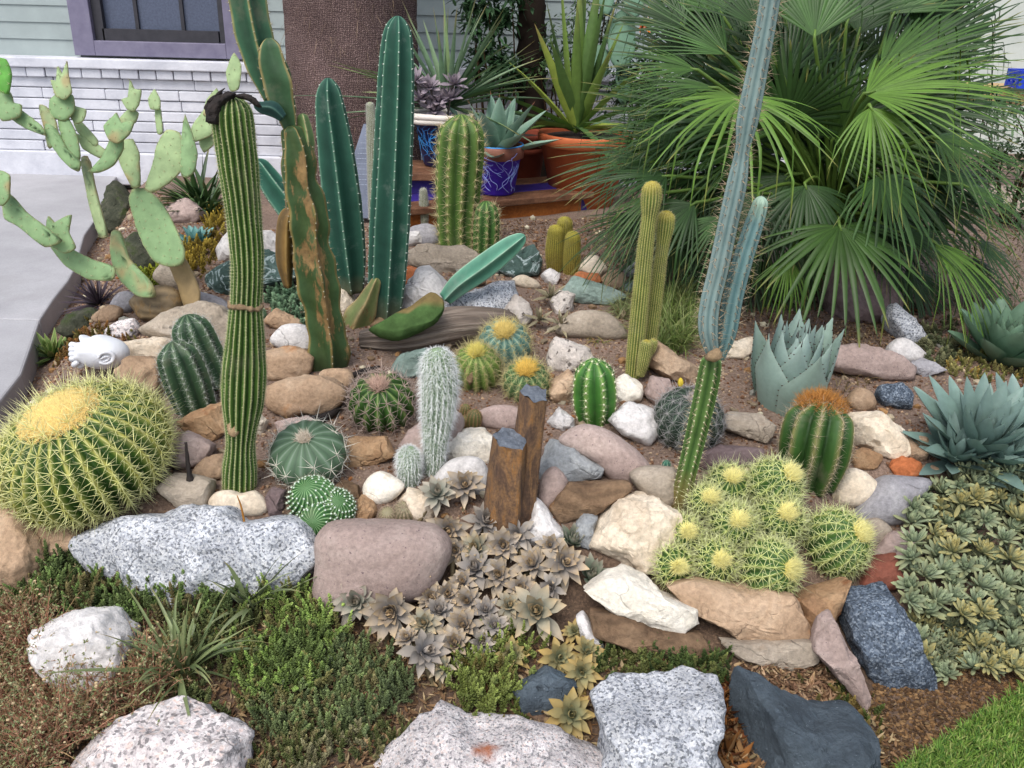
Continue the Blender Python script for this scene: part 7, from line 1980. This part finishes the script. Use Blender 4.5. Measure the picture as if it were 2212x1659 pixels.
litter(4200, [(900, 500), (1300, 470), (1480, 480), (1900, 600), (2080, 700), (2000, 780), (1780, 740), (1560, 720), (1330, 660), (1250, 560), (1000, 540)], .020, ('#4a382c', '#5f483a', '#6f5848', '#3c2e26', '#7d6654'), 65, 'mulch', 'dark brown mulch scraps between the bench and the fan palm')
litter(2600, [(2000, 640), (1950, 520), (2000, 430), (2300, 420), (2300, 700), (2100, 740)], .028, ('#4a3e32', '#5f5242', '#70624e', '#4d5238', '#84745c'), 66, 'mulch', 'dim plant debris on the ground right of the fan palm', .3, .5)
litter(220, [(1880, 1490), (2212, 1340), (2300, 1330), (2212, 1500), (1930, 1690), (1900, 1640)], .014, ('#5c4838', '#6f5a46', '#4a3a2e', '#84705a'), 67, 'leaf_litter', 'sparse dry leaf scraps on the dark soil beside the lawn')
litter(1500, bed, .012, LC, 64, 'leaf_litter', 'sparse dry scraps on the gravel of the bed')
pebbles(6000, [(1880, 1480), (2212, 1330), (2300, 1330), (2212, 1510), (1930, 1700), (1900, 1640)], .0015, .005, ('#5c4636', '#74583f', '#4a382c', '#8a6e54'), 53, 'soil_crumbs', 'dark crumbly soil crumbs beside the lawn')

# creeping sedum: upright sprigs set with tiny leaves
def sprig_template(nl, h, ll, lw, seed, tipscale=.55):
    rs = np.random.default_rng(seed); mb = MB()
    O = np.array([(0, 0, 0), (.45, .5, .12), (1, 0, .05), (.45, -.5, .12), (.45, 0, -.22), (.45, 0, .42)], float)
    OF = np.array([(0, 1, 5), (1, 2, 5), (2, 3, 5), (3, 0, 5), (1, 0, 4), (2, 1, 4), (3, 2, 4), (0, 3, 4)])
    for i in range(nl):
        f = (i + .5)/nl; a = i*2.4 + rs.normal(0, .3); el = .35 + .9*f**2 + rs.normal(0, .12); s = (1 - (1-tipscale)*f**2)*rs.uniform(.85, 1.15)
        d = np.array((math.cos(a)*math.cos(el), math.sin(a)*math.cos(el), math.sin(el))); sd = np.array((-math.sin(a), math.cos(a), 0)); up = np.cross(d, sd)
        V = (O*np.array((ll*s, lw*s, lw*s)))@np.stack([d, sd, up], 0) + np.array((0, 0, h*f))
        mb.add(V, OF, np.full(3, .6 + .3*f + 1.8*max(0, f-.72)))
    V, F, C = tube([(0, 0, -.004), (0, 0, h*.5), (0, 0, h*.95)], [.0012, .001, .0006], 4, 4); mb.add(V, F, np.array((.55, .5, .42)))
    return mb.arrays()
def sprigs(name, label, pix, n, h, ll, lw, cols, seed, nl=26, hill=0.0, lean=.35, cat='ground cover', tipcol=None, holes=0.0):
    n = int(n * .30); h *= 1.35; ll *= 1.5; lw *= 1.9; lean *= 1.35
    rs = np.random.default_rng(seed); g = ground_poly(pix); q = poly_inside(g, n*2, rs)
    nzv = np.array([noise.noise((x*9, y*9, seed)) for x, y in q])
    q = q[nzv > -.35 + holes*.6][:n]; n = len(q); q = q + rs.normal(0, .016, q.shape)
    ts = [sprig_template(nl, h, ll, lw, seed+k) for k in range(3)]
    cs = np.array([hexc(c) for c in cols]); mb = MB()
    pick = rs.integers(0, 3, n)
    for k in range(3):
        V0, Fs, C0 = ts[k]; sel = q[pick == k]; m = len(sel)
        if not m: continue
        z = np.array([gz(x, y) for x, y in sel]) + hill*np.array([max(0, .5 + noise.noise((x*6, y*6, seed + 2))) for x, y in sel])
        tl = norm(np.column_stack([rs.normal(0, lean, m), rs.normal(0, lean, m), np.ones(m)]))
        sc = rs.uniform(.5, 1.4, m); an = rs.uniform(0, 6.28, m)
        x_ = norm(np.cross(tl, np.column_stack([np.cos(an), np.sin(an), np.zeros(m)]))); y_ = np.cross(tl, x_)
        W = (V0[None, :, :1]*x_[:, None] + V0[None, :, 1:2]*y_[:, None] + V0[None, :, 2:]*tl[:, None])*sc[:, None, None] + np.column_stack([sel, z])[:, None]
        pn = np.array([noise.noise((x*7, y*7, seed + 9)) for x, y in sel])
        ci = np.clip(((pn*.9 + .5 + rs.normal(0, .22, m))*len(cs)).astype(int), 0, len(cs)-1)
        cc = cs[ci]*rs.uniform(.75, 1.2, (m, 1)); Cc = cc[:, None]*C0[None]
        nv = len(V0)
        Fa = [(np.arange(m)[:, None, None]*nv + f[None]).reshape(-1, f.shape[1]) for f in Fs]
        mb.add(W.reshape(-1, 3), Fa, Cc.reshape(-1, 3))
    V, F, C = mb.arrays()
    return part(name, V, F, m_herb, cols=C, loc=(*g.mean(0), .1), label=label, cat=cat, kind='stuff', smooth=False)
GRN_ = ('#66784a', '#74894f', '#86a05a', '#7a7850')
DGR_ = ('#5f6c50', '#6c7a58', '#7a8a60', '#7c7658')
sprigs('creeping_sedum', 'dark green creeping sedum along the front of the long speckled boulder', [(-40, 1280), (60, 1240), (180, 1215), (215, 1180), (270, 1180), (340, 1275), (430, 1295), (560, 1290), (560, 1345), (300, 1350), (80, 1350), (-40, 1330)], 2300, .034, .0062, .0040, ('#586844', '#66764c', '#78905a', '#6c6448'), 70, hill=.03)
sprigs('creeping_sedum', 'bright green upright sedum left of the star succulent', [(505, 1345), (560, 1290), (640, 1280), (710, 1320), (730, 1400), (705, 1490), (610, 1530), (540, 1510), (515, 1430)], 1500, .040, .0060, .0040, GRN_ + ('#98ad68',), 71, hill=.035)
sprigs('creeping_sedum', 'grey green sedum mat below the star succulent', [(690, 1350), (760, 1370), (830, 1420), (880, 1470), (880, 1520), (800, 1570), (700, 1600), (600, 1600), (540, 1560), (600, 1520), (700, 1480), (725, 1400)], 2000, .030, .0056, .0036, DGR_, 72, hill=.02, holes=.3)
sprigs('creeping_sedum', 'green sedum cushion between the star succulent and the bottom centre boulder', [(985, 1440), (1060, 1395), (1130, 1405), (1140, 1470), (1110, 1550), (1020, 1575), (980, 1510)], 800, .034, .0058, .0038, ('#68743f', '#78844a', '#8a965a', '#70683f'), 73, hill=.03)
sprigs('creeping_sedum', 'dark mossy sedum under the dark brown slab', [(1290, 1400), (1350, 1385), (1450, 1425), (1570, 1435), (1550, 1490), (1410, 1490), (1330, 1505), (1280, 1490)], 1000, .024, .0052, .0034, ('#39492c', '#455632', '#52623a', '#6a7046'), 74, hill=.015)
sprigs('creeping_sedum', 'brownish green sedum beside the narrow pinkish slab', [(1730, 1500), (1800, 1460), (1860, 1500), (1900, 1600), (1850, 1620), (1780, 1560)], 380, .022, .005, .0034, ('#55512f', '#6a623a', '#4f5a30', '#7a6a44'), 75)
sprigs('creeping_sedum', 'dry greyish green sedum fringe at the bottom edge left of centre', [(530, 1570), (700, 1560), (830, 1560), (900, 1590), (800, 1720), (530, 1720)], 1100, .026, .0052, .0034, ('#6a6a4a', '#7a7658', '#5c6440', '#84806a'), 76, holes=.5)
sprigs('creeping_sedum', 'yellow orange sedum between the prickly pear and the striped column', [(350, 620), (370, 560), (440, 530), (440, 480), (480, 450), (490, 480), (470, 560), (450, 590), (420, 600)], 800, .035, .008, .0052, ('#8a7434', '#a08a3c', '#7c6a30', '#ad9a4c'), 77, hill=.02)
sprigs('creeping_sedum', 'bright yellow green sprigs beside the woody prickly pear base', [(305, 610), (320, 570), (360, 570), (365, 605), (335, 625)], 150, .055, .010, .006, ('#8f9a34', '#a5a83c', '#7c8a34'), 78)
sprigs('creeping_sedum', 'grey blue green leafy mat at the left of the corky column', [(575, 690), (585, 640), (630, 620), (670, 650), (670, 710), (620, 705)], 420, .03, .010, .0062, ('#6f8c78', '#829e8a', '#5c7866'), 79)
sprigs('creeping_sedum', 'small orange brown sedum before the mossy stone on the patio edge', [(120, 790), (150, 735), (210, 715), (300, 725), (290, 745), (190, 755)], 500, .022, .006, .004, ('#80643c', '#936a44', '#6a6238', '#7c7448'), 80)
sprigs('creeping_sedum', 'straw coloured low mat behind the right hand agave', [(2010, 800), (2090, 770), (2260, 740), (2260, 850), (2150, 830)], 700, .022, .007, .0045, ('#8f8a5c', '#a0986a', '#7c7c4c', '#a58c50'), 81)
sprigs('creeping_sedum', 'dim trailing plant in the shade right of the dark boulder', [(1960, 720), (2060, 700), (2080, 770), (2010, 800), (1975, 760)], 300, .03, .009, .006, ('#4d5640', '#5f6650', '#71725c'), 82)
sprigs('creeping_sedum', 'olive sedum around the strappy grass clump in front', [(280, 1360), (430, 1330), (560, 1340), (540, 1480), (560, 1560), (420, 1560), (370, 1500), (300, 1430)], 1500, .030, .0056, .0038, ('#66704c', '#747a52', '#7c7050', '#86906a'), 83, hill=.01, holes=.25)
sprigs('creeping_sedum', 'greenish sedum among the reddish twigs at lower left', [(-60, 1330), (80, 1340), (80, 1400), (60, 1500), (160, 1560), (60, 1720), (-60, 1720)], 1100, .026, .0056, .0038, ('#66704c', '#5c6a48', '#7c6650', '#86906a'), 84, holes=.4)
# reddish twiggy mat with tiny pale flowers, lower left
def twig_mat(pix, n, seed):
    rs = np.random.default_rng(seed); g = ground_poly(pix); q = poly_inside(g, n, rs)
    B3 = np.array([(x, y, gz(x, y) + .05*max(0, noise.noise((x*5, y*5, 3)) + .3)) for x, y in q]); d = np.column_stack([rs.normal(0, .7, n), rs.normal(.1, .7, n), rs.uniform(.6, 1.6, n)])
    c = np.array([hexc(k) for k in ('#b5887a', '#c09486', '#9c7064', '#a58c74')])[rs.integers(0, 4, n)]*rs.uniform(.7, 1.2, (n, 1))
    L = rs.uniform(.06, .17, n)
    V, F, C = blades(B3, d, L, .0022, rs.uniform(0, .5, n), c, seed, 5, .8)
    mb = MB(); mb.add(V, F, C)
    tips = V.reshape(n, 5, 3, 3)[:, :, 1]
    O = np.array([(0, 0, 0), (.45, .5, .12), (1, 0, .05), (.45, -.5, .12), (.45, 0, -.22), (.45, 0, .42)], float); OF = np.array([(0, 1, 5), (1, 2, 5), (2, 3, 5), (3, 0, 5), (1, 0, 4), (2, 1, 4), (3, 2, 4), (0, 3, 4)])
    m = n*7; w = rs.integers(0, n, m); f = rs.integers(1, 5, m); p = tips[w, f]
    x_ = norm(rs.normal(0, 1, (m, 3)) + np.array((0, 0, .4))); y_ = norm(np.cross(x_, rs.normal(0, 1, (m, 3)))); z_ = np.cross(x_, y_)
    ls = rs.uniform(.005, .011, m)[:, None, None]
    W = (O[None, :, :1]*x_[:, None] + O[None, :, 1:2]*.5*y_[:, None] + O[None, :, 2:]*.5*z_[:, None])*ls + p[:, None]
    cc = np.array([hexc(k) for k in ('#8f9474', '#a08e74', '#a8867a', '#7c8862', '#9a9a80')])[rs.integers(0, 5, m)]*rs.uniform(.7, 1.2, (m, 1))
    mb.add(W.reshape(-1, 3), (np.arange(m)[:, None, None]*6 + OF[None]).reshape(-1, 3), np.repeat(cc, 6, 0))
    k = n//14; w = rs.integers(0, n, k); U, Fi = ico(1); p = tips[w, 4] + np.array((0, 0, .004))
    W = U[None]*np.array((1, 1, .6))*rs.uniform(.0025, .0048, (k, 1, 1)) + p[:, None]
    mb.add(W.reshape(-1, 3), (np.arange(k)[:, None, None]*len(U) + Fi[None]).reshape(-1, 3), hexc('#c4ae98'))
    V, F, C = mb.arrays()
    part('twiggy_ground_cover', V, F, m_herb, cols=C, loc=(*g.mean(0), .05), label='reddish twiggy ground cover with tiny pale flowers at lower left', cat='ground cover', kind='stuff', smooth=False)
twig_mat([(-60, 1340), (90, 1350), (120, 1440), (230, 1460), (330, 1440), (360, 1530), (260, 1570), (170, 1640), (60, 1720), (-60, 1720)], 2600, 90)
# pale dry flower sprays in the grass clump
tuft('dry pale flower sprays in the front grass clump', [(420, 1450), (560, 1450), (560, 1400), (430, 1400)], 120, 60, 1.2, .3, ('#8a8074', '#a89c90', '#6f665c'), 13, .5, name='dry_flower_stalk', cat='grass', nn=5)
